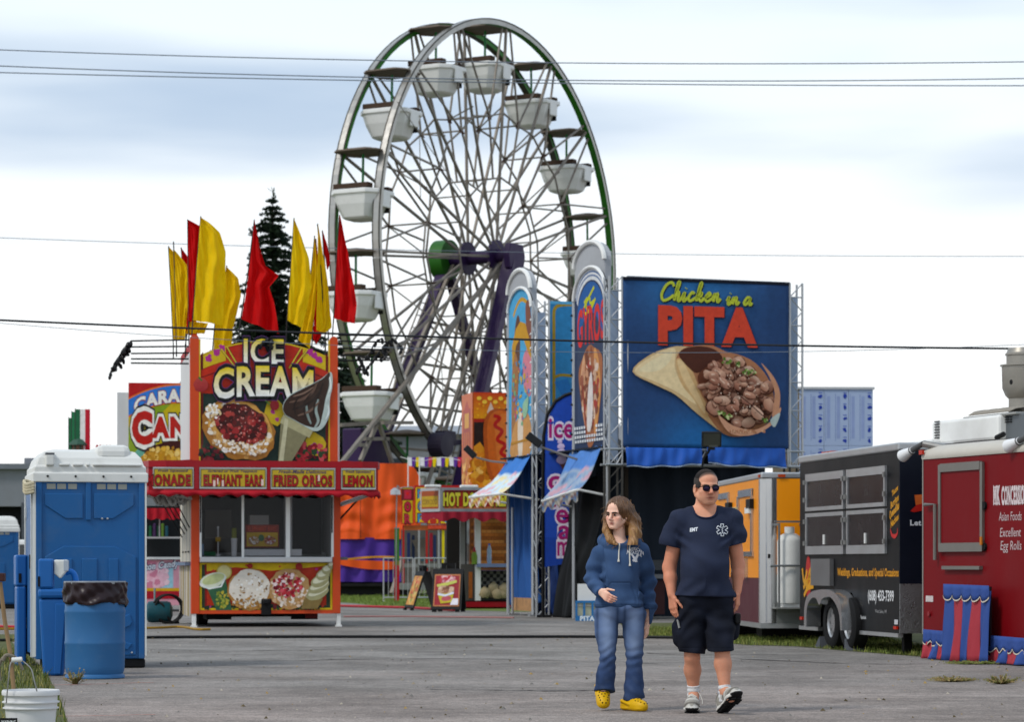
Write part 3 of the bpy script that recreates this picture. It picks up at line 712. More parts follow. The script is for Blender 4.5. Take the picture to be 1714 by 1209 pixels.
band2 = lambda a_,b_,o,w,c: pa.poly([(ax(p),az(arch(p) * .6 + 245 + o)) for p in np.linspace(a_,b_,8)] + [(ax(p),az(arch(p) * .6 + 245 + o + w)) for p in np.linspace(b_,a_,8)],c)
pa.poly([(ax(336),az(622)),(ax(390),az(600)),(ax(492),az(600)),(ax(549),az(622)),(ax(549),az(660)),(ax(336),az(660))],'#c63620'); pa.stroke([(ax(336),az(634)),(ax(360),az(625)),(ax(390),az(618))],.02,'#7d1814'); pa.stroke([(ax(549),az(634)),(ax(525),az(625)),(ax(492),az(618))],.02,'#7d1814')
for sg in (-1,1):
    c0 = 442
    for u0,u1 in ((62,42),(72,48)):
        pa.stroke([(ax(c0 + sg * u0),az(arch(c0 + sg * u0) + 3)),(ax(c0 + sg * u1),az(616))],.035,'#2a1512'); pa.stroke([(ax(c0 + sg * u0),az(arch(c0 + sg * u0) + 3)),(ax(c0 + sg * u1),az(616))],.022,'#dcc64a')
for p,q,n in ((460,690,26),(528,745,22)):
    pa.ell(ax(p),az(q),.17,.22,'#cdb431',10,12,.15); pa.ell(ax(p - 3),az(q),.05,.05,'#b03a8a',0,8,.4); pa.ell(ax(p + 3),az(q + 12),.04,.04,'#b03a8a',0,8,.4)
pa.blobs(ax(518),az(757),.38,.16,70,.045,['#8f1c26','#b5323a','#5f1420','#2b4b2c','#c9565a']); pa.blobs(ax(352),az(758),.22,.16,40,.045,['#6b1a24','#8f2a30','#23402c','#2e2428'])
pa.ell(ax(336),az(646),.125,.13,'#a22c30',0,16,.06,col2='#c2504a'); pa.stroke([(ax(332),az(633)),(ax(338),az(639))],.03,'#4c7a3a')
# big pastry with cherries
pa.ell(ax(400),az(720),.66,.50,'#b07a36',-28,34,.05); pa.ell(ax(402),az(717),.60,.45,'#d8a95c',-28,34,.05)
pa.blobs(ax(398),az(722),.58,.44,170,.045,['#efe6d6','#e7cfa6','#c99a58','#f7f2ea','#b98545'],rot=-28)
pa.ell(ax(404),az(711),.47,.34,'#54201c',-24,26,.06)
pa.blobs(ax(404),az(712),.46,.33,110,.050,['#8c1f22','#a83232','#6a1618','#b54a42','#431614','#7d2a26'],rot=-24,aspect=.8,n_side=11,jit=.06)
pa.blobs(ax(402),az(710),.42,.30,55,.014,['#e3b0a6','#d88078'],rot=-24); pa.blobs(ax(398),az(750),.45,.10,90,.026,['#faf6ee','#efe4d2','#d9b176'],rot=-14); pa.blobs(ax(356),az(690),.14,.12,40,.03,['#faf6ee','#e6cfa5'])
# waffle cup and chocolate swirl
pa.poly([(ax(470),az(699)),(ax(517),az(724)),(ax(488),az(772)),(ax(465),az(772))],'#8f8a6a'); pa.poly([(ax(474),az(694)),(ax(524),az(720)),(ax(517),az(733)),(ax(468),az(708))],'#b5b08c'); pa.poly([(ax(476),az(700)),(ax(482),az(703)),(ax(474),az(772)),(ax(466),az(772))],'#c9c5a6')
pa.stroke(spline([(ax(451),az(678)),(ax(440),az(668)),(ax(432),az(664))],5),.02,'#4f7a3a'); pa.ell(ax(459),az(679),.08,.09,'#8a2026')
# lettering
def wavy(amp,xm,hw): return lambda x,z: (x,z + amp * (1 - ((x - xm) / hw) ** 2))
for b_,c,t in ((.115,'#6d3f7c',None),(.10,'#101216',None),(.02,'#f4f5f2','#ead31e')):
    pa.text('ICE',ax(408),ax(474),az(609),az(569),c,b_,top=t)
for b_,c,t in ((.135,'#6d3f7c',None),(.12,'#101216',None),(.03,'#f4f5f2','#ead31e')):
    pa.text('CREAM',ax(358),ax(523),az(672),az(624),c,b_,top=t,warp=wavy(.10,ax(442),1.0))
SW = lambda L_,c: pa.poly(spline([(ax(p),az(q)) for p,q in L_],5,True),c)
SW(((476,694),(473,678),(484,662),(505,650),(522,642),(538,633),(553,622),(556,640),(552,664),(550,690),(543,712),(528,722),(510,714),(492,704)),'#c4d0ca')
SW(((476,693),(474,678),(485,663),(506,651),(524,642),(540,633),(551,623),(550,645),(544,668),(540,690),(532,714),(512,713),(492,703)),'#3f2c23')
for pl,w_,c in (([(551,632),(553,646),(550,660),(545,672)],.055,'#cfd9d4'),([(548,672),(549,690),(543,706),(533,716)],.06,'#c4cfca'),([(532,668),(528,686),(532,704),(526,716)],.05,'#aab7b1'),([(512,676),(514,694),(520,710)],.045,'#8d9a95'),([(530,640),(522,656),(506,668),(484,674)],.05,'#70574a'),([(540,640),(532,660),(514,676),(488,686)],.045,'#2f211b'),([(524,648),(508,658),(490,664)],.03,'#8d7364'),([(534,672),(518,688),(498,696)],.04,'#7a6153'),([(500,664),(492,678),(494,694)],.03,'#2f211b'),([(520,658),(508,676),(510,698)],.03,'#33251e'),([(536,655),(526,676),(524,700)],.03,'#2b1e18'),([(551,630),(553,646),(549,658)],.03,'#eef3ef'),([(549,678),(549,692),(544,702)],.03,'#e4ebe7')):
    n_ = len(spline([(ax(p),az(q)) for p,q in pl],6)); pa.stroke(spline([(ax(p),az(q)) for p,q in pl],6),[w_ * (.35 + .65 * math.sin(3.14 * (k + 1) / (n_ + 1))) for k in range(n_)],c)
pa.build('printed_art',st)
# the marquee band round the front, its ends turned back
mx0,mx1 = fr.x(243,-.5),fr.x(640,-.5); dz = zm1 - zm0
def band_poly(off):   # plan outline, from the left return round to the right return
    return [(mx0 - off * .2,.75),(mx0 - off,.1),(mx0 + .06,-.38 - off * .6),(mx0 + .35,-.5 - off),(mx1 - .35,-.5 - off),(mx1 - .06,-.38 - off * .6),(mx1 + off,.1),(mx1 + off * .2,.75)]
def band_strip(name,m,off,za,zb,th=.05,wave=None):
    mb = MB(); O = band_poly(off); I = band_poly(off - th); k = len(O)
    for i in range(k - 1):
        v = [(*O[i],za),(*O[i+1],za),(*O[i+1],zb),(*O[i],zb),(*I[i],za),(*I[i+1],za),(*I[i+1],zb),(*I[i],zb)]
        mb.add(v,[(0,1,2,3),(5,4,7,6),(3,2,6,7),(1,0,4,5)])
    return mb.build(name,m,st)
zq = Zp(783,-.5)
band_strip('marquee_top',REDP,.03,zq,zm1); band_strip('marquee_base',REDP,.02,Zp(824,-.5),Zp(820,-.5))
band_strip('marquee_back',REDP,-.02,Zp(820,-.5),zq,.04)
for xa_,xb_ in ((325,333),(447,452),(562,570)):
    B('marquee_divider',REDP,st,fr.x(xa_,-.5),fr.x(xb_,-.5),-.53,-.485,Zp(820,-.5) + .001,zq - .001)
def fascia(px0,px1,head,sub,letters=None,cut=None):
    xa,xb = fr.x(px0,-.5),fr.x(px1,-.5); za,zb = Zp(819,-.5),zq - .004
    p = B('fascia_panel',ALU,st,xa,xb,-.52,-.484,za,zb)
    a = Art(-.5205); w,h = xb - xa,zb - za
    a.rect(xa + .015,xb - .015,za + .03,zb - .03,'#c9ae3a'); a.frame(xa + .012,xb - .012,za + .025,zb - .025,.018,'#7e7a52')
    hx0,hx1 = xa + w * head[1],xa + w * head[2]; n = len(head[0])
    for b_,c in ((.075,'#3c1a14'),(.02,'#b01c22')): a.text(head[0],hx0,hx1,za + h * .14,za + h * .62,c,b_)
    a.text(sub,xa + w * .12,xa + w * .86,za + h * .74,za + h * .9,'#4a3a66',.02,.3)
    if letters:
        for lx,lw,z_ in letters: a.rect(xa + w * lx,xa + w * (lx + lw),za + h * z_,za + h * (z_ + .3),'#e8d3c8')
    a.build('fascia_print',p)
fascia(256,324,('LEMONADE',-.42,.92),'Fresh Squeezed')
fascia(334,446,('ELEPHANT EARS',.06,.94),'Sugared or Fruit Toppings',((.2,.035,.1),(.26,.02,.2),(.33,.03,.1),(.92,.035,.15)))
fascia(453,561,('FRIED OREOS',.05,.95),'Fresh-Made Delicious',((.73,.03,.38),))
fascia(571,629,('LEMON',.06,.90),'Fresh Squeezed')
# scalloped valance, a wavy cloth strip with depth
O = band_poly(.035); mb = MB(); run = 0.0; pts = []
for i in range(len(O) - 1):
    a,b_ = Vector(O[i]),Vector(O[i+1]); n = max(2,int((b_ - a).length / .05))
    for j in range(n): pts.append(a + (b_ - a) * j / n)
pts.append(Vector(O[-1])); cz = Vector((0,.6)); vs = []
for p in pts: run += .05; o = p + (p - cz).normalized() * .02 * math.sin(run * 9); vs += [(p.x,p.y,Zp(822,-.5)),(o.x,o.y,Zp(834,-.5) + .055 * abs(math.cos(run * 11)))]
mb.add(vs,[(2*i,2*i+2,2*i+3,2*i+1) for i in range(len(pts) - 1)]); mb.build('valance',REDV,st,smooth=True,solid=.006)
# awning undersides either side and their props
UND = mat('awning_underside','#a8a7a4',.6,0,.12,3,dirt=.3)
for sgn,xa,xb in ((-1,mx0 + .05,xl),(1,xr,mx1 - .05)):
    m = MB(); v = [(xa if sgn < 0 else xb,-.35,Zp(824,-.5)),(xb if sgn < 0 else xa,-.3,Zp(846 if sgn > 0 else 836,-.2)),(xb if sgn < 0 else xa,2.6,Zp(846 if sgn > 0 else 836,-.2)),(xa if sgn < 0 else xb,2.6,Zp(824,-.5))]
    m.add(v,[(0,1,2,3)]); m.build('awning_underside',UND,st,solid=.03)
    m = MB(); m.add([(x,y,z + .06) for x,y,z in [(xa if sgn < 0 else xb,-.3,zm1 - .1),(xb if sgn < 0 else xa,-.3,zm1 - .05),(xb if sgn < 0 else xa,2.6,zm1 - .05),(xa if sgn < 0 else xb,2.6,zm1 - .1)]],[(0,1,2,3)]); m.build('awning_top',REDP,st,solid=.03)
B('front_soffit',UND,st,xl,xr,-.44,-.005,Zp(826,-.5),Zp(826,-.5) + .03)
for i in range(4): MB().bar((xl - .02,.15 + i * .8,Zp(884) - .05 * i),(xl - .28 - .04 * i,.1 + i * .8,Zp(836)),.018).build('prop',BLACK,st)
MB().bar((xr + .01,.5,Zp(872)),(xr + .36,.2,Zp(832,-.3)),.025).build('prop',BLACK,st)
for px in (334.5,554.5): B('shutter_strut',BLACK,st,fr.x(px),fr.x(px) + .02,-.035,-.014,Zp(892),Zp(832))
B('tap_shelf',mat('grey_shelf','#6f7478',.5),st,xr,xr + .14,.1,.3,Zp(938),Zp(933))
# crumpled bag of rope lights under the left awning
m = MB()
for i in range(26):
    p = Vector((random.uniform(mx0 + .15,xl - .1),random.uniform(-.2,.4),Zp(834,-.3) + random.uniform(-.04,.1)))
    m.tube(spline([p,p + Vector((.06,.02,-.1)),p + Vector((.12,0,-.04)),p + Vector((.1,.03,.04))],3),random.uniform(.012,.03),6)
m.build('valance_lining',mat('dirty_white_cloth','#9d9b97',.8,0,.2,9),st,smooth=True)

# light booms with strings of bulbs
BULB = mat('dark_bulb_string','#1a1a1c',.4,0,.1,9)
def boom(px_in,px_out,rows,drops,d):
    for y0,y1 in rows:
        xa,za = fr.p(px_in,y0,d); xb,zb = fr.p(px_out,y1,d); MB().tube([(xa,d,za),(xb,d,zb)],.016,6).build('light_boom',BULB,st)
    for pl in drops:
        pts = spline([(fr.p(p,q,d)[0],d + random.uniform(-.08,.02),fr.p(p,q,d)[1]) for p,q in pl],8); m = MB(); m.tube(pts,.012,5)
        for p in pts[::3]:
            e = Vector(p) + Vector((random.uniform(-.05,.05),random.uniform(-.05,.05),random.uniform(-.12,-.02))); m.tube([p,(Vector(p) + e) / 2,e],[.015,.035,.02],6)
        m.build('bulb_string',BULB,st,smooth=True)
boom(316,219,((569,571),(580,581),(591,592),(601,601),(609,608)),([(219,571),(212,582),(204,592),(193,606),(183,634)],[(216,573),(212,590),(204,600),(196,612),(188,618)],[(217,580),(207,590),(198,601),(190,612),(183,628)],[(214,576),(205,586),(200,596),(192,610)]),.05)
boom(566,652,((561,562),(571,573),(583,586),(594,600),(604,603)),([(652,570),(640,582),(648,592),(636,600)],[(640,566),(626,576),(618,592),(606,604),(612,622)],[(648,575),(636,588),(626,600),(618,612)],[(600,596),(604,610),(598,618),(612,620)],[(655,566),(668,578),(672,588)]),.05)
m = MB(); cx_,cz_ = fr.p(448,574,-.1)
for i in range(16):
    p = Vector((cx_ + random.uniform(-.11,.11),-.1 + random.uniform(-.06,.06),cz_ + random.uniform(-.13,.13))); m.tube([p,p + Vector((random.uniform(-.05,.05),0,random.uniform(-.08,.08)))],.035,6)
m.tube([(cx_,-.1,cz_),(cx_,.02,cz_ - .05)],.03,6); m.build('floodlight_cluster',BULB,st,smooth=True)

# ---- pennant flags in sockets along the stand's roof (shapes: points down the pole edge, points down the free edge)
FZ = lambda u,v: (160 + u / 3.359,300 + v / 3.359)
RED = mat('red_flag_cloth','#d4161e',.75,0,.08,5,bump=.15,bs=200); YEL = mat('yellow_flag_cloth','#f6d71e',.75,0,.08,5,bump=.15,bs=200)
for m_ in (RED,YEL):     # thin cloth lets light through
    t_ = m_.node_tree; b_ = t_.nodes['Principled BSDF']; o_ = t_.nodes['Material Output']; tl = t_.nodes.new('ShaderNodeBsdfTranslucent'); mx = t_.nodes.new('ShaderNodeMixShader'); mx.inputs[0].default_value = .35
    t_.links.new(b_.inputs['Base Color'].links[0].from_socket,tl.inputs['Color']); t_.links.new(b_.outputs[0],mx.inputs[1]); t_.links.new(tl.outputs[0],mx.inputs[2]); t_.links.new(mx.outputs[0],o_.inputs['Surface'])
POLE = mat('flag_pole_dark','#3a3a38',.5)
def flag(left,right,m,d,pole,label,folds=3.0,amp=.07):
    (bx,by) = FZ(*pole[-1]); x0,zb = fr.p(bx,by,d)
    zb = min(zb,Zp(590))
    t = thing('pennant_flag',label,'flag',fr.o + fr.u * x0 + fr.n * d + Vector((0,0,zb)),fr.a,'pennant flags on the ice cream stand')
    loc = lambda q: (fr.p(*FZ(*q),d)[0] - x0,fr.p(*FZ(*q),d)[1] - zb)
    Pp = [loc(q) for q in pole]; MB().tube([(x,0,z) for x,z in Pp] + [(Pp[-1][0],0,0)] if Pp[-1][1] > .02 else [(x,0,z) for x,z in Pp],[.012] * len(Pp) + ([.014] if Pp[-1][1] > .02 else []),6).build('pole',POLE,t)
    L_ = [Vector(loc(q)) for q in left]; Rr = [Vector(loc(q)) for q in right]
    def samp(P,v):
        ls = [0.0]
        for i in range(len(P) - 1): ls.append(ls[-1] + (P[i+1] - P[i]).length)
        w = v * ls[-1]
        for i in range(len(P) - 1):
            if w <= ls[i+1] or i == len(P) - 2:
                f = (w - ls[i]) / max(ls[i+1] - ls[i],1e-6); return P[i].lerp(P[i+1],min(max(f,0),1))
    ph = random.uniform(0,6)
    def fn(u,v):
        a,b_ = samp(L_,v),samp(Rr,v); p = a.lerp(b_,u); w = (b_ - a).length
        y = amp * math.sin(u * folds * 3.0 + ph + v * 2.2) * min(u * 3,1) * min(1,w * 2.2) + .035 * math.sin(u * 17 + v * 5 + ph) * u + .02 * math.sin(v * 23 + u * 9) * u + .014 * math.sin(u * 29 - v * 17 + ph)
        return (p.x,y - .03,p.y)
    MB().grid(fn,22,40).build('cloth',m,t,smooth=True,angle=180)
flag([(412,382),(424,640),(437,900)],[(412,382),(450,420),(470,500),(478,700),(476,905)],YEL,1.6,[(410,376),(424,640),(437,930)],'leftmost narrow yellow flag of the bunch on the ice cream stand')
flag([(442,400),(449,640),(455,905)],[(442,400),(515,485),(520,700),(500,908)],YEL,1.3,[(438,350),(449,640),(455,930)],'yellow flag on the bare topped pole just right of the leftmost flag')
flag([(482,388),(500,640),(506,870)],[(482,388),(520,440),(560,700),(572,890)],RED,1.9,[(481,384),(500,640),(508,930)],'red flag that barely shows between the left yellow flags')
flag([(519,230),(521,520),(523,798)],[(519,230),(590,268),(592,600),(566,802)],RED,.7,[(518,226),(521,520),(525,930)],'dark red flag tucked behind the biggest yellow flag')
flag([(590,213),(568,500),(548,795)],[(590,213),(640,245),(700,300),(732,410),(728,600),(714,822)],YEL,.4,[(592,208),(568,500),(542,860),(541,930)],'biggest yellow flag, bulging to the right at the left end of the row')
flag([(735,490),(716,640),(672,800),(662,965)],[(735,490),(803,558),(818,655),(772,845),(762,965)],YEL,.9,[(738,485),(716,640),(672,800),(655,990)],'wavy yellow flag hanging low behind the biggest yellow one')
flag([(530,805),(520,840),(505,868)],[(545,800),(632,812),(612,870)],YEL,1.4,[(528,800),(518,845),(505,930)],'yellow flag end showing beneath the dark red flag',amp=.03)
flag([(893,230),(866,480),(845,640),(818,788)],[(893,230),(922,380),(952,490),(1028,545),(972,612),(1002,700),(1027,872)],RED,.4,[(893,226),(858,520),(815,790),(804,905)],'bright red flag with a pointed fold standing alone left of the spruce top',4,.09)
flag([(1115,222),(1098,500),(1077,795)],[(1115,222),(1160,330),(1198,442),(1216,600),(1160,840)],YEL,.4,[(1116,218),(1098,500),(1075,800),(1070,930)],'tall yellow flag in front of the spruce trunk')
flag([(1232,322),(1204,600),(1170,780),(1138,905)],[(1232,322),(1246,500),(1236,700),(1205,955)],YEL,1.1,[(1232,318),(1204,600),(1170,780),(1130,960)],'slim yellow flag slanting down to the sign, right of the spruce')
flag([(1240,340),(1235,600),(1222,900)],[(1240,340),(1256,560),(1278,860),(1240,930)],RED,1.5,[(1238,335),(1232,600),(1216,950)],'red flag almost covered by the two slim yellow flags')
flag([(1250,255),(1244,560),(1240,850)],[(1250,255),(1276,400),(1302,560),(1327,835),(1290,868)],YEL,.6,[(1248,250),(1270,560),(1290,868),(1292,930)],'yellow flag with a bare pole foot next to the rightmost red flag')
flag([(1276,292),(1282,400),(1300,505)],[(1276,292),(1306,390),(1321,470),(1303,512)],RED,1.2,[(1275,288),(1282,400),(1302,640),(1310,930)],'small dark red flag tip behind the yellow flags on the right')
flag([(1372,205),(1352,500),(1341,785)],[(1372,205),(1402,340),(1430,480),(1466,700),(1455,815)],RED,.3,[(1372,200),(1352,500),(1338,790),(1330,905)],'rightmost red flag, in front of the wheel rim')
# ================================================================== portable toilets, sink, barrel, bucket
PBLUE = mat('toilet_blue_plastic','#2c68a0',.42,0,.05,2,bump=.05,bs=150,dirt=.28,dirtcol=(.10,.15,.21),ds=3)
PWHITE = mat('toilet_white_plastic','#e2e2de',.45,0,.05,3,dirt=.35,dirtcol=(.35,.32,.27),ds=2)
SKID = mat('black_skid','#1b1b1c',.7,0,.2,6)
def toilet(fr,px0,px1,top,eave,bot,label,dp=1.18,detail=True):
    t = fr.thing('portable_toilet',label,'portable toilet',None)
    x0,x1 = fr.x(px0),fr.x(px1); xm = (x0 + x1) / 2; P = lambda px,py,d=0: fr.p(px,py,d)
    pc = (px0 + px1) / 2
    zt,ze,zb = P(pc,top)[1],P(pc,eave)[1],max(P(pc,bot)[1],.10)
    w = x1 - x0
    B('skid',SKID,t,x0 + .12,x1 + .01,.02,dp - .05,0,zb,bevel=.02)
    B('body',PBLUE,t,x0,x1,0,dp,zb,ze,bevel=.015)
    # raised mouldings on the broad side
    fx = lambda u: x0 + u * w; fz = lambda v: zb + v * (ze - zb)
    def plate(name,pts,th,mm=PBLUE,y=0.0,bev=.008):
        m = MB(); m.prism([(fx(u),fz(v)) for u,v in pts],y - th,y - .001); return m.build(name,mm,t,bevel=bev)
    plate('corner_rib',[(0.0,0),(.055,0),(.055,1),(0,1)],.022); plate('corner_rib',[(.945,0),(1,0),(1,1),(.945,1)],.022)
    plate('upper_panel',[(.10,.885),(.44,.885),(.44,.61),(.28,.605),(.10,.70)][:0] or [(.08,.93),(.43,.93),(.43,.79),(.27,.79),(.08,.865)],.014)
    plate('upper_panel',[(.53,.93),(.90,.93),(.90,.865),(.71,.79),(.53,.79)],.014)
    plate('centre_rib',[(.455,.78),(.505,.78),(.505,1),(.455,1)],.024)
    plate('lower_panel',[(.08,.02),(.92,.02),(.92,.575),(.72,.635),(.25,.635),(.08,.575)],.018)
    for u0,u1 in ((.24,.33),(.42,.56),(.665,.755)): plate('raised_rib',[(u0,.38),(u1,.38),(u1,.565),(u0,.565)],.034)
    for u0 in (.10,.195,.295): plate('vent_slot',[(u0,.955),(u0 + .08,.955),(u0 + .08,.985),(u0,.985)],.006,mat('vent_grey','#a9aaa2',.7),bev=0)
    for u0 in (.56,.655,.755): plate('vent_slot',[(u0,.955),(u0 + .08,.955),(u0 + .08,.985),(u0,.985)],.006,MATS['vent_grey'],bev=0)
    if detail:
        plate('moulded_arrow',[(.74,.22),(.86,.255),(.885,.205),(.86,.185),(.73,.155)],.035); plate('moulded_arrow',[(.73,.11),(.885,.085),(.84,.05),(.73,.065)],.035)
        for u,v in ((.88,.035),(.655,.79),(.605,.79)): MB().lathe([(0.012,0),(.010,.012),(0,.014)],10,(fx(u),-.02,fz(v)),M=Matrix.Rotation(R(90),4,'X')).build('bolt',ALU,t)
    # white edge strips
    B('edge_strip',PWHITE,t,x1 + .001,x1 + .02,-.02,.03,zb + .03,ze); B('edge_strip',PWHITE,t,x0 - .03,x0 - .001,-.015,.03,zb + .03,ze)
    # door end on the left flank
    B('door',PBLUE,t,x0 - .03,x0 - .002,.16,dp - .1,zb + .05,ze - .06,bevel=.01)
    B('door_frame',PWHITE,t,x0 - .045,x0 - .002,.10,.155,zb + .02,ze - .02); B('door_frame',PWHITE,t,x0 - .045,x0 - .002,dp - .095,dp - .04,zb + .02,ze - .02)
    B('door_latch',BLACK,t,x0 - .05,x0 - .031,.22,.30,zb + .95,zb + 1.1)
    for k in range(3): B('hinge',PWHITE,t,x0 - .05,x0 - .031,dp - .2,dp - .11,zb + .3 + k * .6,zb + .42 + k * .6)
    # roof: moulded hood with stepped rim
    e = .035; m = MB()
    def ring(ex,z,sy=None): return [(x0 - ex,-ex,z),(x1 + ex,-ex,z),(x1 + ex,dp + ex,z),(x0 - ex,dp + ex,z)]
    hh = zt - ze
    lev = [(e,ze - .012),(e,ze + .085 * 1),(e - .02,ze + .09),(e - .02,ze + .15),(-.005,ze + .17),(-.03,ze + hh * .72),(-.09,ze + hh * .92),(-.2,zt)]
    vs = []; fs = []
    for ex,z in lev: vs += ring(ex,z)
    for i in range(len(lev) - 1): fs += [(4*i+j,4*i+(j+1)%4,4*i+4+(j+1)%4,4*i+4+j) for j in range(4)]
    fs += [(0,3,2,1),tuple(4 * (len(lev) - 1) + j for j in range(4))]
    m.add(vs,fs); m.build('roof',PWHITE,t,bevel=.012)
    if detail:
        B('roof_block',PWHITE,t,xm + .02,x1 - .03,-.045,dp - .05,ze + .16,ze + hh * .55,bevel=.03)
        B('roof_hump',PWHITE,t,xm + .06,x1 - .14,.04,dp - .1,ze + hh * .6,zt + .05,bevel=.07)
        B('vent_pipe',PWHITE,t,x0 + .10,x0 + .19,-.05,.08,ze + .16,ze + hh * .82,bevel=.015)
        B('vent_pipe_cap',mat('vent_cap_grey','#6f7174',.5),t,x0 + .10,x0 + .19,-.051,.081,ze + hh * .82,ze + hh * .87)
        for k in range(2): B('roof_rib',PWHITE,t,x0 + .24 + k * .14,x0 + .35 + k * .14,-.04,.1,ze + .16,ze + hh * .55,bevel=.01)
        B('roof_rib',PWHITE,t,x0 + .52,xm - .01,-.04,.1,ze + .16,ze + hh * .55,bevel=.01)
        for k in range(4): MB().lathe([(.012,0),(.012,.01),(0,.012)],8,(x0 + .12 + k * .29,-e - .001,ze + .05),M=Matrix.Rotation(R(90),4,'X')).build('bolt',DARK,t)
        m = MB()
        for k in range(4):
            z = ze - .02 - k * .03; m.tube(spline([(x0 - .02,-.05,z),(x0 - .10,-.02,z - .02),(x0 - .11,.08,z + .02),(x0 - .03,.1,z)],5),.02,7)
        m.build('hinge_rope',mat('rope_cream','#c9c0a8',.9,0,.2,20),t,smooth=True)
    return t
frT = Frame(152,28.3,14)
toilet(frT,60,242,752,806,1106,'large blue portable toilet with a grimy white roof at the left')
toilet(Frame(5,66,14),-62,31,864,890,1012,'distant blue portable toilet at the left edge, beyond the mop handle',detail=False)

# white van far behind, between the toilets
v = thing('parked_van','white vehicle mostly hidden between the two blue toilets','van',(PX(44,84),84,0),R(95))
m = MB(); m.prism([(-2.3,.35),(2.3,.35),(2.35,.95),(1.5,1.1),(.9,1.75),(-2.2,1.85),(-2.35,1.2)],-.85,.85); m.build('body',WHITE,v,bevel=.06)
for x in (-1.4,1.45):
    for y in (-.86,.7): MB().lathe([(.2,0),(.33,.02),(.33,.16),(.2,.18)],20,(x,y,.33),M=Matrix.Rotation(R(-90),4,'X')).build('wheel',TYRE,v,smooth=True)
for a,c in ((-1.9,-.6),(-.5,.6)): B('window',glass('van_glass',(.03,.035,.04)),v,a,c,-.87,-.852,1.2,1.65)
B('window',MATS['van_glass'],v,-2.37,-2.30,-.65,.65,1.25,1.7)

# hand washing station: narrow pedestal with tank, dispenser and tap
SINKB = mat('sink_blue_plastic','#2f6fb2',.4,0,.05,3,bump=.05,bs=150)
fr = Frame(92,26.4,8)
t = fr.thing('hand_wash_station','blue plastic hand washing stand with a white soap dispenser, squeezed beside the barrel','wash stand')
P = lambda px,py: fr.p(px,py)
zt,zm = P(70,936)[1],P(70,1003)[1]
xA,xB = P(65,940)[0],P(127,940)[0]
m = MB(); m.prism([(xA + .04,0),(xB - .12,0),(xB - .06,zm),(xA,zm)],0,.42); m.build('pedestal',SINKB,t,bevel=.025)
m = MB(); m.prism([(xA + .15,.02),(xA + .21,.02),(xA + .26,zm - .05),(xA + .16,zm - .05)],-.02,-.002); m.build('pedestal_rib',SINKB,t,bevel=.006)
B('basin',SINKB,t,xA - .01,xB + .04,-.02,.46,zm + .003,zm + .10,bevel=.03)
B('tower',SINKB,t,xA - .005,P(89,940)[0],-.015,.44,zm + .102,zt,bevel=.02)
B('tower_slot',DARK,t,xA - .009,xA + .012,-.019,.05,zm + .12,zm + .22)
xs0,xs1 = P(90,938)[0],P(114,938)[0]
m = MB(); m.prism([(xs0,zt - .01),(xs1,zt - .01),(xs1,zt - .11),(xs1 - .05,zt - .17),(xs1 - .075,zt - .2),(xs0 + .04,zt - .18),(xs0,zt - .15)],.02,.2); m.build('soap_dispenser',PWHITE,t,bevel=.015)
B('dispenser_side',mat('dispenser_grey','#b5bcc6',.4),t,xs1 - .045,xs1 + .004,.017,.203,zt - .12,zt - .014,bevel=.004)
m = MB(); m.tube(spline([(xs1 - .03,.1,zt - .14),(xs1 + .02,.1,zt - .125),(xs1 + .06,.1,zt - .16),(xs1 + .08,.1,zt - .24)],6),.03,10); m.build('tap',mat('tap_blue','#2f7fd0',.3),t,smooth=True)
fr = Frame(36,29.0,14)
t = fr.thing('hand_wash_station','second blue wash stand, only its edge showing left of the big toilet','wash stand')
B('pedestal',SINKB,t,-.05,.05,0,.4,0,.86,bevel=.02); B('tower',SINKB,t,-.06,.06,0,.4,.862,1.2,bevel=.02); B('tower_slot',DARK,t,-.03,.0,-.004,.02,.9,1.0)

# plastic drum used as a bin
fr = Frame(151,25.6,0)
t = fr.thing('trash_barrel','faded blue plastic barrel lined with a dark brown bin bag','barrel')
DRUM = mat('drum_blue_plastic','#3f74a4',.45,0,.06,3,dirt=.25,dirtcol=(.12,.17,.22),ds=3)
h = .93; r = .285; cyl = (0,.29,0)
MB().lathe([(.27,0),(.285,.006),(.285,.03),(.268,.045),(.278,.07),(.284,.12),(.286,.32),(.291,.335),(.291,.35),(.286,.365),(.287,.62),(.292,.635),(.292,.655),(.287,.67),(.284,h - .06),(.28,h - .02),(.26,h - .02),(.26,h - .1),(.0,h - .5)],48,cyl).build('drum',DRUM,t,smooth=True,angle=60)
BAG = mat('bag_film','#33262a',.35,0,.1,6,bump=.35,bs=9)
def bagf(u,v):
    a = 6.2832 * u; z = h - .005 - v * (.215 + .012 * math.sin(a * 3 + 1) + .008 * math.sin(a * 7) + .012 * math.sin(a + .5)); k = .304 + .006 * math.sin(a * 9 + v * 6 + 2 * math.sin(a * 3)) + .004 * math.sin(a * 17 - v * 11) + .012 * math.sin(v * 9 + a * 5) * v
    if v > .93: k -= .008
    return (k * math.cos(a),.29 + k * math.sin(a),z)
MB().grid(bagf,160,26).build('bin_bag',BAG,t,smooth=True,angle=180,solid=.002)
MB().lathe([(.284,h - .02),(.297,h - .022),(.300,h - .005),(.296,h + .006),(.28,h + .004),(.276,h - .012)],48,cyl).build('rim_ring',mat('rim_grey','#9a9da1',.35,.5,.1,6),t,smooth=True)

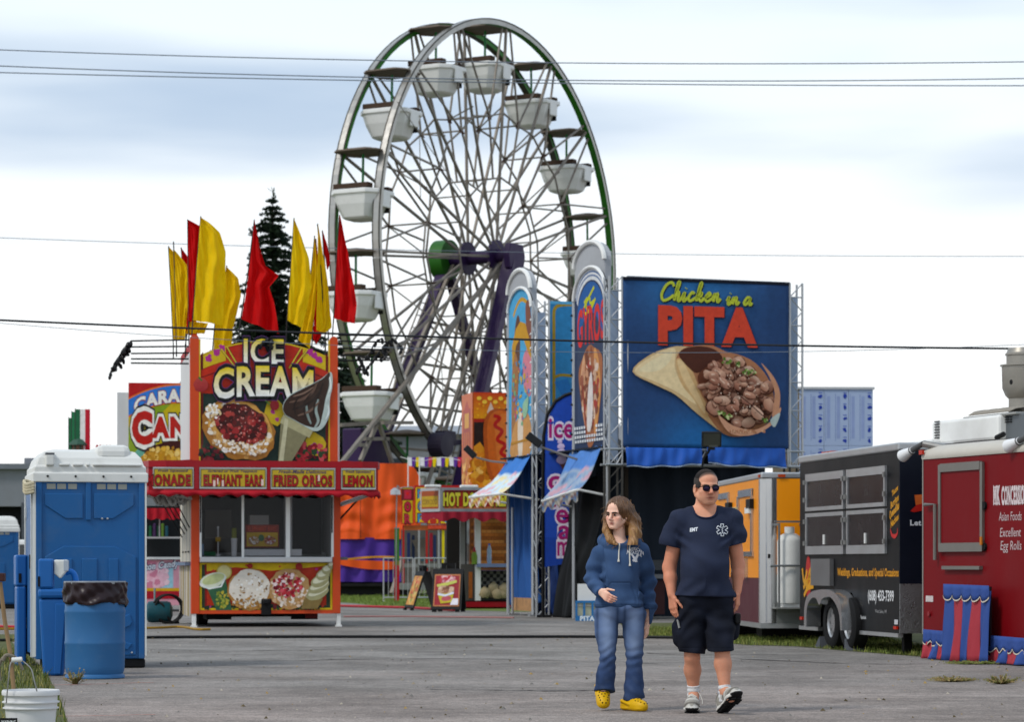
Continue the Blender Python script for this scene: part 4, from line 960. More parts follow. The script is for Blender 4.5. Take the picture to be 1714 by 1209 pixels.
# bucket in the foreground
fr = Frame(43,15.9,0)
t = fr.thing('bucket','white plastic bucket with its wire handle raised, in the near left corner','bucket')
BUCK = mat('bucket_white_plastic','#dedede',.4,0,.04,4,dirt=.2,dirtcol=(.4,.38,.34))
zt = fr.p(43,1158)[1]; rt = .168
MB().lathe([(.128,0),(.132,.004),(.152,zt - .11),(.166,zt - .11),(.166,zt - .104),(.155,zt - .10),(.156,zt - .075),(.170,zt - .075),(.170,zt - .068),(.157,zt - .064),(.158,zt - .03),(.171,zt - .03),(.173,zt - .012),(.168,zt),(.158,zt),(.152,zt - .02),(.126,.01),(0,.01)],56,(0,.17,0)).build('pail',BUCK,t,smooth=True,angle=35)
zc = fr.p(18,1178)[1]; top = fr.p(22,1106)[1]
L_ = [(-.17,.17,zc),(-.16,.10,zc + .12),(-.13,.05,top - .06),(-.085,.03,top)]
Rr = [(.17,.17,zc + .06),(.12,.10,zc + .2),(.02,.05,top - .03),(-.03,.03,top)]
MB().tube(spline([(-.085 - .03,.0,fr.p(18,1178)[1]),(-.10,-.01,zc + .14),(-.092,.0,top - .03),(-.08,.02,top)],8),.004,6).build('wire_handle',STEEL,t,smooth=True)
MB().tube(spline([(-.03,.02,top),(.03,.0,top - .05),(.055,-.02,zc + .13),(.07,-.02,zt - .0)],8),.004,6).build('wire_handle',STEEL,t,smooth=True)
MB().tube([(-.085,.02,top),(-.025,.02,top + .004)],.016,10).build('grip',PWHITE,t,smooth=True)
a = Art(.006); a.rect(-.155,-.05,fr.p(10,1222)[1],fr.p(10,1203)[1],'#1e1f22'); 
for k in range(2): a.text('WARNING' if k == 0 else 'KEEP LID ON',-.145,-.06,fr.p(10,1213 + 7 * k)[1],fr.p(10,1207 + 7 * k)[1],'#e6e6e6',.02)
a.build('bucket_label',t)
# mop handle with its rope hanging over the bucket
fr2 = Frame(10,17.2,0)
t = fr2.thing('mop','wooden mop handle with a dark red brown block and looped rope, leaning over the bucket','mop')
Q = lambda px,py,d=0.0: (fr2.p(px,py)[0],d,fr2.p(px,py)[1])
MB().tube([Q(0,975),Q(8,1040),Q(18,1100),Q(30,1180,-.1),(Q(36,1209,-.1)[0],-.1,.0)],.014,8).build('handle',mat('worn_wood','#9b8263',.8,0,.2,8),t,smooth=True)
B('block',mat('red_brown_wood','#4e3230',.8,0,.2,6),t,fr2.x(-12),fr2.x(8),-.03,.04,Q(0,974)[2],Q(0,960)[2],bevel=.006)
m = MB(); m.tube(spline([Q(2,1140,-.03),Q(0,1115,-.03),Q(10,1099,-.04),Q(22,1098,-.04),Q(32,1106,-.04),Q(40,1122,-.03)],6),.010,7)
m.tube(spline([Q(8,1106,-.05),Q(14,1097,-.06),Q(26,1100,-.05)],5),.013,7); m.build('rope',mat('rope_grey','#8d8578',.9,0,.2,20,bump=.5,bs=90),t,smooth=True)

# teal gas cylinder lying by the stand, with a standpipe and black hose
fr = Frame(262,49.5,5)
t = fr.thing('gas_tank','teal gas tank lying left of the ice cream stand with a looped black hose','gas tank')
xa,xb = fr.x(241),fr.x(289); zc = .22
MB().lathe([(0,0),(.1,.02),(.19,.08),(.2,.14),(.2,xb - xa - .1),(.18,xb - xa - .04),(.08,xb - xa),(0,xb - xa)],24,(xa,0,zc),M=Matrix.Rotation(R(90),4,'Y')).build('tank',mat('teal_paint','#1f5560',.45,0,.1,4,dirt=.3),t,smooth=True)
MB().tube([(fr.x(259),0,zc + .15),(fr.x(259),0,fr.p(259,985)[1])],.018,8).build('standpipe',mat('pale_pipe','#8fa9ac',.5,.3),t)
m = MB()
for k in range(2):
    cx_ = fr.x(280 + 4 * k); m.tube([(cx_ + .26 * math.cos(a),-.1 - .04 * k,zc + .06 + .26 * math.sin(a)) for a in np.linspace(.2,6.5,24)],.022,6)
m.tube(spline([(fr.x(262),-.1,zc + .22),(fr.x(275),-.16,zc + .1),(fr.x(285),-.15,.06),(fr.x(300),-.1,.03)],5),.022,6); m.build('hose',BLACK,t,smooth=True)

# caramel corn stand behind
fr = Frame(245,62,8)
t = fr.thing('caramel_stand','caramel treat stand half hidden behind the ice cream stand, blue arc on its sign','food stand')
X = lambda px: fr.x(px); Z = lambda py: fr.p(245,py)[1]
x0,x1 = X(215),X(330)
B('sign_board',mat('white_board','#d8d8d4',.6,0,.06,2),t,x0,x1,.03,.25,Z(800),Z(641))
B('sign_side',MATS['bleached_side'],t,X(196),x0 - .004,.1,1.6,Z(850),Z(657))
a = Art(.029); A = lambda px: fr.x(px); az = lambda py: Z(py)
a.rect(x0,x1,az(800),az(641),'#cdb92c'); a.poly([(A(215),az(800)),(A(215),az(740)),(A(235),az(752)),(A(262),az(800))],'#e2cf3c'); a.poly([(A(240),az(700)),(A(262),az(676)),(A(290),az(672)),(A(260),az(702))],'#8faa2e'); a.poly([(A(215),az(715)),(A(228),az(722)),(A(240),az(780)),(A(215),az(790))],'#9ab03a')
a.poly([(A(215),az(800)),(A(262),az(742)),(A(240),az(742)),(A(215),az(770))],'#79b9a4')
a.rect(x0,x1,az(670),az(641),'#bf2222'); arc = [(px,648 + ((px - 302) / 88) ** 2 * 25) for px in np.linspace(215,330,14)]
a.poly([(A(p),az(q - 6)) for p,q in arc] + [(A(p),az(q + 27)) for p,q in arc[::-1]],'#e07d35'); a.poly([(A(p),az(q - 3)) for p,q in arc] + [(A(p),az(q + 24)) for p,q in arc[::-1]],'#3a83d0')
for px in range(0): pass
warp = lambda x,z: (x,z - ((x - A(302)) / (A(302) - A(215))) ** 2 * .33)
a.text('CARAMEL',A(225),A(352),az(672),az(652),'#8f1a22',.10,warp=warp); a.text('CARAMEL',A(225),A(352),az(672),az(652),'#f2efe6',.05,warp=warp)
for b_,c in ((.22,'#232323'),(.17,'#f3f1e8'),(.06,'#c2281f')):
    a.text('C',A(222),A(254),az(741),az(692),c,b_); a.text('A',A(255),A(283),az(731),az(700),c,b_); a.text('N',A(286),A(312),az(731),az(700),c,b_)
a.ell(A(238),az(716),.04,.11,'#1b1b1b'); a.ell(A(248),az(716),.1,.02,'#1b1b1b')
a.poly([(A(246),az(750)),(A(283),az(738)),(A(330),az(738)),(A(330),az(762)),(A(240),az(762))],'#4a1c16'); a.ell(A(275),az(780),.62,.38,'#c9962c',0,20,.08); a.blobs(A(275),az(778),.58,.42,150,.055,['#e2b64a','#d3a03a','#f0d488','#b9842a','#e8c466'])
a.build('printed_art',t)
B('awning_band',REDV,t,x0 - .3,x1,-.55,.02,Z(862),Z(852)); m = MB(); m.grid(lambda u,v: (x0 - .3 + u * (x1 - x0 + .3),-.56 + .02 * math.sin(u * 60),Z(852) - v * .22 - .05 * abs(math.sin(u * 25)) * v),80,4); m.build('valance',REDV,t,smooth=True)
B('body',mat('stand_inside_dark','#2b2f30',.7),t,x0 - .25,x1,.9,3,.2,Z(846))
B('counter',WHITE,t,x0 - .3,x1,-.1,.2,Z(937),Z(933)); B('window_bar',WHITE,t,x0 - .3,x1,.05,.1,Z(902),Z(899))
B('window_post',WHITE,t,X(266),X(268),.05,.1,Z(899) + .001,Z(855))
for i in range(6):
    c = ['#2d6b52','#3a8a5a','#6a4a7a','#2f5f4a','#7da24a','#356a78'][i]; B('flavour_jug',mat('jug_%d' % i if False else 'jug_' + 'abcdef'[i],c,.3),t,X(242 + 7 * i),X(247 + 7 * i),.5,.62,Z(899),Z(876 + (i % 2) * 4),bevel=.02)
B('lower_panel',mat('pink_panel','#d9a2ae',.5),t,x0 - .3,x1,.02,.08,.15,Z(938))
a = Art(.019); a.rect(x0 - .3,x1,az(985),az(941),'#dba7b4'); a.poly([(A(262),az(985)),(A(275),az(955)),(A(290),az(950)),(A(290),az(985))],'#a8d3df'); a.ell(A(250),az(965),.25,.3,'#e9b9c6',0,12,.2); a.blobs(A(256),az(964),.4,.28,40,.09,['#eac3cf','#d78fa6','#f0d5dc'])
for b_,c in ((.12,'#2d2f5a'),(.04,'#e9eef4')): a.text('Cotton Candy',A(222),A(300),az(957),az(943),c,b_,.2,warp=lambda x,z: (x,z + (x - A(255)) * .12))
a.rect(x0 - .3,x1,az(990),az(985),'#d9b02a'); a.rect(x0 - .3,x1,az(1003),az(990),'#b32030'); a.build('printed_art',t)

# food stand beyond the toilets: little turret and tricolour flags on its roof
fr = Frame(131,75,0); zr = fr.p(130,762)[1]
t = fr.thing('pizza_stand','far food stand with a small green turret on its roof, showing above the big toilet','food stand')
B('body',mat('far_stand_wall','#b9aba0',.7,0,.1,1),t,fr.x(100),fr.x(205),0,3,.2,zr - .3); B('roof',mat('far_stand_red','#b8323a',.6),t,fr.x(98),fr.x(208),-.3,3.2,zr - .3,zr - .1)
m = MB(); m.grid(lambda u,v: (fr.x(163) + u * (fr.x(190) - fr.x(163)),-.32,zr + .22 - v * .4 + .06 * abs(math.sin(u * 16)) * (1 - v)),40,3); m.build('roof_frill',REDV,t)
cx_ = fr.x(130); m = MB(); m.lathe([(.20,zr - .1),(.20,zr + .28)],8,(cx_,.2,0)); m.build('turret',mat('turret_tan','#8a6f5c',.7,0,.15,6),t)
for k in range(8): a_ = k * .785 + .39; MB().bar((cx_ + .21 * math.cos(a_),.2 + .21 * math.sin(a_),zr - .1),(cx_ + .21 * math.cos(a_),.2 + .21 * math.sin(a_),zr + .28),.035).build('turret_post',mat('turret_green','#3f5f50',.6),t)
MB().lathe([(.30,zr + .28),(.29,zr + .31),(.17,zr + .43),(.06,zr + .49),(.05,zr + .52),(.0,zr + .55)],8,(cx_,.2,0)).build('turret_roof',MATS['turret_green'],t)
def tri(px0,px1,top,bot,cols,label,txt=None,d=.1):
    xa,xb = fr.x(px0),fr.x(px1); za,zb = fr.p(130,bot)[1],fr.p(130,top)[1]; f = thing('feather_banner',label,'flag',fr.o + Vector((xa,d,za)),0,'banners on the far food stand')
    MB().tube([(0,0,-.4),(0,0,zb - za + .02)],.015,6).build('pole',POLE,f); n = len(cols); w = (xb - xa) / n; a = Art(0)
    for i,c in enumerate(cols):
        for j in range(6): a.poly([(w * i + .02 * j / 6 * 0,(zb - za) * j / 6),(w * (i + 1),(zb - za) * j / 6),(w * (i + 1) + .0,(zb - za) * (j + 1) / 6),(w * i,(zb - za) * (j + 1) / 6)],c,y=-.01)
    if txt:
        a.xf = lambda x,z: (w * 1.5 - z,x); a.text(txt,(zb - za) * .2,(zb - za) * .92,-w * .32,w * .32,'#b5322f',.03); a.xf = None
    a.build('cloth',f,BANNER)
tri(112,120,699,757,['#2f7a50'],'short green banner, lowest of the far flags above the toilet roof',d=.3); tri(118,127,689,757,['#35855a'],'green banner between the short green one and the tricolour',d=.2)
tri(125,150,685,757,['#2c6e4a','#e8e6e2','#c2283a'],'green white and red banner with upright red letters, tallest of the far flags','GARLIC')
# ================================================================== ferris wheel
fr = Frame(807,100,-30)        # local x: the axle, towards the camera on the right; local y: sideways in the wheel's plane
W2 = .90; HUBZ = CAMH + (HY - 431) / F * 100; RAD = 8.58; NG = 15
wh = fr.thing('ferris_wheel','tall ferris wheel with white tub gondolas, silver and green rims and purple legs','ferris wheel')
RSIL = mat('rim_silver','#b9b6b0',.32,.75,.14,3,dirt=.3,dirtcol=(.2,.17,.14)); RGRN = mat('rim_green','#347a26',.5,0,.15,2,dirt=.45,dirtcol=(.05,.06,.04))
RDRK = mat('rim_dark','#4a4a42',.6,.2,.2,2,dirt=.5,dirtcol=(.12,.07,.05)); SPK = mat('spoke_steel','#8c857c',.55,.3,.25,3,dirt=.5,dirtcol=(.14,.09,.06),ds=1.0)
RUST = mat('gusset_brown','#53382c',.7,.1,.2,4); PURP = mat('purple_paint','#35204c',.45,0,.1,3,dirt=.25,dirtcol=(.06,.04,.06)); GRNP = mat('green_pole','#2f7f45',.45)
CANOPY = mat('canopy_brown','#7d7064',.7,0,.15,3); TUB = mat('tub_white','#e6e6e3',.35,0,.06,2,dirt=.3,dirtcol=(.42,.40,.36)); SEATP = mat('tub_brown','#4a382b',.7,0,.15,4)
def rim(xc,mats):    # mats: outer band, +x web, inner band, -x web ; built in lengths bolted end to end
    w,rd = .13,.20
    for k in range(NG):
        mb = MB(); n = 6; a0,a1 = 2 * math.pi * k / NG + .0006,2 * math.pi * (k + 1) / NG - .0006
        for q,(xa,ra,xb,rb) in enumerate(((xc - w,RAD + rd / 2,xc + w,RAD + rd / 2),(xc + w,RAD + rd / 2,xc + w,RAD - rd / 2),(xc + w,RAD - rd / 2,xc - w,RAD - rd / 2),(xc - w,RAD - rd / 2,xc - w,RAD + rd / 2))):
            vs = []
            for j in range(n + 1):
                a = a0 + (a1 - a0) * j / n
                for x,r in ((xa,ra),(xb,rb)): vs.append((x,r * math.sin(a),HUBZ + r * math.cos(a)))
            mb.add(vs,[(2*j,2*j+2,2*j+3,2*j+1) for j in range(n)],q)
        # flange lips along both edges
        for x in (xc - w,xc + w):
            vs = []
            for j in range(n + 1):
                a = a0 + (a1 - a0) * j / n
                for dx,r in ((-.02,RAD + rd / 2 + .01),(.02,RAD + rd / 2 + .01),(.02,RAD + rd / 2 - .03),(-.02,RAD + rd / 2 - .03)): vs.append((x + dx,r * math.sin(a),HUBZ + r * math.cos(a)))
            mb.add(vs,[(4*j+i,4*j+4+i,4*j+4+(i+1)%4,4*j+(i+1)%4) for j in range(n) for i in range(4)],4)
        mb.build('rim_length',mats,wh)
rim(W2,[RSIL,RSIL,RGRN,RGRN,RDRK]); rim(-W2,[RSIL,RGRN,RDRK,RDRK,RDRK])
pol = lambda x,a,r: Vector((x,r * math.sin(a),HUBZ + r * math.cos(a)))
ANG = [R(1.5 + 24 * k) for k in range(NG)]
def radial(name,p0,p1,w,m,first=[None]):
    return MB().bar(p0,p1,w).build(name,m,wh)
for sx in (-1,1):
    x = sx * W2
    for k,a in enumerate(ANG):
        b = a + R(12)
        radial('spoke',pol(sx * .62,a,.45),pol(x,a,RAD - .12),.085,SPK)
        radial('spoke',pol(x * .86,b,RAD * .34 * .978),pol(x * .96,b,RAD * .60),.06,SPK)
        radial('spoke_fork',pol(x * .96,b,RAD * .60),pol(x,a + R(2),RAD - .12),.06,SPK)
        radial('spoke_fork',pol(x * .96,b,RAD * .60),pol(x,a + R(22),RAD - .12),.06,SPK)
        radial('ring_brace',pol(x * .94,a,RAD * .62),pol(x * .94,b,RAD * .60),.055,SPK); radial('ring_brace',pol(x * .94,b,RAD * .60),pol(x * .94,a + R(24),RAD * .62),.055,SPK)
        radial('ring_brace',pol(x * .86,a,RAD * .34),pol(x * .86,a + R(24),RAD * .34),.05,SPK)
        q = pol(x * .95,b,RAD * .60); MB().box(-.13,.13,-.012,.012,-.13,.13).build('gusset',RUST,wh,loc=q,rot=(b,0,R(90)))
for k,a in enumerate(ANG):
    b = a + R(12)
    radial('cross_tie',pol(-W2,b,RAD * .60),pol(W2,b,RAD * .60),.055,SPK); radial('cross_tie',pol(-W2 * .9,a,RAD * .34),pol(W2 * .9,a,RAD * .34),.05,SPK)
    radial('cross_tie',pol(-W2,b,RAD * .60),pol(W2,a,RAD * .66),.04,SPK)
# hub, drum, axle
MX = Matrix.Rotation(R(90),4,'Y')
MB().lathe([(.25,-1.75),(.25,1.35)],20,(0,0,HUBZ),M=MX).build('axle',PURP,wh,smooth=True)
for x in (-.62,.62): MB().lathe([(.2,x - .06),(.62,x - .05),(.62,x + .05),(.2,x + .06)],30,(0,0,HUBZ),M=MX).build('hub_flange',PURP,wh,smooth=True)
MB().lathe([(.4,-1.95),(.74,-1.92),(.74,-1.35),(.4,-1.32)],36,(0,0,HUBZ),M=MX).build('drive_drum',mat('drum_green','#2f6a22',.45,0,.1,2,dirt=.2),wh,smooth=True)
mb = MB(); mb.prism([(-.5,HUBZ - .5),(.5,HUBZ - .5),(.62,HUBZ),(.45,HUBZ + .42),(-.45,HUBZ + .42),(-.62,HUBZ)],1.25,1.5,M=Matrix(((0,1,0,0),(1,0,0,0),(0,0,1,0),(0,0,0,1)))); mb.build('bearing_plate',PURP,wh,bevel=.03)
# legs: two A frames, each leg with a ladder rail or a silver strut beside it
def leg(x0,pxf,pyf,xf,w,m,dz=0):
    y,z = fr.q(pxf,pyf,xf); return MB().bar((x0,0,HUBZ + dz),(xf,y,z),w,w * .8).build('leg',m,wh),(Vector((x0,0,HUBZ + dz)),Vector((xf,y,z)))
def groundleg(x0,px,py,xf,w,m,dz=0):
    """a leg seen passing px,py, carried on to the ground"""
    y,z = fr.q(px,py,xf); a = Vector((x0,0,HUBZ + dz)); b = Vector((xf,y,z)); t = (HUBZ + dz - .1) / (a.z - b.z); e = a + (b - a) * t
    return MB().bar(a,e,w,w * .8).build('leg',m,wh),(a,e)
_,A1 = groundleg(-1.55,652,700,-1.75,.42,PURP,-.2); _,A2 = groundleg(1.25,795,700,1.6,.46,PURP,-.1)
_,A3 = groundleg(-1.5,812,680,-1.8,.34,PURP,-.3); groundleg(1.2,862,700,1.5,.2,SPK,-.3); groundleg(.9,640,690,1.4,.14,SPK,-.2); groundleg(-1.2,640,720,-1.3,.13,SPK,-.1)
groundleg(.8,742,730,1.2,.12,SPK,-.2); groundleg(-.9,780,740,-1.0,.10,SPK,-.2)
def ladder(A,off,n):
    a,e = A; d = (e - a).normalized(); o = Vector(off); s_ = Vector((0,.34,0)); L_ = (e - a).length
    for q in (o,o + s_): MB().bar(a + q + d * 1.5,e + q,.04).build('ladder_rail',SPK,wh)
    for i in range(n): p = a + o + d * (1.8 + i * (L_ - 2.0) / n); MB().bar(p,p + s_,.035).build('ladder_rung',SPK,wh)
ladder(A1,(-.1,-.62,0),22); ladder(A2,(-.1,-.75,0),22)
for i in range(6):
    f = .18 + i * .13; MB().bar(A1[0].lerp(A1[1],f),A3[0].lerp(A3[1],f),.09).build('leg_tie',SPK,wh)
    if i < 5: MB().bar(A1[0].lerp(A1[1],f),A3[0].lerp(A3[1],f + .13),.06).build('leg_tie',SPK,wh)
# base trailer and drive motor
B('base_frame',PURP,wh,-2.3,2.3,-5.5,5.5,.5,.9); B('base_deck',STEEL,wh,-1.2,1.2,-5,5,.902,1.0)
for x in (-1.6,1.6):
    for y in (-4.8,4.8): B('outrigger',PURP,wh,x - .15,x + .15,y - .15,y + .15,0,.5)
def at(px,py,x): y,z = fr.q(px,py,x); return Vector((x,y,z))
mb = MB(); p = at(737,745,1.5); mb.lathe([(.1,-.3),(.45,-.28),(.45,.28),(.1,.3)],20,p,M=MX); mb.bar(p,p + Vector((0,2.2,.25)),.18); mb.box(p.x - .2,p.x + .2,p.y - .05,p.y + .75,p.z + .1,p.z + .5); mb.build('drive_motor',mat('motor_dark','#2c2438',.5,0,.2,3),wh,bevel=.02)
p0,p1,p2 = at(570,712,.5),at(634,708,.5),at(660,772,.5)
for a_,b_ in ((p0,p1),(at(632,708,.5),at(603,772,.5)),(at(634,708,.5),at(656,775,.5)),(at(610,735,.5),at(650,735,.5)),(at(596,745,.5),at(610,745,.5)),(at(640,708,1),at(690,708,1))): MB().bar(a_,b_,.12).build('loading_frame',SPK,wh)
mb = MB(); p = at(612,745,-1); mb.box(p.x - .4,p.x + .4,p.y - .9,p.y + 1.0,p.z - .7,p.z + .55); mb.build('control_box',PURP,wh,bevel=.05)
# gondolas: tub, brown seat rim, green centre pole, little canopy
def gondola():
    g = None; hw,hd = .98,.84
    def octo(s,z,c=.34): a,b = hw * s,hd * s; return [(a,-b + c * s,z),(a,b - c * s,z),(a - c * s,b,z),(-a + c * s,b,z),(-a,b - c * s,z),(-a,-b + c * s,z),(-a + c * s,-b,z),(a - c * s,-b,z)]
    mb = MB(); lev = [(a_,z_ + .16) for a_,z_ in ((.50,-2.54),(.62,-2.48),(.83,-2.05),(.93,-1.72),(1.0,-1.70),(1.0,-1.56),(.95,-1.54),(.80,-1.9),(.58,-2.38))]
    vs = [];
    for s,z in lev: vs += octo(s,z)
    fs = [(8*i+j,8*i+(j+1)%8,8*i+8+(j+1)%8,8*i+8+j) for i in range(len(lev) - 1) for j in range(8)] + [tuple(range(8))[::-1],tuple(8 * (len(lev) - 1) + j for j in range(8))]
    tub = mb.add(vs,fs).build('gondola',TUB,wh,bevel=.03)
    m = MB()
    for y in (-.62,.62): m.box(-.72,.72,y - .16,y + .16,-1.37,-1.19)
    m.box(-.9,-.62,-.45,.45,-1.37,-1.25)
    m.build('seat_rim',SEATP,tub,bevel=.02)
    m = MB(); m.box(hw * .94,hw * 1.005,-.26,.26,-1.99,-1.42); m.build('gate',TUB,tub,bevel=.03,rot=None)
    MB().box(hw * .7,hw * .93,.28,.31,-2.14,-1.44).build('gate_gap',DARK,tub)
    MB().tube([(0,0,-2.24),(0,0,-.08)],.045,8).build('centre_pole',GRNP,tub)
    MB().lathe([(.16,-1.46),(.2,-1.42),(.2,-1.39),(.05,-1.39)],16,(0,0,0)).build('turning_wheel',SEATP,tub)
    m = MB(); c_ = [(.9,-.0),(.9,-.05),(.5,.09),(.1,.15)]; vs = []
    for s,z in c_: vs += octo(s,z,.3)
    m.add(vs,[(8*i+(j+1)%8,8*i+j,8*i+8+j,8*i+8+(j+1)%8) for i in range(3) for j in range(8)][::1] + [tuple(8 * 3 + j for j in range(8)),tuple(range(8))[::-1]]); m.build('canopy',CANOPY,tub)
    MB().tube([(-W2,0,0.03),(W2,0,0.03)],.05,8).build('pivot_bar',SPK,tub)
    return tub
g0 = gondola()
for k,a in enumerate(ANG):
    g = g0 if k == 0 else copy_tree(g0,wh)
    g.location = pol(0,a,RAD - .02); g.rotation_euler = (R(random.uniform(-2,2)),0,0)
# guy wires
for a_,b_ in (((702,210),(704,330)),((665,170),(840,420)),((735,560),(745,700))): MB().bar(at(*a_,1.2),at(*b_,1.2),.02).build('guy_wire',SPK,wh)
# ================================================================== things between the stands
# orange and purple covered ride
OTARP = mat('orange_tarp','#e8652f',.6,0,.06,1.2,bump=.25,bs=5); PTARP = mat('purple_tarp','#57369a',.6,0,.08,1.2,bump=.25,bs=5)
fr = Frame(632,93,6)
t = fr.thing('covered_ride','carnival ride covered by a slack orange tarp over a purple skirt','ride')
X = lambda px,d=0: fr.p(px,HY,d)[0]; Z = lambda py: fr.p(632,py)[1]
xa,xb = X(545),X(704); zt,zm,zb = Z(776),Z(903),Z(977)
def orange(u,v):
    x = xa + u * (xb - xa); z = zt + (zm - zt) * v
    if u > .86: z += -(u - .86) / .14 * .55 * (1 - v) * (u - .86) / .14
    s_ = math.sin(u * 2 * math.pi % math.pi); w_ = v + .10 * s_; y = .05 * math.sin(u * 19 + 2 * v) * (.3 + v) + .03 * math.sin(u * 43 + v * 5) + .06 * s_ * math.sin(min(max((w_ - .45) / .55,0),1) * 15) * v + .10 * s_ * v
    return (x,-y,z)
MB().grid(orange,90,70).build('orange_tarp',OTARP,t,smooth=True,angle=180)
MB().grid(lambda u,v: (xa + u * (xb - xa),-.06 * math.sin(u * 31 + v * 2) - .1 * abs(math.sin(u * 13)) * v,zm + .05 + (zb - zm) * v),80,20).build('purple_skirt',PTARP,t,smooth=True,angle=180)
MB().grid(lambda u,v: (xa + u * (xb - xa),-.16 - .03 * math.sin(u * 31),Z(931 + 10 * (u - .6) ** 2 * 3) - v * (Z(931) - Z(934.5))),40,2).build('gold_band',mat('gold_band','#d99a35',.6),t)
MB().grid(lambda u,v: (xa + u * (xb - xa),-.165 - .03 * math.sin(u * 31),Z(936 + 6 * u) - v * (Z(936) - Z(951)) * (.3 + .7 * math.sin(u * 3.0))),40,4).build('orange_swoosh',OTARP,t)
B('platform',DARK,t,xa,xb - .3,.15,6,.02,zt - 1.5); B('gap_shade',DARK,t,xa,xb,-.1,.1,zb - .1,zb)  # dark strip under the skirt, added for the shadow gap
for px in (603,): MB().tube([(X(px),-.2,Z(901)),(X(px),-.15,Z(826))],.012,6).build('seam_strap',DARK,t)
# bunting
fr = Frame(722,88,0)
t = fr.thing('bunting','string of purple white and yellow pennants above the small booth','bunting')
P = lambda px,py: fr.p(px,py)
pts = [P(670,765)] + [P(px,769 + 3 * math.sin((px - 682) * .08)) for px in range(682,775,8)]; MB().tube([(x,0,z) for x,z in pts],.012,5).build('cord',WHITE,t)
for px in (683,702): MB().tube([(P(px,765)[0],0,P(px,765)[1]),(P(px,900)[0],0,P(px,830)[1])],.02,6).build('cord_pole',WHITE,t)
BUN = {c: mat('bunting_' + c,h,.7) for c,h in (('white','#e9e8ec'),('purple','#6a3aa0'),('yellow','#e6cf2a'),('pink','#d0405c'))}
for i,px in enumerate(range(682,772,7)):
    x,z = P(px,767); c = ['white','purple','yellow','white','purple','pink','yellow'][i % 7]; hh = .30 if c != 'white' else .27
    m = MB(); m.prism([(x,z + .02),(x + .15,z + .02),(x + (.145 if c == 'white' else .09),z - hh),(x + .01,z - hh * .95)],-.006,.006); m.build('pennant',BUN[c],t)
# game booth with bright panels
fr = Frame(722,84,5)
t = fr.thing('game_booth','small red and yellow game booth with bright number panels on yellow posts','booth')
X = lambda px,d=0: fr.p(px,HY,d)[0]; Z = lambda py: fr.p(722,py)[1]
YP = mat('booth_yellow','#ddcc2a',.5); RP = mat('booth_red','#b92a26',.5)
B('roof',RP,t,X(694),X(778),-.05,2.2,Z(818),Z(813))
specs = [(672,692,816,878,'#cfae2b','#c2304a'),(694,714,815,876,'#e0c62e','#2f9ac4'),(715,735,868,878,'#e0b62e','#c84030'),(736,768,866,878,'#e2d030','#38a2c8')]
for i,(a_,b_,y0,y1,c,c2) in enumerate(specs):
    p = B('board',RP,t,X(a_),X(b_),-.06,.0,Z(y1),Z(y0)); ar = Art(-.061); w = X(b_) - X(a_); ar.rect(X(a_) + .03,X(b_) - .03,Z(y1) + .03,Z(y0) - .03,c)
    if i < 2:
        for q in range(3): ar.text(['1','0','R'][q] if i == 0 else ['P','O','P'][q],X(a_) + w * .25,X(b_) - w * .22,Z(y0) - .38 * (q + 1),Z(y0) - .38 * q - .1,'#7a1a20',.1); ar.text(['1','0','R'][q] if i == 0 else ['P','O','P'][q],X(a_) + w * .27,X(b_) - w * .24,Z(y0) - .38 * (q + 1) + .02,Z(y0) - .38 * q - .1,c2,.02)
        ar.ell((X(a_) + X(b_)) / 2,Z(y0) - .2,.05,.05,'#d8262a')
    else: ar.ell((X(a_) + X(b_)) / 2,(Z(y0) + Z(y1)) / 2,w * .3,.08,c2)
    ar.build('board_print',p)
B('frieze',mat('booth_frieze','#c06a38',.5,0,.3,8),t,X(676),X(766),.02,.12,Z(888),Z(880))
for i,(px,m) in enumerate(((674,RP),(700,MATS['aluminium']),(713,RP),(733,MATS['aluminium']),(740,YP),(763,YP))): B('post',m,t,X(px),X(px + (4 if m is YP else 3)),.03,.14,.5,Z(880))
B('rear_wall',mat('booth_wall','#6d6a64',.7,0,.2,1.5),t,X(676),X(770),1.7,1.8,.5,Z(886)); B('counter',STEEL,t,X(676),X(770),-.02,.5,1.0,1.12); B('deck',STEEL,t,X(672),X(772),-.05,2.2,.3,.5)
for i,(px,c) in enumerate(((684,'#2b3a6a'),(692,'#1f2f4a'),(708,'#3f6a7a'),(722,'#a83044'),(728,'#2f3f6a'),(750,'#4a4f45'))): B('prize_rack',mat('prize_' + 'abcdef'[i],c,.6),t,X(px),X(px + 5),.9,1.1,1.2,Z(892 + (i % 3) * 4))
m = MB(); m.prism([(X(690),Z(905)),(X(716),Z(900)),(X(711),Z(935)),(X(704),Z(935))],.3,.35); m.build('slide_panel',mat('slide_grey','#7e776c',.6),t)
B('side_drape',PTARP,t,X(764),X(771),-.04,.02,Z(893),Z(868)); B('valance',mat('booth_trim','#d3543a',.6,0,.3,12),t,X(716),X(764),-.04,.018,Z(886),Z(879))
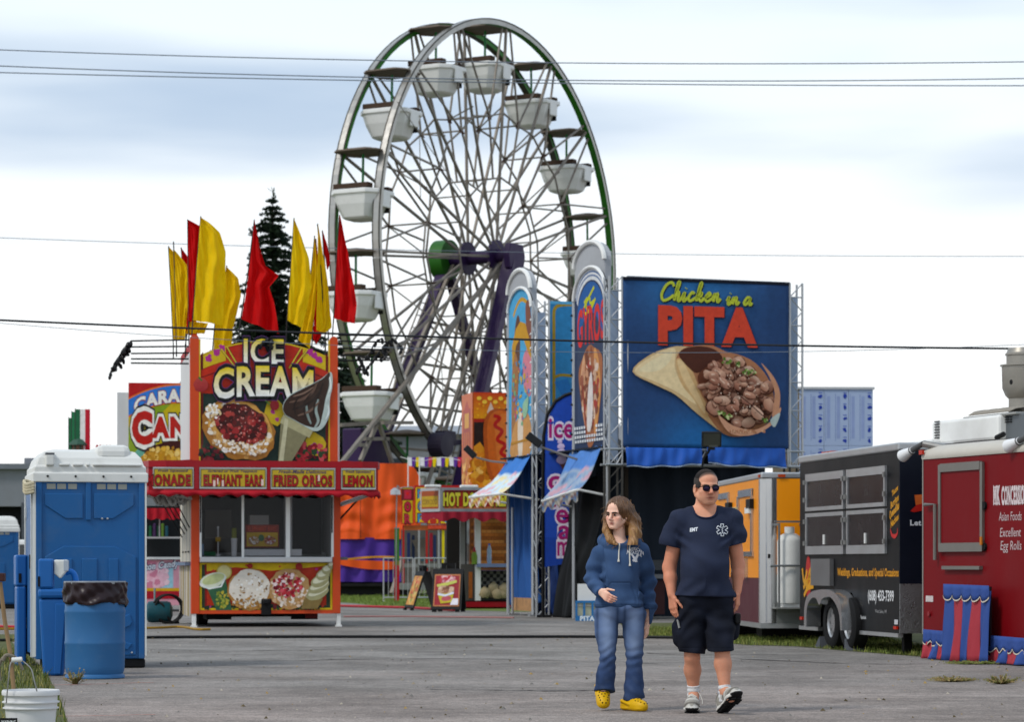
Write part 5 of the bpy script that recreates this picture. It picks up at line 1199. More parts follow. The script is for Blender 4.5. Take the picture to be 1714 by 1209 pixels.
# crowd barrier and striped post
fr = Frame(700,79,3)
X = lambda px,d=0: fr.p(px,HY,d)[0]; Z = lambda py: fr.p(700,py)[1]
for (a_,b_,lab) in ((642,691,'white metal crowd barrier beside the striped post'),(694,768,'white metal crowd barrier behind the sandwich boards')):
    t = thing('crowd_barrier',lab,'barrier',fr.o + fr.u * X((a_ + b_) / 2),fr.a,'crowd barriers on the lawn'); w = (X(b_) - X(a_)) / 2; zt = Z(935); zb = .12
    for z in (zt,zb): MB().tube([(-w,0,z),(w,0,z)],.022,6).build('rail',ALU,t)
    for x in (-w,w): MB().tube([(x,0,.0),(x,0,zt)],.022,6).build('upright',ALU,t); B('foot',WHITE,t,x - .03,x + .03,-.25,.25,0,.03)
    n = int(w * 2 / .13)
    for i in range(1,n): MB().tube([(-w + 2 * w * i / n,0,zb),(-w + 2 * w * i / n,0,zt)],.009,5).build('bar',ALU,t)
xa,za = fr.x(664),0
t = thing('striped_post','tall post, green above and red below, standing at the crowd barrier','post',fr.o + fr.u * xa + fr.n * -.6,fr.a)
zt = Z(886); B('lower_section',mat('post_red','#b5212b',.5),t,-.07,.07,-.05,.05,0,zt * .5); B('middle_section',mat('post_olive','#7a7a2f',.5),t,-.07,.07,-.05,.05,zt * .5 + .002,zt * .56); B('upper_section',mat('post_green','#3f7a35',.5),t,-.07,.07,-.05,.05,zt * .56 + .002,zt); B('cap',STEEL,t,-.08,.08,-.06,.06,zt + .001,zt + .03)
xa,za = fr.p(663,824,-1); t = thing('flood_lamp','small grey lamp on a bent arm in front of the orange tarp','lamp',fr.o + fr.u * xa + fr.n * -1,fr.a)
MB().tube(spline([(0,0,0),(.02,0,za - .1),(.12,0,za + .1),(.4,0,za + .14),(.5,0,za + .1)],5),.02,6).build('arm',STEEL,t); MB().lathe([(.05,.12),(.14,.05),(.15,-.08),(.0,-.08)],14,(-.02,0,za)).build('lamp_head',ALU,t,smooth=True)

# ---------------------------------------------------------------- corn dog stand
fr = Frame(790,66,12)
t = fr.thing('corn_dog_stand','corn dog and french fry stand with a huge corn dog picture on its roof box','food stand')
X = lambda px,d=0: fr.p(px,HY,d)[0]; Z = lambda py,d=0: fr.p(800,py,d)[1]
x0,x1 = X(793),X(872)
B('roof_box',mat('box_orange','#c26a24',.5),t,x0,x1,0,1.4,Z(822),Z(657))
a = Art(-.001); A = lambda px: X(px)
a.rect(x0,x1,Z(822),Z(657),'#d2761f'); a.rect(x0,x1,Z(702),Z(657),'#e0a01f','#c8441f'); a.rect(x0,x1,Z(707),Z(701),'#a82a1a'); a.rect(x0,A(815),Z(760),Z(707),'#2c1710')
a.poly([(A(793),Z(822)),(A(793),Z(748)),(A(803),Z(740)),(A(812),Z(752)),(A(822),Z(765)),(A(835),Z(822))],'#d9952f'); a.blobs(A(812),Z(790),.38,.5,90,.09,['#e0a53c','#c77c22','#eec06a','#b5661c','#d98a2a'])
for i in range(7): a.ell(A(802 + 9 * i),Z(667 + (i % 2) * 6),.06,.05,'#eec850')
for i in range(18): a.ell(A(random.uniform(797,868)),Z(random.uniform(676,698)),.02,.02,'#e9b93a')
a.poly([(A(815),Z(690)),(A(821),Z(673)),(A(828),Z(690)),(A(826),Z(702)),(A(818),Z(702))],'#d9c2b0')
dog = spline([(813,775),(809,735),(810,706),(820,688),(838,684),(858,692),(868,720),(868,815),(835,815),(820,800)],5,True)
a.poly([(A(p),Z(q)) for p,q in dog],'#b4571f'); dog2 = [((p - 838) * .86 + 840,(q - 750) * .93 + 749) for p,q in dog]; a.poly([(A(p),Z(q)) for p,q in dog2],'#cc6a28'); dog3 = [((p - 838) * .6 + 846,(q - 750) * .8 + 745) for p,q in dog]; a.poly([(A(p),Z(q)) for p,q in dog3],'#d67c37')
a.stroke(spline([(A(p),Z(q)) for p,q in ((826,696),(836,700),(828,712),(840,722),(832,736),(845,745),(838,758),(850,768),(845,782),(858,792))],6),.09,'#b81f17')
a.build('printed_art',t)
B('roof_side',mat('box_side','#c9622c',.5),t,x0 - .03,x0 - .002,.01,1.39,Z(822),Z(657))
sd = Frame(790,66,12 - 90); so = MB(); a = Art(0.0)
side_y = lambda f: f * 1.39
a.rect(-1.39,0,Z(822),Z(657),'#cc6a30'); a.rect(-1.2,-.25,Z(752),Z(683),'#a8321d'); a.poly([(-1.2,Z(690)),(-.72,Z(668)),(-.25,Z(690))],'#b53a22'); a.rect(-1.0,-.45,Z(715),Z(690),'#d8a23a')
for u in (-.98,-.72,-.46): a.rect(u - .04,u + .04,Z(752),Z(722),'#d98a3a')
a.build('side_print',t,loc=(x0 - .031,0,0),rot=(0,0,R(-90))); a = Art(-.004)
a.blobs(-.7,Z(792),.6,.4,60,.09,['#e0a24a','#d17a2a','#edc070','#b86422'])
o = a.build('fries_print',t,loc=(x0 - .031,0,0),rot=(0,0,R(-90)))
# marquee: front fascia and a canted end
mz0,mz1 = Z(857,-.6),Z(817,-.6); mx0,mx1 = X(740,-.6),X(880,-.6)
p = B('fascia',ALU,t,mx0,mx1,-.6,-.5,mz0,mz1); a = Art(-.601); a.rect(mx0 + .05,mx1,mz0 + .07,mz1 - .06,'#a62f22'); a.rect(mx0 + .05,mx1,mz0 + .07,mz0 + .12,'#c0764a'); a.rect(mx0 + .05,mx1,mz1 - .11,mz1 - .06,'#7a1c14')
for b_,c in ((.14,'#4a1410'),(.06,'#d8cf4e')): a.text('HOT DOGS',X(738,-.6) + .06,X(812,-.6),mz0 + .15,mz1 - .14,c,b_); a.text('FRENCH FRIES',X(824,-.6),X(905,-.6),mz0 + .15,mz1 - .14,c,b_)
a.build('fascia_print',p)
m = MB(); e0 = Vector((mx0 - .02,-.55,0)); e1 = Vector((X(707,.1),.25,0)); m.bar((e0.x,e0.y,(mz0 + mz1) / 2),(e1.x,e1.y,(mz0 + mz1) / 2),.06,mz1 - mz0); p = m.build('end_fascia',ALU,t)
d = (e0 - e1).normalized(); L_ = (e0 - e1).length; a = Art(-.032); a.rect(.05,L_ - .06,mz0 + .07,mz1 - .07,'#a8552a'); a.rect(.07,L_ - .08,mz0 + .12,mz1 - .2,'#c2a22c'); a.text('CORN DOGS',.1,L_ - .1,mz0 + .18,mz1 - .28,'#8a6a1c',.03)
a.build('end_print',t,loc=(e1.x,e1.y,0),rot=(0,0,math.atan2(d.y,d.x)))
a_,b_ = e1,e0
def valf(u,v):
    if u < .22: q = e1.lerp(e0,u / .22)
    else: q = Vector((mx0 + (mx1 - mx0) * (u - .22) / .78,-.61,0))
    return (q.x,q.y - .02 * math.sin(u * 60) - .02,mz0 - v * (.20 + .05 * math.sin(u * 34)))
MB().grid(valf,90,5).build('valance',mat('crimson_valance','#a02538',.7,0,.1,5),t,smooth=True)
B('marquee_roof',ALU,t,mx0,mx1,-.5,.9,mz1 - .06,mz1)
for px0,px1 in ((711,738),(770,800)): B('cover_roll',WHITE,t,X(px0,-.5),X(px1,-.5),-.58,-.4,mz1 + .001,mz1 + .07,bevel=.03)
zf = Z(1016); xL = X(772)
B('base',REDP,t,xL,x1,0,.06,Z(1017),Z(1008)); B('under',DARK,t,xL + .1,x1,.2,2.4,.02,Z(1012))
B('floor',DARK,t,xL,x1,.06,2.5,Z(1008),Z(1005)); B('rear_wall',mat('brick_orange_back','#8f5f3a',.8),t,X(806),x1,1.5,1.56,Z(955),mz0)
# brick patterned back wall: rows of bricks
BR = [mat('wall_brick_' + n,c,.85,0,.12,6) for n,c in (('amber','#b5733a'),('tan','#c48a4e'),('brown','#9a5f30'))]
bz0,bz1 = Z(950),Z(868); nr = 14
for r in range(nr):
    for k in range(9):
        xw = .125; xx = X(806) + .03 + k * (xw + .008) + (xw / 2 if r % 2 else 0)
        if xx + xw < x1: B('brick',BR[(r * 7 + k * 3) % 3],t,xx,xx + xw,1.485,1.499,bz0 + r * (bz1 - bz0) / nr,bz0 + (r + 1) * (bz1 - bz0) / nr - .008)
B('counter',mat('counter_blue','#8795b5',.4),t,X(798),x1,-.15,.45,Z(950),Z(944)); B('post',WHITE,t,X(796),X(805),.02,.12,Z(1006),mz0)
B('side_wall',mat('stand_grey','#8d8c88',.6,0,.1,2),t,xL,X(780),.1,.2,Z(1006),mz0); B('glass_side',GLS,t,X(781),X(795),.1,.12,Z(940),mz0); B('dark_back',mat('stand_dark','#2a2826',.8),t,xL,X(806),1.9,2.0,Z(1006),mz0)
B('apron',mat('apron_grey','#57534e',.6),t,xL,X(795),.04,.1,Z(1006),Z(945)); B('fry_panel',mat('fry_panel','#a4602c',.6,0,.3,8),t,X(785),X(791),.02,.038,Z(1002),Z(958))
ck = MB(); dk = MB()
for i in range(12):
    for j in range(5):
        (ck if (i + j) % 2 else dk).box(X(807) + i * .085,X(807) + i * .085 + .083,.3,.31,Z(985) + j * .085,Z(985) + j * .085 + .083)
ck.build('checker_panel',mat('checker_white','#77756f',.6),t); dk.build('checker_panel',DARK,t)
B('shelf',DARK,t,X(806),x1,-.02,.35,Z(1006),Z(1002))
ST = mat('burlap','#a89a7c',.9,0,.15,8,bump=.6,bs=40)
for i,(px,py,r) in enumerate(((812,993,9),(806,1002,7),(828,985,9),(833,996,9),(845,988,10),(823,1003,7),(842,1003,8))):
    x,z = X(px),Z(py); z = max(z,Z(1002) + .1); rr = r / 68
    tt = thing('burlap_bundle',['upper left round burlap bundle on the low shelf under the corn dog counter','lowest left round burlap bundle, at the shelf front of the corn dog stand','topmost middle round burlap bundle before the checkered panel','middle round burlap bundle resting on two others','right round burlap bundle next to the blue curtain','small round burlap bundle low in the middle of the pile','low round burlap bundle in the right of the pile'][i],'bundle',fr.o + fr.u * x + fr.n * (.05 + .05 * (i % 3)) + Vector((0,0,z - rr)),0,'round burlap bundles')
    MB().lathe([(0,0),(rr * .7,rr * .15),(rr,rr * .8),(rr * .85,rr * 1.5),(rr * .45,rr * 1.85),(rr * .3,rr * 1.95),(0,rr * 1.9)],16,sx=1.1).build('sack',ST,tt,smooth=True); MB().lathe([(rr * .3,rr * 1.93),(rr * .36,rr * 2.05),(rr * .2,rr * 2.15),(0,rr * 2.1)],10).build('tuft',ST,tt,smooth=True)
x,z = X(819,.1),Z(945); tt = thing('water_bottle','clear water bottle with a blue cap on the corn dog counter','bottle',fr.o + fr.u * x + fr.n * .1 + Vector((0,0,Z(944))),0)
MB().lathe([(.05,0),(.055,.02),(.055,.2),(.05,.24),(.055,.28),(.055,.33),(.03,.42),(.025,.45)],14).build('body',mat('bottle_plastic','#9fb2c4',.15),tt,smooth=True); MB().lathe([(.028,.45),(.028,.49),(0,.49)],12).build('cap',mat('cap_blue','#2a6ac0',.4),tt)
x = X(791,.3); tt = thing('condiment_bottle','green and red condiment bottle beside the white post of the corn dog stand','bottle',fr.o + fr.u * x + fr.n * .05 + Vector((0,0,Z(945))),0); MB().lathe([(.07,0),(.075,.2),(.05,.3)],12).build('body',mat('relish_green','#7d9a3a',.4),tt,smooth=True); MB().lathe([(.05,.3),(.02,.42),(0,.42)],10).build('cap',REDP,tt)
# sandwich boards
def aboard(px0,px1,top,bot,Y,deg,label,art,lean=.16,wide=None):
    f = Frame((px0 + px1) / 2,Y,deg); t = f.thing('sandwich_board',label,'sandwich board'); w = wide or f.x(px1) - f.x((px0 + px1) / 2); h = f.p((px0 + px1) / 2,top)[1]
    for s_ in (-1,1):
        m = MB(); hw = w; y0,y1 = s_ * (h * lean + .25),s_ * .05
        def pt(x,z): q = z / h; return (x,y0 + (y1 - y0) * q,z)
        m.add([pt(-hw,.06),pt(hw,.06),pt(hw,h),pt(-hw,h)],[(0,1,2,3)]); m.build('panel',mat('board_black','#1d1d1e',.55),t,solid=.03)
        for x in (-hw + .08,hw - .08): B('foot',BLACK,t,x - .05,x + .05,y0 - .03,y0 + .03,0,.06)
        if s_ < 0:
            a = Art(0); a.xf = None; art(a,hw * .86,.14,h * .93); o = a.build('poster',t); o.location = (0,y0 - .02,0)
            o.rotation_euler = (-math.atan2(abs(y0 - y1),h),0,0)
    m = MB()
    for x in (-.16,.06): m.box(x,x + .1,-.05,.05,h - .02,h + .08)
    m.box(-.16,.16,-.05,.05,h + .08,h + .14); m.build('handle',BLACK,t); return t
def art1(a,w,z0,z1):
    a.rect(-w,w,z0,z1,'#c98a5a'); a.rect(-w * .92,w * .92,z0 + .03,z1 - .03,'#a5303a'); h = z1 - z0
    a.blobs(0,z0 + h * .82,w * .7,h * .11,60,.05,['#dba0a8','#c46a78','#eac8c8','#c23a48']); a.poly([(-w * .8,z0 + h * .68),(-w * .1,z0 + h * .74),(w * .7,z0 + h * .82),(w * .75,z0 + h * .74),(0,z0 + h * .64),(-w * .75,z0 + h * .6)],'#cfd070')
    a.ell(-w * .1,z0 + h * .5,w * .62,h * .13,'#b98d74',0,18,.05); a.blobs(-w * .1,z0 + h * .5,w * .58,h * .12,60,.045,['#c9a78c','#a5745a','#dcc2a8','#8a5c48'])
    a.poly([(-w * .68,z0 + h * .38),(w * .55,z0 + h * .42),(w * .45,z0 + h * .12),(-w * .42,z0 + h * .08)],'#c9b93e'); a.ell(0,z0 + h * .24,w * .4,h * .08,'#c2606a',8); a.stroke([(-w * .68,z0 + h * .38),(-w * .1,z0 + h * .33),(w * .55,z0 + h * .42)],.05,'#dfe4ee'); a.poly([(w * .3,z0 + .03),(w * .92,z0 + .03),(w * .92,z0 + h * .24),(w * .5,z0 + h * .24)],'#ece9ee')
def art2(a,w,z0,z1):
    a.rect(-w,w,z0,z1,'#cf9a4a'); a.blobs(0,(z0 + z1) / 2,w * .85,(z1 - z0) * .45,150,.06,['#e0b060','#c9603a','#d8c07a','#9aa04a','#d07a6a','#b5502e'])
aboard(726,776,953,1022,62,-8,'black sandwich board with a red ice cream poster, in front of the corn dog stand',art1)
aboard(690,726,957,1018,64,-71,'orange sandwich board turned edgeways, left of the red poster board',art2,.12,.36)
t = thing('paper_scrap','small white paper scrap on the asphalt before the sandwich boards','litter',(*gp(724,1034),0)); B('paper',WHITE,t,-.07,.07,-.05,.05,.004,.02)
# ================================================================== food pavilion of trusses and banners
FP = Frame(1032,52,18); FS = Frame(1032,52,-72)
pv = FP.thing('food_pavilion','food pavilion of silver trusses with a big blue chicken pita banner','food pavilion')
SR = (0,0,R(-90))       # the left flank's own frame inside the pavilion
TRS = mat('truss_aluminium','#b9bbbd',.35,.7,.08,4,dirt=.15); COVER = mat('truss_cloth','#a9b8cc',.7,0,.1,3)
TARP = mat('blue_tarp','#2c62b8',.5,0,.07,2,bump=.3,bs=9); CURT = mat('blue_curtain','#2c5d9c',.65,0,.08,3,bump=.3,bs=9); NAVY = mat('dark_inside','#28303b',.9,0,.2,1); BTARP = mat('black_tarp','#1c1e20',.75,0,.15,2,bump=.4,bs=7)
def truss(x,y,z0,z1,w=.27,cover=True):
    for i in (0,1):
        for j in (0,1): MB().tube([(x + i * w,y + j * w,z0),(x + i * w,y + j * w,z1)],.024,8).build('truss_chord',TRS,pv,smooth=True)
    n = int((z1 - z0) / w)
    for k in range(n):
        za,zb = z0 + k * (z1 - z0) / n,z0 + (k + 1) * (z1 - z0) / n
        if k % 2: za,zb = zb,za
        for a,b in (((x,y,za),(x + w,y,zb)),((x,y + w,za),(x,y,zb))): MB().tube([a,b],.012,5).build('truss_lacing',TRS,pv)
        if k % 3 == 0: MB().tube([(x,y,za),(x + w,y,za)],.014,5).build('truss_rung',TRS,pv)
    MB().tube([(x,y + w,z0),(x + w,y + w,z1)],.012,5).build('truss_lacing',TRS,pv)
    if cover: B('truss_cover',COVER,pv,x + .03,x + w - .03,y + w * .6,y + w * .65,z0 + .1,z1 - .25)
PZf = lambda px,py,d=0: FP.p(px,py,d)
xA,xB = FP.x(1018),FP.x(1322); zb,zt = PZf(1032,778)[1],PZf(1032,462)[1]
truss(xA + .02,0,zb,zt); truss(FP.x(1322),0,PZf(1330,783)[1],PZf(1330,474)[1])
# short base truss boxes and horizontal beams
z0,z1 = PZf(1032,778)[1],PZf(1032,752)[1]
for z in (z0,z1):
    for d in (0,.27): MB().tube([(xA - .06,d,z),(FP.x(1346),d,z)],.024,8).build('beam_chord',TRS,pv,smooth=True)
n = 24
for k in range(n):
    xa = xA + (FP.x(1342) - xA) * k / n; xb = xA + (FP.x(1342) - xA) * (k + 1) / n; za,zc = (z0,z1) if k % 2 else (z1,z0); MB().tube([(xa,0,za),(xb,0,zc)],.012,5).build('beam_lacing',TRS,pv)
for px in (1050,1318): MB().tube([(FP.x(px),-.02,PZf(px,480)[1]),(FP.x(px),-.02,z0)],.02,6).build('banner_pole',TRS,pv)
MB().tube([(FP.x(1049),-.02,PZf(1049,463)[1] + .0),(FP.x(1321),-.02,PZf(1321,474)[1])],.02,6).build('banner_pole',TRS,pv)
# lower truss legs with shade put into their colour, back wall, counter band
LEGT = mat('truss_leg_shaded','#4c4a46',.6,.3,.2,3)
for lx in (xA + .02,FP.x(1322)):
    for i in (0,.27):
        for j in (0,.27): MB().tube([(lx + i,j,0),(lx + i,j,zb)],.024,8).build('truss_leg',LEGT,pv)
    for k in range(11): za = zb * k / 11; MB().tube([(lx,0,za),(lx + .27,0,za + zb / 11)],.012,5).build('leg_lacing',LEGT,pv)
xw = FP.x(1330)
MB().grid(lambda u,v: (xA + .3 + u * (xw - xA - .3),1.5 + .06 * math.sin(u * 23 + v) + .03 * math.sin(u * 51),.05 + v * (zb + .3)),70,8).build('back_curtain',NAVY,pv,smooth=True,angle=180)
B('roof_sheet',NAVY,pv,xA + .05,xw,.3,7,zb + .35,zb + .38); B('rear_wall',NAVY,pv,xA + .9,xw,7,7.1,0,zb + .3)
B('kitchen_front',mat('maroon_panel','#3d1d1e',.6),pv,xA + .5,FP.x(1150),1.2,1.3,.1,PZf(1100,972,1.2)[1]); B('serving_shelf',mat('shelf_grey','#6f7072',.5),pv,xA + .5,FP.x(1150),1.1,1.4,PZf(1100,969,1.1)[1],PZf(1100,962,1.1)[1]); B('screen_band',mat('screen_grey','#4a4c4e',.6,0,.2,6),pv,xA + .5,FP.x(1150),1.25,1.28,PZf(1100,955,1.2)[1],PZf(1100,938,1.2)[1])
# the chicken pita banner
f = lambda px,py: FP.p(px,py,-.05)
bp = [f(1049,466),f(1320,476),f(1312,756),f(1043,748)]
x0,x1 = bp[3][0],bp[1][0]; z0b,z1b = bp[3][1],bp[0][1]
gx = lambda u,v: x0 + u * (x1 - x0); gz = lambda v: z0b + v * (z1b - z0b)
mb = MB(); nu,nv = 40,40; cl = []
n0,n1,n2 = lin('#304e7c'),lin('#3f86c0'),lin('#3078b6')
for j in range(nv + 1):
    for i in range(nu + 1):
        u,v = i / nu,j / nv; k = math.exp(-((u - .42) ** 2 / .09 + (v - .98) ** 2 / .05)) * .8 + math.exp(-((u - .48) ** 2 / .07 + (v - .02) ** 2 / .035)) * 1.0
        k = min(k,1); c = tuple(n0[q] * (1 - k) + (n1 if v > .5 else n2)[q] * k for q in range(3))
        if u > .86 and v > .4: c = tuple(q * .9 for q in c)
        cl.append(c)
def bz(u,v): y = -.05 + .012 * math.sin(u * 9 + v * 3) + .008 * math.sin(v * 14 + u * 5); return (gx(u,v),y,gz(v))
mb.grid(bz,nu,nv,0,cl); mb.build('banner_cloth',BANNER,pv,smooth=True,solid=.004)
B('banner_top_hem',mat('hem_navy','#141a2a',.8),pv,x0,x1,-.075,-.02,z1b - .03,z1b + .03)
a = Art(-.085)
f2 = lambda px,py: FP.p(px,py,-.085)
def ptx(px0,px1,py0,py1): return f2(px0,py1)[0],f2(px1,py1)[0],f2((px0 + px1) / 2,py1)[1],f2((px0 + px1) / 2,py0)[1]
for dx,c in ((.02,'#1a2038'),(0,'#d4523c')): X0,X1,Z0,Z1 = ptx(1104,1266,518,575); a.text('PITA',X0 + dx,X1 + dx,Z0 - dx,Z1 - dx,c,.06)
# script words drawn as brush strokes: shapes in a 0..1 box per letter
SCR = {'C': [[(.95,.78),(.75,1.0),(.35,.85),(.08,.35),(.25,0),(.65,.08),(1.0,.3)]],'h': [[(.0,.1),(.45,.8),(.5,1.05),(.3,.95),(.2,.4),(.12,0)],[(.15,.2),(.5,.5),(.6,.35),(.55,.05),(.75,.0),(1,.2)]],'i': [[(0,.2),(.4,.5),(.3,.05),(.6,0),(1,.2)],[(.5,.72),(.56,.76)]],
       'c': [[(.8,.42),(.5,.52),(.15,.2),(.4,0),(1,.2)]],'k': [[(0,.1),(.5,.85),(.45,1.05),(.28,.8),(.12,0)],[(.2,.2),(.65,.5),(.6,.3),(.3,.24),(.7,0),(1,.2)]],'e': [[(.1,.2),(.7,.4),(.5,.52),(.15,.2),(.45,0),(1,.2)]],'n': [[(0,.2),(.25,.5),(.15,0)],[(.18,.2),(.55,.5),(.6,.1),(.75,0),(1,.2)]],'a': [[(.75,.45),(.4,.5),(.1,.15),(.3,0),(.7,.3),(.78,.5),(.7,.1),(.85,0),(1,.15)]]}
def script(a,word,x0,x1,z0,z1,w,col,slant=.15):
    ad = {'C': 1.5,'i': .6,' ': .45,'a': 1.1}; tot = sum(ad.get(c,.95) for c in word); x = x0; sx = (x1 - x0) / tot; h = z1 - z0
    for c in word:
        wd = ad.get(c,.95) * sx
        for st_ in SCR.get(c,[]):
            P = spline([(x + p * wd * .98 + q * h * slant,z0 + q * h * (1.0 if c in 'Chk' else .95)) for p,q in st_],5); a.stroke(P,w,col)
        x += wd
for o,c in ((.022,'#18223c'),(0,'#c3cb4e')):
    X0,X1,Z0,Z1 = ptx(1104,1205,474,504); script(a,'Chicken',X0 + o,X1 + o,Z0 - o,Z1 - o,.055,c); X0,X1,Z0,Z1 = ptx(1215,1258,484,510); script(a,'in a',X0 + o,X1 + o,Z0 - o,Z1 - o + .0,.052,c)
S86 = 1 / 86.5
def pp(L_): return [f2(p,q) for p,q in L_]
Zq = lambda x,y,sc=3.358: (1000 + x / sc,440 + y / sc)      # sightings taken on an enlargement
poly = lambda pts,col: a.poly(spline(pp([Zq(*q) for q in pts]),4,True),col)
poly([(195,612),(290,520),(400,478),(480,470),(640,500),(560,640),(640,870),(700,955),(560,850),(440,745),(330,690)],'#d9bd92')
poly([(205,612),(300,528),(430,480),(432,580),(470,680),(560,800),(440,725),(330,672)],'#eed9b0'); poly([(230,606),(320,540),(415,500),(400,560),(330,610)],'#efe0bc')
poly([(440,560),(460,500),(520,470),(640,466),(720,500),(800,520),(880,560),(950,640),(985,730),(985,830),(940,915),(860,965),(760,978),(690,950),(620,860),(560,740),(480,640)],'#b98462')
poly([(440,545),(500,560),(545,640),(580,740),(625,820),(600,870),(540,770),(470,680)],'#dbb887'); poly([(445,555),(480,560),(520,640),(590,790),(600,850),(540,760),(480,660)],'#e8cda0')
poly([(455,520),(490,482),(580,470),(660,490),(700,540),(640,580),(560,620),(510,590)],'#5a3226'); poly([(560,640),(620,580),(700,545),(800,560),(880,620),(930,700),(940,800),(900,880),(820,910),(720,900),(640,820),(590,730)],'#7d4a36')
cx_,cz_ = f2(*Zq(765,735)); random.seed(21)
for k in range(190):
    t_ = random.uniform(0,6.283); r_ = math.sqrt(random.random()); ax_,az_ = .80 * r_ * math.cos(t_),.62 * r_ * math.sin(t_); X_,Z_ = cx_ + ax_ * .85 + az_ * .35,cz_ - ax_ * .4 + az_ * .9
    sz = random.uniform(.06,.17); asp = random.uniform(.45,.85); ro = random.uniform(-60,30); lo,hi = random.choice((('#8a5a46','#d2a48c'),('#a06c56','#dfb8a0'),('#7a4a3a','#c4917a'),('#ac7c64','#e6c6b0'),('#946250','#d8ac96')))
    a.ell(X_ + .006,Z_ - .012,sz * 1.08,sz * asp * 1.1,'#5f3628',ro,12,.10); a.ell(X_,Z_,sz,sz * asp,lo,ro,12,.10,col2=hi)
    if k % 2: a.ell(X_ - sz * .2,Z_ + sz * asp * .35,sz * .45,sz * asp * .22,'#e0c0aa',ro,9,.2)
a.blobs(cx_,cz_,.52,.46,70,.014,['#ead2c0','#f0ddcc','#5a3020','#d8b49c'],rot=-30)
for q in ((690,560),(750,575),(800,620),(660,850),(690,870),(830,625),(900,890)):
    X_,Z_ = f2(*Zq(*q)); a.blobs(X_,Z_,.09,.05,12,.026,['#5d7a34','#7a9446','#3f5f2a','#c9d09a'])
poly([(640,862),(720,920),(840,945),(930,900),(985,820),(985,850),(940,915),(860,965),(760,978),(690,950)],'#d0a184'); poly([(880,570),(950,650),(985,740),(975,850),(940,880),(955,740),(925,650)],'#c9987a')
a.blobs(*f2(*Zq(800,955)),.42,.03,60,.02,['#b07c5c','#dcb898','#c08c6c']); a.stroke(spline(pp([Zq(690,700),Zq(780,770),Zq(870,850),Zq(905,880)]),5),.02,'#4a261c'); poly([(930,890),(985,850),(955,930)],'#b9c4c0')
a.build('banner_print',pv,BANNER)
# blue tarp valance in two lengths
for pa_,pb_ in ((1044,1172),(1180,1311)):
    xa_,xb_ = FP.x(pa_),FP.x(pb_); q0,q1 = FP.p((pa_ + pb_) / 2,750,-.09)[1],FP.p((pa_ + pb_) / 2,781,-.12)[1]; sg = 1 if pa_ < 1100 else -1
    def fn(u,v,xa_=xa_,xb_=xb_,q0=q0,q1=q1,sg=sg):
        bot = q1 + .07 * (u if sg > 0 else 1 - u) ** 3 + .015 * math.sin(u * 17); return (xa_ + u * (xb_ - xa_),-.10 - .05 * v - .035 * math.sin(u * 16 + v * 3) * v - .015 * math.sin(u * 43 + 2 * v) - .02 * abs(math.sin(u * 6)) * math.sin(v * 3),q0 + (bot - q0) * v)
    MB().grid(fn,60,12).build('tarp_valance',TARP,pv,smooth=True,angle=180,solid=.006); MB().grid(lambda u,v: (lambda p: (p[0],p[1] - .008,p[2] - .02 * v))(fn(u,1)),60,1).build('valance_hem',COVER,pv)
# ---------- left flank
def sp(px,py,d=0.0): return FS.p(px,py,d)
def flank(o): o.rotation_euler = SR; return o
def arch_pts(L0,apex,R0,botL,botR,d,n=9,sharp=.5):
    """left spring, apex, right spring and bottom corners as seen; -> outline in the flank's plane"""
    l,ap,r = sp(*L0,d),sp(*apex,d),sp(*R0,d); zs = min(l[1],r[1]); out = []
    xc,hw,hh = (l[0] + r[0]) / 2,(r[0] - l[0]) / 2,ap[1] - zs
    for i in range(n * 2 + 1): t = math.pi * i / (2 * n); out.append((xc - hw * math.cos(t),zs + hh * math.sin(t)))
    zb_ = (sp(*botL,d)[1] + sp(*botR,d)[1]) / 2
    return out + [(r[0],zb_),(l[0],zb_)],(l[0],r[0],zs,ap[1],zb_)
GREYB = mat('arch_box_grey','#b4b6b9',.55,.1,.06,4,dirt=.2)
for L0,ap,R0,bl,br,d in (((962,450),(989,405),(1013,432),(962,520),(1013,520),.30),((851,494),(870,452),(889,474),(851,560),(889,560),.30)):
    pts,_ = arch_pts(L0,ap,R0,bl,br,d); m = MB(); m.prism(pts,d,d + .13); flank(m.build('arch_box',GREYB,pv)); m = MB()
    top = pts[:19]; m.tube([(x,d - .02,z) for x,z in top],.05,6); flank(m.build('arch_rim',WHITE,pv,smooth=True))
def flank_banner(L0,ap,R0,bl,br,ground,draw,d=-.03):
    pts,box = arch_pts(L0,ap,R0,bl,br,d); m = MB(); m.prism(pts,d,d + .03); flank(m.build('banner_cloth',BANNER,pv)); a = Art(d - .002); a.poly(pts,ground); draw(a,box,pts); flank(a.build('banner_print',pv,BANNER))
    m = MB(); m.tube([(x,d - .03,z) for x,z in pts[:19]],.035,6); flank(m.build('rope_light',WHITE,pv,smooth=True))
    for x in (box[0] - .05,box[1] + .05):
        m = MB(); m.tube([(x,d,box[2] + .02),(x,d,0.0)],.04,8); flank(m.build('flank_pole',TRS,pv,smooth=True)); m = MB(); z = box[2]
        while z > box[4]: m.lathe([(.02,0),(.028,.02),(0,.05)],6,(x,d - .05,z)); z -= .3
        flank(m.build('pole_bulb',BLACK if x < box[0] else WHITE,pv))
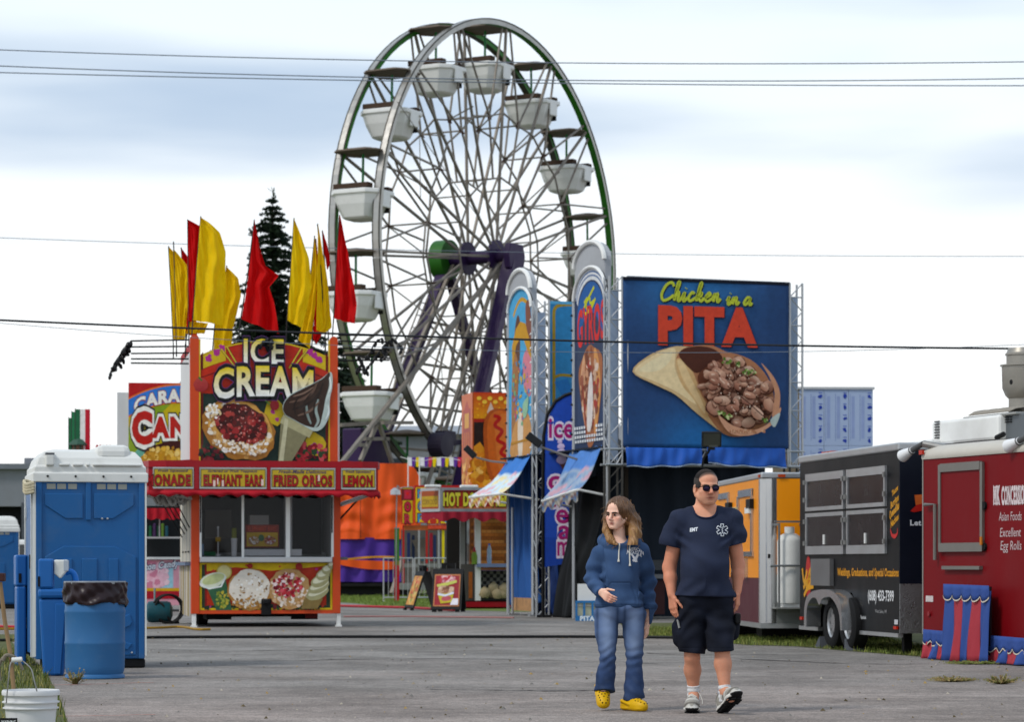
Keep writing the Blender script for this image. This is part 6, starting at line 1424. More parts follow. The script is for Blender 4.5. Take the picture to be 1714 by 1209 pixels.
def draw_gyros(a,b,pts):
    x0,x1,zs,zt_,zb_ = b; w = x1 - x0; h = zt_ - zb_; U = lambda u,v: (x0 + u * w,zb_ + v * h)
    a.poly([U(.1,.1),U(.9,.1),U(.92,.8),U(.5,.98),U(.08,.8)],'#3a4a6a'); a.ell(*U(.5,.72),w * .42,h * .2,'#2f63a0',0,24); a.ell(*U(.5,.45),w * .42,h * .3,'#3f4a62',0,24)
    inner = lambda k: [(x0 + w / 2 + (x - x0 - w / 2) * k,zb_ + (z - zb_) * (1 - (1 - k) * .35)) for x,z in pts[1:18]]
    a.poly(inner(.98) + inner(.80)[::-1],'#d6d8da')
    for k in (.93,.87): a.poly(inner(k + .012) + inner(k - .012)[::-1],'#54709c')
    P = [U(u,v) for u,v in ((.16,.86),(.1,.8),(.18,.74),(.24,.8))]; script(a,'n',*[U(.3,0)[0],U(.62,0)[0]],U(0,.80)[1],U(0,.86)[1],.06,'#c3c83a')
    for u0,q in ((.26,'G'),): pass
    a.stroke(spline([U(u,v) for u,v in ((.62,.885),(.35,.80),(.3,.76),(.4,.75),(.62,.8))],6),.07,'#c2c53c'); a.stroke(spline([U(u,v) for u,v in ((.4,.84),(.38,.78),(.5,.76),(.66,.82))],6),.06,'#c2c53c')
    wv = lambda x,z: (x,z + h * .07 * ((x - x0) / w - .5) + .05 * math.sin((x - x0) / w * 6))
    a.text('GYROS',U(.10,0)[0],U(.93,0)[0],U(0,.58)[1],U(0,.78)[1],'#cf3e3c',.03,warp=wv)
    P = lambda L_,c: a.poly(spline([U(u,v) for u,v in L_],4,True),c)
    P([(.14,.42),(.26,.5),(.38,.55),(.5,.57),(.62,.55),(.8,.52),(.88,.46),(.84,.3),(.72,.1),(.6,.02),(.45,.0),(.35,.1),(.22,.26)],'#a86f4e'); P([(.2,.4),(.32,.52),(.36,.3),(.42,.05),(.32,.14),(.22,.28)],'#d3a884'); P([(.62,.54),(.76,.48),(.82,.3),(.7,.1),(.62,.04),(.66,.3)],'#cf9a62')
    a.blobs(*U(.5,.32),w * .26,h * .22,120,.09,['#c9a890','#9a5f4a','#7d4a38','#c89a7c','#a84840','#d8c4b4','#8a5440'],n_side=8); a.stroke([U(.28,.35),U(.34,.18),U(.42,.03)],.06,'#a04a3c'); P([(.42,.1),(.56,.12),(.6,.3),(.54,.42),(.44,.3)],'#d8d0cc')
    for v in (.03,.055,.08,.105):
        for u in np.arange(.04,.97,.075):
            if v < .06 or u < .35 or u > .65: a.rect(*[U(u,0)[0],U(u + .05,0)[0]],U(0,v)[1],U(0,v + .016)[1],'#d9dcdf')
flank_banner((962,505),(996,445),(1016,482),(959,753),(1009,746),'#33415f',draw_gyros)
def draw_cone(a,b,pts):
    x0,x1,zs,zt_,zb_ = b; w = x1 - x0; h = zt_ - zb_; U = lambda u,v: (x0 + u * w,zb_ + v * h); P = lambda L_,c: a.poly(spline([U(u,v) for u,v in L_],4,True),c)
    a.stroke(spline([U(u,v) for u,v in ((.2,.84),(.35,.90),(.55,.93),(.78,.9),(.85,.86))],5),.09,'#c9a03c')
    P([(.2,.62),(.3,.8),(.42,.84),(.5,.75),(.45,.5),(.35,.3),(.2,.2)],'#6a4c40'); P([(.12,.1),(.15,.5),(.28,.62),(.42,.5),(.3,.2),(.2,.05)],'#a87a54'); P([(.72,.88),(.9,.9),(.98,.7),(.95,.6),(.8,.66)],'#8a5a4a'); P([(.62,.58),(.92,.62),(.98,.42),(.9,.34),(.66,.4)],'#d28a96')
    a.poly([U(.14,.66),U(.3,.76),U(.5,.80),(U(.72,.78)),U(.92,.66),U(.98,.56),U(.84,.6),U(.66,.68),U(.5,.70),U(.32,.66),U(.16,.52)],'#c79a3a')
    P([(.1,.0),(.9,.0),(.95,.18),(.7,.26),(.3,.2),(.12,.1)],'#c99a62'); P([(.42,.0),(.58,.0),(.62,.2),(.5,.26),(.4,.2)],'#dcd0c0'); a.blobs(*U(.5,.38),w * .4,h * .2,80,.06,['#3a7ab4','#4a95c4','#d0b040','#c06a7a','#7ab08a'],aspect=.4); a.stroke([U(.1,.075),U(.9,.09)],.05,'#b98a3a'); P([(.62,.3),(.86,.34),(.8,.24),(.66,.22)],'#9cc0a4')
flank_banner((852,525),(872,482),(891,500),(849,768),(893,757),'#5aa9cf',draw_cone)
# the arch of trusses between them and the pale blue inner banner
yT = 3.9
for px,d in ((899,1.0),):
    x_,z_ = sp(px,770,.0); lx = 0.0
    zz0,zz1 = sp(905,765,0)[1],sp(905,502,0)[1]; ly = -sp(906,600,0)[0]; truss(-.1,ly,zz0,zz1); truss(-.1,ly,0,zz0,cover=False)
d = 5.2; g = lambda px,py: FP.p(px,py,d); x0_,z1_ = g(921,504); x1_,z0_ = g(985,760)
B('inner_banner',mat('inner_blue','#4a9ac4',.7,0,.05,3),pv,x0_,x1_,d,d + .03,z0_,z1_); a = Art(d - .001); a.rect(x0_,x1_,z0_,z1_,'#4d9cc8','#3f90c0')
a.stroke(spline([g(p,q) for p,q in ((927,700),(927,560),(927,525),(930,515),(938,511),(955,510),(985,510))],5),.07,'#b59a3e'); a.stroke(spline([g(p,q) for p,q in ((927,632),(940,628),(960,630))],5),.06,'#b59a3e'); a.poly([g(928,640),g(950,634),g(960,660),g(940,662)],'#3a86c4'); a.rect(x0_,x1_,z1_ - .06,z1_,'#6ab4d6'); a.build('banner_print',pv,BANNER)
# drop awnings, with printed tops and scalloped fringe
def flap(tl,tr,br,bl,d0,d1,cols,rods):
    A_,B_,C_,D_ = [Vector((sp(*q,dd)[0],dd,sp(*q,dd)[1])) for q,dd in ((tl,d0),(tr,d0),(br,d1),(bl,d1))]
    def fn(u,v): p = (A_.lerp(B_,u)).lerp(D_.lerp(C_,u),v); return p + Vector((0,.03 * math.sin(u * 11 + v * 4),-.10 * math.sin(v * 3.14) + .02 * math.sin(u * 19)))
    nu,nv = 24,16; cl = []
    for j in range(nv + 1):
        for i in range(nu + 1):
            u,v = i / nu,j / nv; c = lin(cols[0]) if v < .34 else lin(cols[1]); q = math.sin(u * 9 + v * 3) * math.sin(v * 13 + u * 4)
            if v > .36 and q > .25: c = lin(cols[2])
            if v > .36 and q < -.4: c = lin(cols[3])
            cl.append(c)
    m = MB(); m.grid(fn,nu,nv,0,cl); flank(m.build('drop_awning',BANNER,pv,smooth=True,angle=180,solid=.006))
    m = MB(); cl = []
    for j in range(4):
        for i in range(41): c = ['#d9c46a','#b85a48','#e6e2d8','#a98a5a'][(i // 3 + j) % 4] if cols[4] else ['#b9b2a8','#7a5a50','#5a7aa0','#8c8a84'][(i // 3 + j) % 4]; cl.append(lin(c))
    m.grid(lambda u,v: D_.lerp(C_,u) + Vector((0,-.01,-v * (.20 + .05 * math.sin(u * 28)))),40,3,0,cl); flank(m.build('awning_fringe',BANNER,pv,solid=.005))
    m = MB(); m.tube([D_,C_],.03,7); flank(m.build('awning_bar',WHITE,pv))
    for E_ in (D_,C_): m = MB(); m.tube([E_,Vector((E_.x,.1,E_.z - .12))],.025,6); flank(m.build('awning_rod',WHITE,pv))
flap((954,757),(1010,746),(968,820),(908,839),-.06,-.55,('#5f8fce','#9fb0c4','#c9a7b4','#7d9cc0',0),None)
flap((852,768),(892,760),(838,827),(786,833),-.06,-.75,('#4a86cc','#cfe0e8','#dcb8c0','#e8ddb4',1),None)
# curtains and tarps of the flank
def drape(name,left,right,d,m,folds,amp,nv=30,nu=40):
    L_ = spline([(*sp(*q,d),) for q in left],6); Rr = spline([(*sp(*q,d),) for q in right],6); mb = MB()
    def sm(P,v): k = v * (len(P) - 1); i = min(int(k),len(P) - 2); f_ = k - i; return (P[i][0] + (P[i+1][0] - P[i][0]) * f_,P[i][1] + (P[i+1][1] - P[i][1]) * f_)
    def fn(u,v): a_,b_ = sm(L_,v),sm(Rr,v); return (a_[0] + (b_[0] - a_[0]) * u,d + amp * math.sin(u * folds + .6 * math.sin(v * 5)) + amp * .4 * math.sin(u * folds * 2.3 + v * 3),a_[1] + (b_[1] - a_[1]) * u)
    mb.grid(fn,nu,nv); return flank(mb.build(name,m,pv,smooth=True,angle=180,solid=.006))
drape('blue_curtain',[(851,770),(850,850),(851,930),(852,1014)],[(893,760),(896,850),(898,930),(906,1010)],.12,CURT,26,.07)
drape('blue_curtain',[(893,766),(897,850),(899,940),(904,1022)],[(914,764),(916,850),(926,940),(938,1030)],.35,mat('deep_blue_curtain','#173a78',.65,0,.08,3,bump=.3,bs=9),14,.08)
drape('blue_curtain',[(912,764),(930,850),(935,960),(938,1030)],[(1016,750),(1014,850),(1010,920),(1000,945)],.9,NAVY,14,.06)  # last one: dark sheet standing in for the unlit inside of the window
drape('black_drape',[(952,826),(946,900),(934,965),(927,1036)],[(1014,784),(1004,880),(978,960),(964,1034)],.05,BTARP,9,.06)
B('inner_post',mat('dull_brown_post','#3b332b',.8),pv,.5,.58,.9,1.0,0,zb); m = MB(); m.box(sp(856,1000,.0)[0],sp(892,1000,.0)[0],-.0,.04,.10,.38); flank(m.build('kick_board',mat('kick_board_tan','#b08a62',.6,0,.3,8),pv))
for px,z_ in ((858,0),(893,0)): m = MB(); x_ = sp(px,1030,-.1)[0]; m.box(x_ - .07,x_ + .07,-.2,.04,0,.04); m.tube([(x_,-.1,.04),(x_,-.1,sp(px,850,-.1)[1])],.03,6); flank(m.build('pole_foot',TRS,pv))
m = MB(); x_,z_ = sp(897,835,-.05); m.tube([(x_,-.05,0),(x_,-.05,z_)],.025,6); flank(m.build('awning_post',TRS,pv))
# board with small letters by the black drape
a_ = FS.p(972,1048,-.35); t = thing('menu_board','white and blue folding board with small letters at the foot of the black drape','sign',(PX(983,51),51,0),R(4)); f = Frame(983,51,4); w = f.x(1003); h = f.p(983,978)[1]
B('frame_top',mat('board_blue','#3b7fb4',.5),t,-w,w,-.02,.02,h * .50,h * .56); B('frame_base',MATS['board_blue'],t,-w,w,-.02,.02,.02,.12)
for x in (-w,-w * .35,w * .35,w - .04): B('upright',MATS['board_blue'],t,x,x + .04,-.019,.019,.121,h * .499)
p = B('panel',WHITE,t,-w * .8,w * .8,.03,.05,h * .561,h); p2 = B('lower_panel',mat('board_cream','#d9d6b8',.6),t,-w,w,.03,.045,.1,h * .5); a = Art(-.022); a.text('PITA',-w * .6,w * .6,.03,.11,'#e6eef2',.06); a.build('board_print',p)
B('counter_edge',ALU,t,-w * .9,w * .9,.0,.028,h * .5 - .06,h * .5 - .04)

# tall feather flag with the words ice cream
f = Frame(935,55.5,0)
t = f.thing('feather_flag','tall blue feather flag with white and magenta ice cream lettering beside the gyros banner','flag')
P = lambda px,py,d=0: f.p(px,py,d)
edge = [(909,1030),(909,800),(910,730),(916,695),(930,672),(946,662),(962,657)]; MB().tube([(*P(*q)[:1],0,max(P(*q)[1],0)) for q in edge],.035,8).build('pole',BLACK,t,smooth=True)
free = [(962,658),(968,700),(962,800),(954,880),(942,945)]
left = [(911,950),(911,800),(912,732),(918,698),(931,675),(946,664),(962,658)]
pts = [P(*q) for q in left] + [P(*q) for q in free[1:]] + []
a = Art(-.01); a.poly(pts,'#2a55b8'); a.poly([P(*q) for q in ((911,950),(911,900),(950,900),(942,945))],'#214aa8')
for b_,c in ((.11,'#e6ddea'),(.02,'#b02a7c')):
    a.text('ice',P(919,733)[0],P(960,733)[0],P(940,733)[1],P(940,702)[1],c,b_)
    for ch,p0,q0 in (('c',918,820),('r',924,848),('e',931,876),('a',935,903),('m',933,930)): a.text(ch,P(p0,q0)[0],P(p0 + 20,q0)[0],P(p0,q0)[1],P(p0,q0 - 22)[1],c,b_)
a.poly([P(935,775),P(948,772),P(946,792)],'#7d4f48')
for px,py,r in ((940,770,9),(939,758,8),(939,748,6),(937,740,4)): a.ell(*P(px,py),r / 81,r / 100,'#c9b4dc',0,14,.1,col2='#e6d8ee')
a.build('banner',t,BANNER)
B('base',BLACK,t,-.45,-.15,-.15,.15,0,.05)
# floodlights on arms
def flood(px,py,Y,arm,label,ang,w=.30,h=.24):
    f = Frame(px,Y,0); z = f.p(px,py)[1]; t = thing('floodlight',label,'floodlight',(f.o.x,Y,z),0,'floodlights on the pavilion')
    b = MB(); b.box(-w / 2,w / 2,-.04,.05,-h / 2,h / 2); o = b.build('lamp_body',mat('flood_black','#26282a',.5),t,bevel=.015,rot=(R(14),0,0) if ang == 0 else (0,R(ang),0))
    if ang == 0: B('lens',mat('flood_glass','#4b4c46',.2),o,-w / 2 + .03,w / 2 - .03,-.046,-.041,-h / 2 + .03,h / 2 - .03); B('label_plate',mat('plate_grey','#5c5e58',.5),o,-.05,.12,-.05,-.047,-h / 2 + .01,-h / 2 + .05)
    e = [Vector(((q[0] - px) / F * Y,q[2] if len(q) > 2 else .15,(py - q[1]) / F * Y)) for q in arm]; MB().tube([(0,.05,-h * .4 if ang == 0 else 0)] + e,.022,7).build('arm',STEEL if ang else BLACK,t); B('bracket',BLACK,t,-.07,.07,.0,.08,-h / 2 - .05,-h / 2 - .004) if ang == 0 else B('bracket',BLACK,t,.06,.13,-.03,.04,-.1,-.04)
flood(1191,736,51.6,[(1186,758),(1178,768),(1176,784)],'square black floodlight standing at the bottom of the chicken pita banner',0,.38,.30)
flood(894,737,53.5,[(905,748),(940,760),(990,777)],'black floodlight on a long arm left of the gyros banner',38,.34,.16)
flood(787,757,58,[(798,766),(822,772),(849,775)],'black floodlight on a long arm in front of the corn dog picture',45,.30,.14)

# ================================================================== yellow trailer
f = Frame(1275,37.5,4); fs = Frame(1275,37.5,4 - 90)
t = f.thing('concession_trailer','yellow and maroon concession trailer with a silver corner, behind the man','trailer')
YEL_T = mat('trailer_yellow','#f0a008',.45,0,.04,1,coat=.05,dirt=.05); MAR = mat('trailer_maroon','#5c2530',.45,0,.06,2); ALU2 = mat('polished_alloy','#c9cacb',.22,.85,.05,6)
zt = f.p(1300,791)[1]; zb = f.p(1300,1044)[1]; zm = f.p(1275,968)[1]; x1 = 2.35; L_ = 5.2; r = .14
B('body',YEL_T,t,.0,x1,r,L_,zm,zt - .09); B('lower_body',MAR,t,.0,x1,r,L_,zb,zm - .003)
B('nose_panel',YEL_T,t,r + .02,x1 - r,-.002,r - .003,f.p(1310,962)[1],zt - .09); B('nose_plate',mat('nose_plate_grey','#8f9290',.4,.4),t,r + .02,x1 - r,-.004,r - .003,zb + .0,f.p(1310,963)[1] - .003)
MB().lathe([(r + .02,zb),(r + .02,zt - .09)],24,(r,r,0)).build('corner_cap',ALU2,t,smooth=True)
B('roof_rail',ALU,t,-.01,x1,-.01,L_,zt - .088,zt,bevel=.02); B('floor_rail',ALU,t,-.02,x1,-.005,L_,zb - .07,zb - .002)
for px in (1308,): B('marker_light',mat('amber_light','#b5481c',.3),t,f.x(px - 6),f.x(px + 6),-.03,-.0105,zt - .07,zt - .03)
B('marker_light',MATS['amber_light'],t,-.03,-.011,.08,.16,zt - .07,zt - .03)
def side(name,m,px0,px1,py0,py1,th=.02):
    xa,za = fs.p(px0,(py0 + py1) / 2,0)[0],0; xb = fs.p(px1,900,0)[0]; z0_,z1_ = fs.p((px0 + px1) / 2,py1)[1],fs.p((px0 + px1) / 2,py0)[1]; m_ = MB(); m_.box(xa,xb,-th,-.001,z0_,z1_); o = m_.build(name,m,t); o.rotation_euler = SR; return o
SF = mat('window_strip','#8a93a0',.3,.4)
for a_,b_,y0,y1 in ((1237,1261,820,832),(1203,1221,826,836)):
    side('awning_strip',SF,a_,b_,y0,y1)
for a_,b_,y0,y1 in ((1236,1238,832,925),(1259,1261,820,930),(1236,1262,924,932),(1219.5,1221.5,826,930)): side('hatch_frame',ALU2,a_,b_,y0,y1,.03)
for a_,b_,y0,y1,m in ((1255,1262,836,852,BLACK),(1253,1260,850,860,WHITE),(1220,1226,842,858,BLACK),(1228,1236,850,905,mat('faded_sticker','#d6c79a',.6)),(1249,1252,935,968,ALU2)): side('fitting',m,a_,b_,y0,y1,.06)
for y_ in (1.2,3.0): B('belly_frame',DARK,t,.2,x1 - .2,y_,y_ + .5,.05,zb - .08)
MB().lathe([(.2,-.11),(.32,-.09),(.33,0),(.32,.09),(.2,.11)],24,(.16,3.2,.33),M=MX).build('wheel',TYRE,t,smooth=True)
B('hitch_tongue',DARK,t,x1 * .45,x1 * .55,-1.2,0,zb - .1,zb)
# gas bottle cage on the nose
TK = f.x(1317); zt0,zt1 = f.p(1317,1012)[1],f.p(1317,893)[1]
MB().lathe([(.10,zt0),(.165,zt0 + .02),(.172,zt0 + .06),(.172,zt1 - .12),(.15,zt1 - .05),(.09,zt1 - .01),(.0,zt1)],30,(TK,-.22,0)).build('gas_bottle',mat('bottle_white','#dcdcd8',.4,0,.05,3,dirt=.2),t,smooth=True)
MB().lathe([(.07,0),(.07,.09)],16,(TK,-.22,zt1 - .005)).build('bottle_collar',PWHITE,t); B('bottle_foot',PWHITE,t,TK - .12,TK + .12,-.34,-.10,zt0 - .04,zt0 + .01); B('bottle_tray',mat('tray_grey','#9a9b97',.5,.4),t,TK - .22,TK + .22,-.42,-.005,zt0 - .06,zt0 - .041)
for dx in (-.19,.17): B('cage_post',mat('cage_steel','#8a8c8c',.4,.6),t,TK + dx,TK + dx + .025,-.42,-.39,zt0 - .04,f.p(1317,877)[1]); B('cage_arm',MATS['cage_steel'],t,TK + dx,TK + dx + .025,-.389,-.005,f.p(1317,877)[1] - .03,f.p(1317,877)[1])
B('cage_bar',MATS['cage_steel'],t,TK - .24,TK + .22,-.425,-.395 + .02,f.p(1317,876)[1],f.p(1317,873)[1]); MB().tube([(TK - .3,-.43,f.p(1300,948)[1]),(TK + .2,-.43,f.p(1300,947)[1])],.016,8).build('clamp_bar',MATS['cage_steel'],t)
B('door_handle',BLACK,t,f.x(1285),f.x(1289),-.03,.0,f.p(1285,935)[1],f.p(1285,928)[1])

# ================================================================== black trailer
fk = Frame(1505,32.4,-79.7)
tk = fk.thing('concession_trailer','black concession trailer with four shuttered windows and yellow lettering','trailer')
BLK = mat('trailer_black','#101012',.42,0,.15,1.2,dirt=.16,dirtcol=(.07,.055,.055),ds=1.5,stretch=(1,1,.4),spec=.15)
p = lambda px,py,d=0: fk.p(px,py,d)
xl_,x0k = p(1339,945)[0],0.0; zt = p(1505,741)[1]; zb = p(1505,1061)[1]; DPT = 2.2
# wheel arch cut out of the side wall: wall made of pieces round it
cxa,cxb = p(1371,1050)[0],p(1434,1050)[0]; zar = p(1400,992)[1]
SH = fk
m = MB(); arch_ = [(cxa,zb),(cxa,zar - .24),(cxa + .06,zar - .10),(cxa + .2,zar)] + [(cxb - .2,zar),(cxb - .06,zar - .10),(cxb,zar - .24),(cxb,zb)]
m.prism([(xl_,zb)] + arch_ + [(x0k,zb),(x0k,zt - .1),(xl_,zt - .1)],0,.04); m.build('side_wall',BLK,tk)
B('shell',DARK,tk,xl_ + .02,x0k - .02,.6,DPT,zb,zt - .1); B('shell_front',DARK,tk,xl_ + .02,cxa - .02,.042,.598,zb,zt - .1); B('shell_rear',DARK,tk,cxb + .02,x0k - .02,.042,.598,zb,zt - .1); B('shell_upper',DARK,tk,cxa - .018,cxb + .018,.042,.598,zar + .02,zt - .1)
B('roof',ALU,tk,xl_ - .02,x0k + .02,-.02,DPT,zt - .098,zt,bevel=.02); B('roof_pack',WHITE,tk,xl_ + .3,x0k - .3,.5,DPT - .2,zt + .001,zt + .06,bevel=.02)
B('bottom_rail',ALU,tk,xl_,cxa - .002,-.015,.05,zb - .05,zb - .002); B('bottom_rail',ALU,tk,cxb + .002,x0k,-.015,.05,zb - .05,zb - .002)
for px in (1345,1352,1358): B('clearance_light',mat('orange_lens','#c2581c',.3),tk,p(px,900)[0],p(px,900)[0] + .08,.25,.35,zt + .001,zt + .05)
# end wall facing right of the picture, diamond plate below
B('end_wall',mat('navy_end','#121826',.4),tk,x0k + .001,x0k + .02,.002,DPT,zb + .6,zt - .1); B('tread_plate',mat('tread_plate','#a4a5a6',.3,.8,.08,12,bump=.8,bs=55),tk,x0k + .001,x0k + .03,.002,DPT,zb,zb + .598)
fe = Frame(1505,32.4,10.3)
pe = lambda px,py: fe.p(px,py,-.03)
a = Art(-.001); a.text('Let Us Cater',pe(1524,879)[0],pe(1602,879)[0],pe(1530,880)[1],pe(1530,871)[1],'#d9dbe0',.03)
a.build('end_lettering',tk,loc=(.022,0,0),rot=(0,0,R(90))); a = Art(-.001); a.poly([pe(1531,829),pe(1548,828),pe(1548,845),pe(1533,846)],'#c96a36'); a.poly([pe(1524,856),pe(1534,846),pe(1548,842),pe(1550,854),pe(1530,858)],'#b32a24')
a.build('end_print',tk,loc=(.022,0,0),rot=(0,0,R(90)))
# windows: four shuttered panels in aluminium frames
fx = [p(1351,860)[0],p(1416,860)[0],p(1419.5,860)[0],p(1486,860)[0]]; za = [p(1420,928)[1],p(1420,856)[1],p(1420,852)[1],p(1420,787)[1]]
WG = mat('smoked_shutter','#231d1f',.25,0,.25,3)
for i in (0,2):
    for j in (0,2):
        xa_,xb_,z0_,z1_ = fx[i] + .02,fx[i + 1] - .02,za[j],za[j + 1]
        w_ = B('window',WG,tk,xa_ + .04,xb_ - .04,-.02,-.004,z0_ + .04,z1_ - .04)
        hd = .10 if j == 2 else .05; bd = .11 if j == 0 else .05
        B('window_frame',ALU,w_,xa_,xa_ + .05,-.035,-.002,z0_,z1_); B('window_frame',ALU,w_,xb_ - .05,xb_,-.035,-.002,z0_,z1_); B('window_frame',ALU,w_,xa_ + .051,xb_ - .051,-.034,-.003,z1_ - hd,z1_); B('window_frame',ALU,w_,xa_ + .051,xb_ - .051,-.034,-.003,z0_,z0_ + bd)
        for zz in (z0_ + .12,z1_ - .14):
            for xx in (xa_ - .03,xb_ - .02): B('latch',STEEL,w_,xx,xx + .05,-.06,-.036,zz,zz + .06)
        if j == 0: B('handle',WHITE,w_,(xa_ + xb_) / 2 - .02,(xa_ + xb_) / 2 + .02,-.04,-.021,z0_ + bd + .02,z0_ + bd + .15)
B('fold_shelf',mat('shelf_alloy','#8f8f90',.35,.7),tk,p(1364,950)[0],p(1396,950)[0],-.06,-.004,p(1380,981)[1],p(1380,936)[1])
# fender: one pressed strip with a double arch
fo = spline([p(1370,1050)[:2],p(1371,1015),p(1378,995),p(1395,988),p(1415,989),p(1428,1000),p(1433,1020),p(1435,1056)],6); fi = spline([p(1374,1050),p(1375,1018),p(1382,1003),p(1390,1002),p(1396,1013),p(1401,1003),p(1414,1000),p(1424,1012),p(1430,1030),p(1432,1056)],6)
m = MB(); m.prism(fo + fi[::-1],-.20,-.001); m.build('fender',ALU2,tk)
def wheelset(par,x,y,rr=.34):
    W = Matrix.Rotation(R(90),4,'X'); o = MB().lathe([(.20,-.10),(.30,-.105),(.335,-.08),(rr,0),(.335,.08),(.30,.105),(.2,.10),(.19,.0),(.2,-.10)],32,(x,y,rr),M=W,cap=False).build('wheel',TYRE,par,smooth=True)
    MB().lathe([(.0,.03),(.06,.035),(.07,.06),(.09,.045),(.15,.02),(.17,.05),(.205,.085),(.21,.09),(.205,.06)],24,(x,y,rr),M=W).build('rim',mat('rim_alloy','#b6b7b8',.3,.7,.1,8),o,smooth=True)
    for k in range(8): a_ = k * .785; MB().lathe([(.022,.0),(.022,.03)],8,(x + .125 * math.cos(a_),y - .03,rr + .125 * math.sin(a_)),M=W).build('rim_hole',DARK,o)
wheelset(tk,p(1387,1060,-.1)[0],.02); wheelset(tk,p(1415,1060,-.1)[0],.02)
for px in (1374,1424): m = MB(); xx = p(px,1088,-.05)[0]; m.prism([(xx - .12,0),(xx + .12,0),(xx + (.1 if px < 1400 else -.1),.15)],-.1,.1); m.build('wheel_chock',mat('chock_grey','#5d6066',.7),tk)
for xx in (xl_ + .4,-.5): B('jack_leg',DARK,tk,xx,xx + .1,.2,.3,0,zb - .01)
B('axle_frame',DARK,tk,cxa,cxb,.4,1.9,.25,.4)
a = Art(-.004); q2 = lambda px,py: p(px,py,-.004)
def tx(body,px0,px1,py0,py1,col,bold=0,shear=0): c = (px0 + px1) / 2; a.text(body,q2(px0,py1)[0],q2(px1,py1)[0],q2(c,py1)[1],q2(c,py0)[1],col,bold,shear)
tx('Weddings, Graduations, and Special Occasions',1402,1504,952,969,'#d99c22',.03,.1); a.build('slogan_lettering',tk); a = Art(-.004); tx('(608) 433-7399',1453,1496,989,1012,'#e4e4e4',.02); tx('West Salem, WI',1465,1484,1021,1028,'#9a9a9a',.01)
a.build('phone_lettering',tk); a = Art(-.004); a.rect(q2(1434,1036)[0],q2(1439,1036)[0],q2(1436,1038)[1],q2(1436,1025)[1],'#e6e6e6'); a.text('f',q2(1435,1036)[0],q2(1438,1036)[0],q2(1436,1037)[1],q2(1436,1026)[1],'#222226',.05); tx('Facebook',1441,1450,1031,1037,'#d0d0d0',.02)
a.build('web_badge',tk)
for w_,y0,y1 in (('Tacos',815,826),('Burritos',832,845),('Quesadillas',846,863),('Nachos',864,877)):
    x0_,x1_ = (1493,1503) if w_ == 'Tacos' else ((1489,1505) if len(w_) > 8 else (1491,1504)); xm = q2((x0_ + x1_) / 2,y0)[0]; k = .35; a = Art(-.004)
    a.text(w_,q2(x0_,y1)[0],q2(x1_,y1)[0],q2(1497,y1)[1],q2(1497,y0 + 2)[1],'#d9a024',.04,0,warp=lambda x,z,xm=xm,k=k: (x,z + (x - xm) * k)); a.build('menu_lettering',tk)
a = Art(-.004); a.poly(spline([q2(u,v) for u,v in ((1490,884),(1494,894),(1501,893),(1502,884),(1503,893),(1498,902),(1492,898))],3,True),'#c22a26')
a.build('pepper_emblem',tk); a = Art(-.004); a.ell(*q2(1353,968),.13,.30,'#b52a26',0,24)
for pl in ([(1343,952),(1346,975),(1351,955)],[(1352,975),(1356,955),(1360,960),(1354,966),(1361,972)],[(1345,985),(1352,972),(1350,988),(1358,974),(1361,985)],[(1346,998),(1352,986),(1362,982)]): a.stroke(spline([q2(*u) for u in pl],5),.06,'#d6a022')
a.build('script_emblem',tk); a = Art(-.004); a.rect(q2(1497,1040)[0],q2(1503,1040)[0],q2(1500,1046)[1],q2(1500,1038)[1],'#c9c9cc'); a.build('small_decal',tk)
B('side_lamp',mat('red_lens','#c2301c',.3),tk,p(1499,1050)[0],p(1504,1050)[0],-.03,-.004,p(1500,1054)[1],p(1500,1049)[1]); B('side_lamp',MATS['red_lens'],tk,p(1342,1036)[0],p(1346,1036)[0],-.03,-.004,p(1344,1038)[1],p(1344,1033)[1])

# ================================================================== red trailer
frd = Frame(1546,31.3,-71.4)
tr = frd.thing('concession_trailer','dark red concession trailer with a closed hatch, white lettering and striped skirt','trailer')
REDT = mat('trailer_red','#7d0f17',.5,0,.10,.9,dirt=.22,dirtcol=(.16,.03,.03),ds=1.6,spec=.12,stretch=(1,1,.35))
p = lambda px,py,d=0: frd.p(px,py,d)
LR = 6.2; zt,zb = p(1546,770)[1],p(1546,1062)[1]; ztr = p(1546,745)[1]
B('body',REDT,tr,0,LR,0,2.3,zb,zt); B('under_frame',DARK,tr,.1,LR,.3,2.2,.1,zb - .01)
m = MB(); n = 7
prof = [(-.012,zt + .001),(-.02,zt + .03)] + [(-.02 + .28 * (1 - math.cos(R(15 * i))),zt + .03 + (ztr - zt - .03) * math.sin(R(15 * i))) for i in range(1,7)] + [(2.3,ztr),(2.3,zt + .001)]
m.prism(prof,-.02,LR,M=Matrix(((0,1,0,0),(1,0,0,0),(0,0,1,0),(0,0,0,1)))); m.build('roof',mat('roof_cream','#c9c4ba',.5,0,.08,2,dirt=.45,dirtcol=(.3,.26,.22),ds=2),tr,smooth=True)
MB().tube([(.1,.22,ztr - .01),(LR,.22,ztr - .01)],.02,6).build('roof_gutter',mat('gutter_dark','#3c3634',.5),tr)
B('corner_trim',mat('corner_trim','#a8a49e',.5,.3),tr,-.02,-.001,-.008,.05,zb,zt)
q = lambda px,py: p(px,py,-.01)
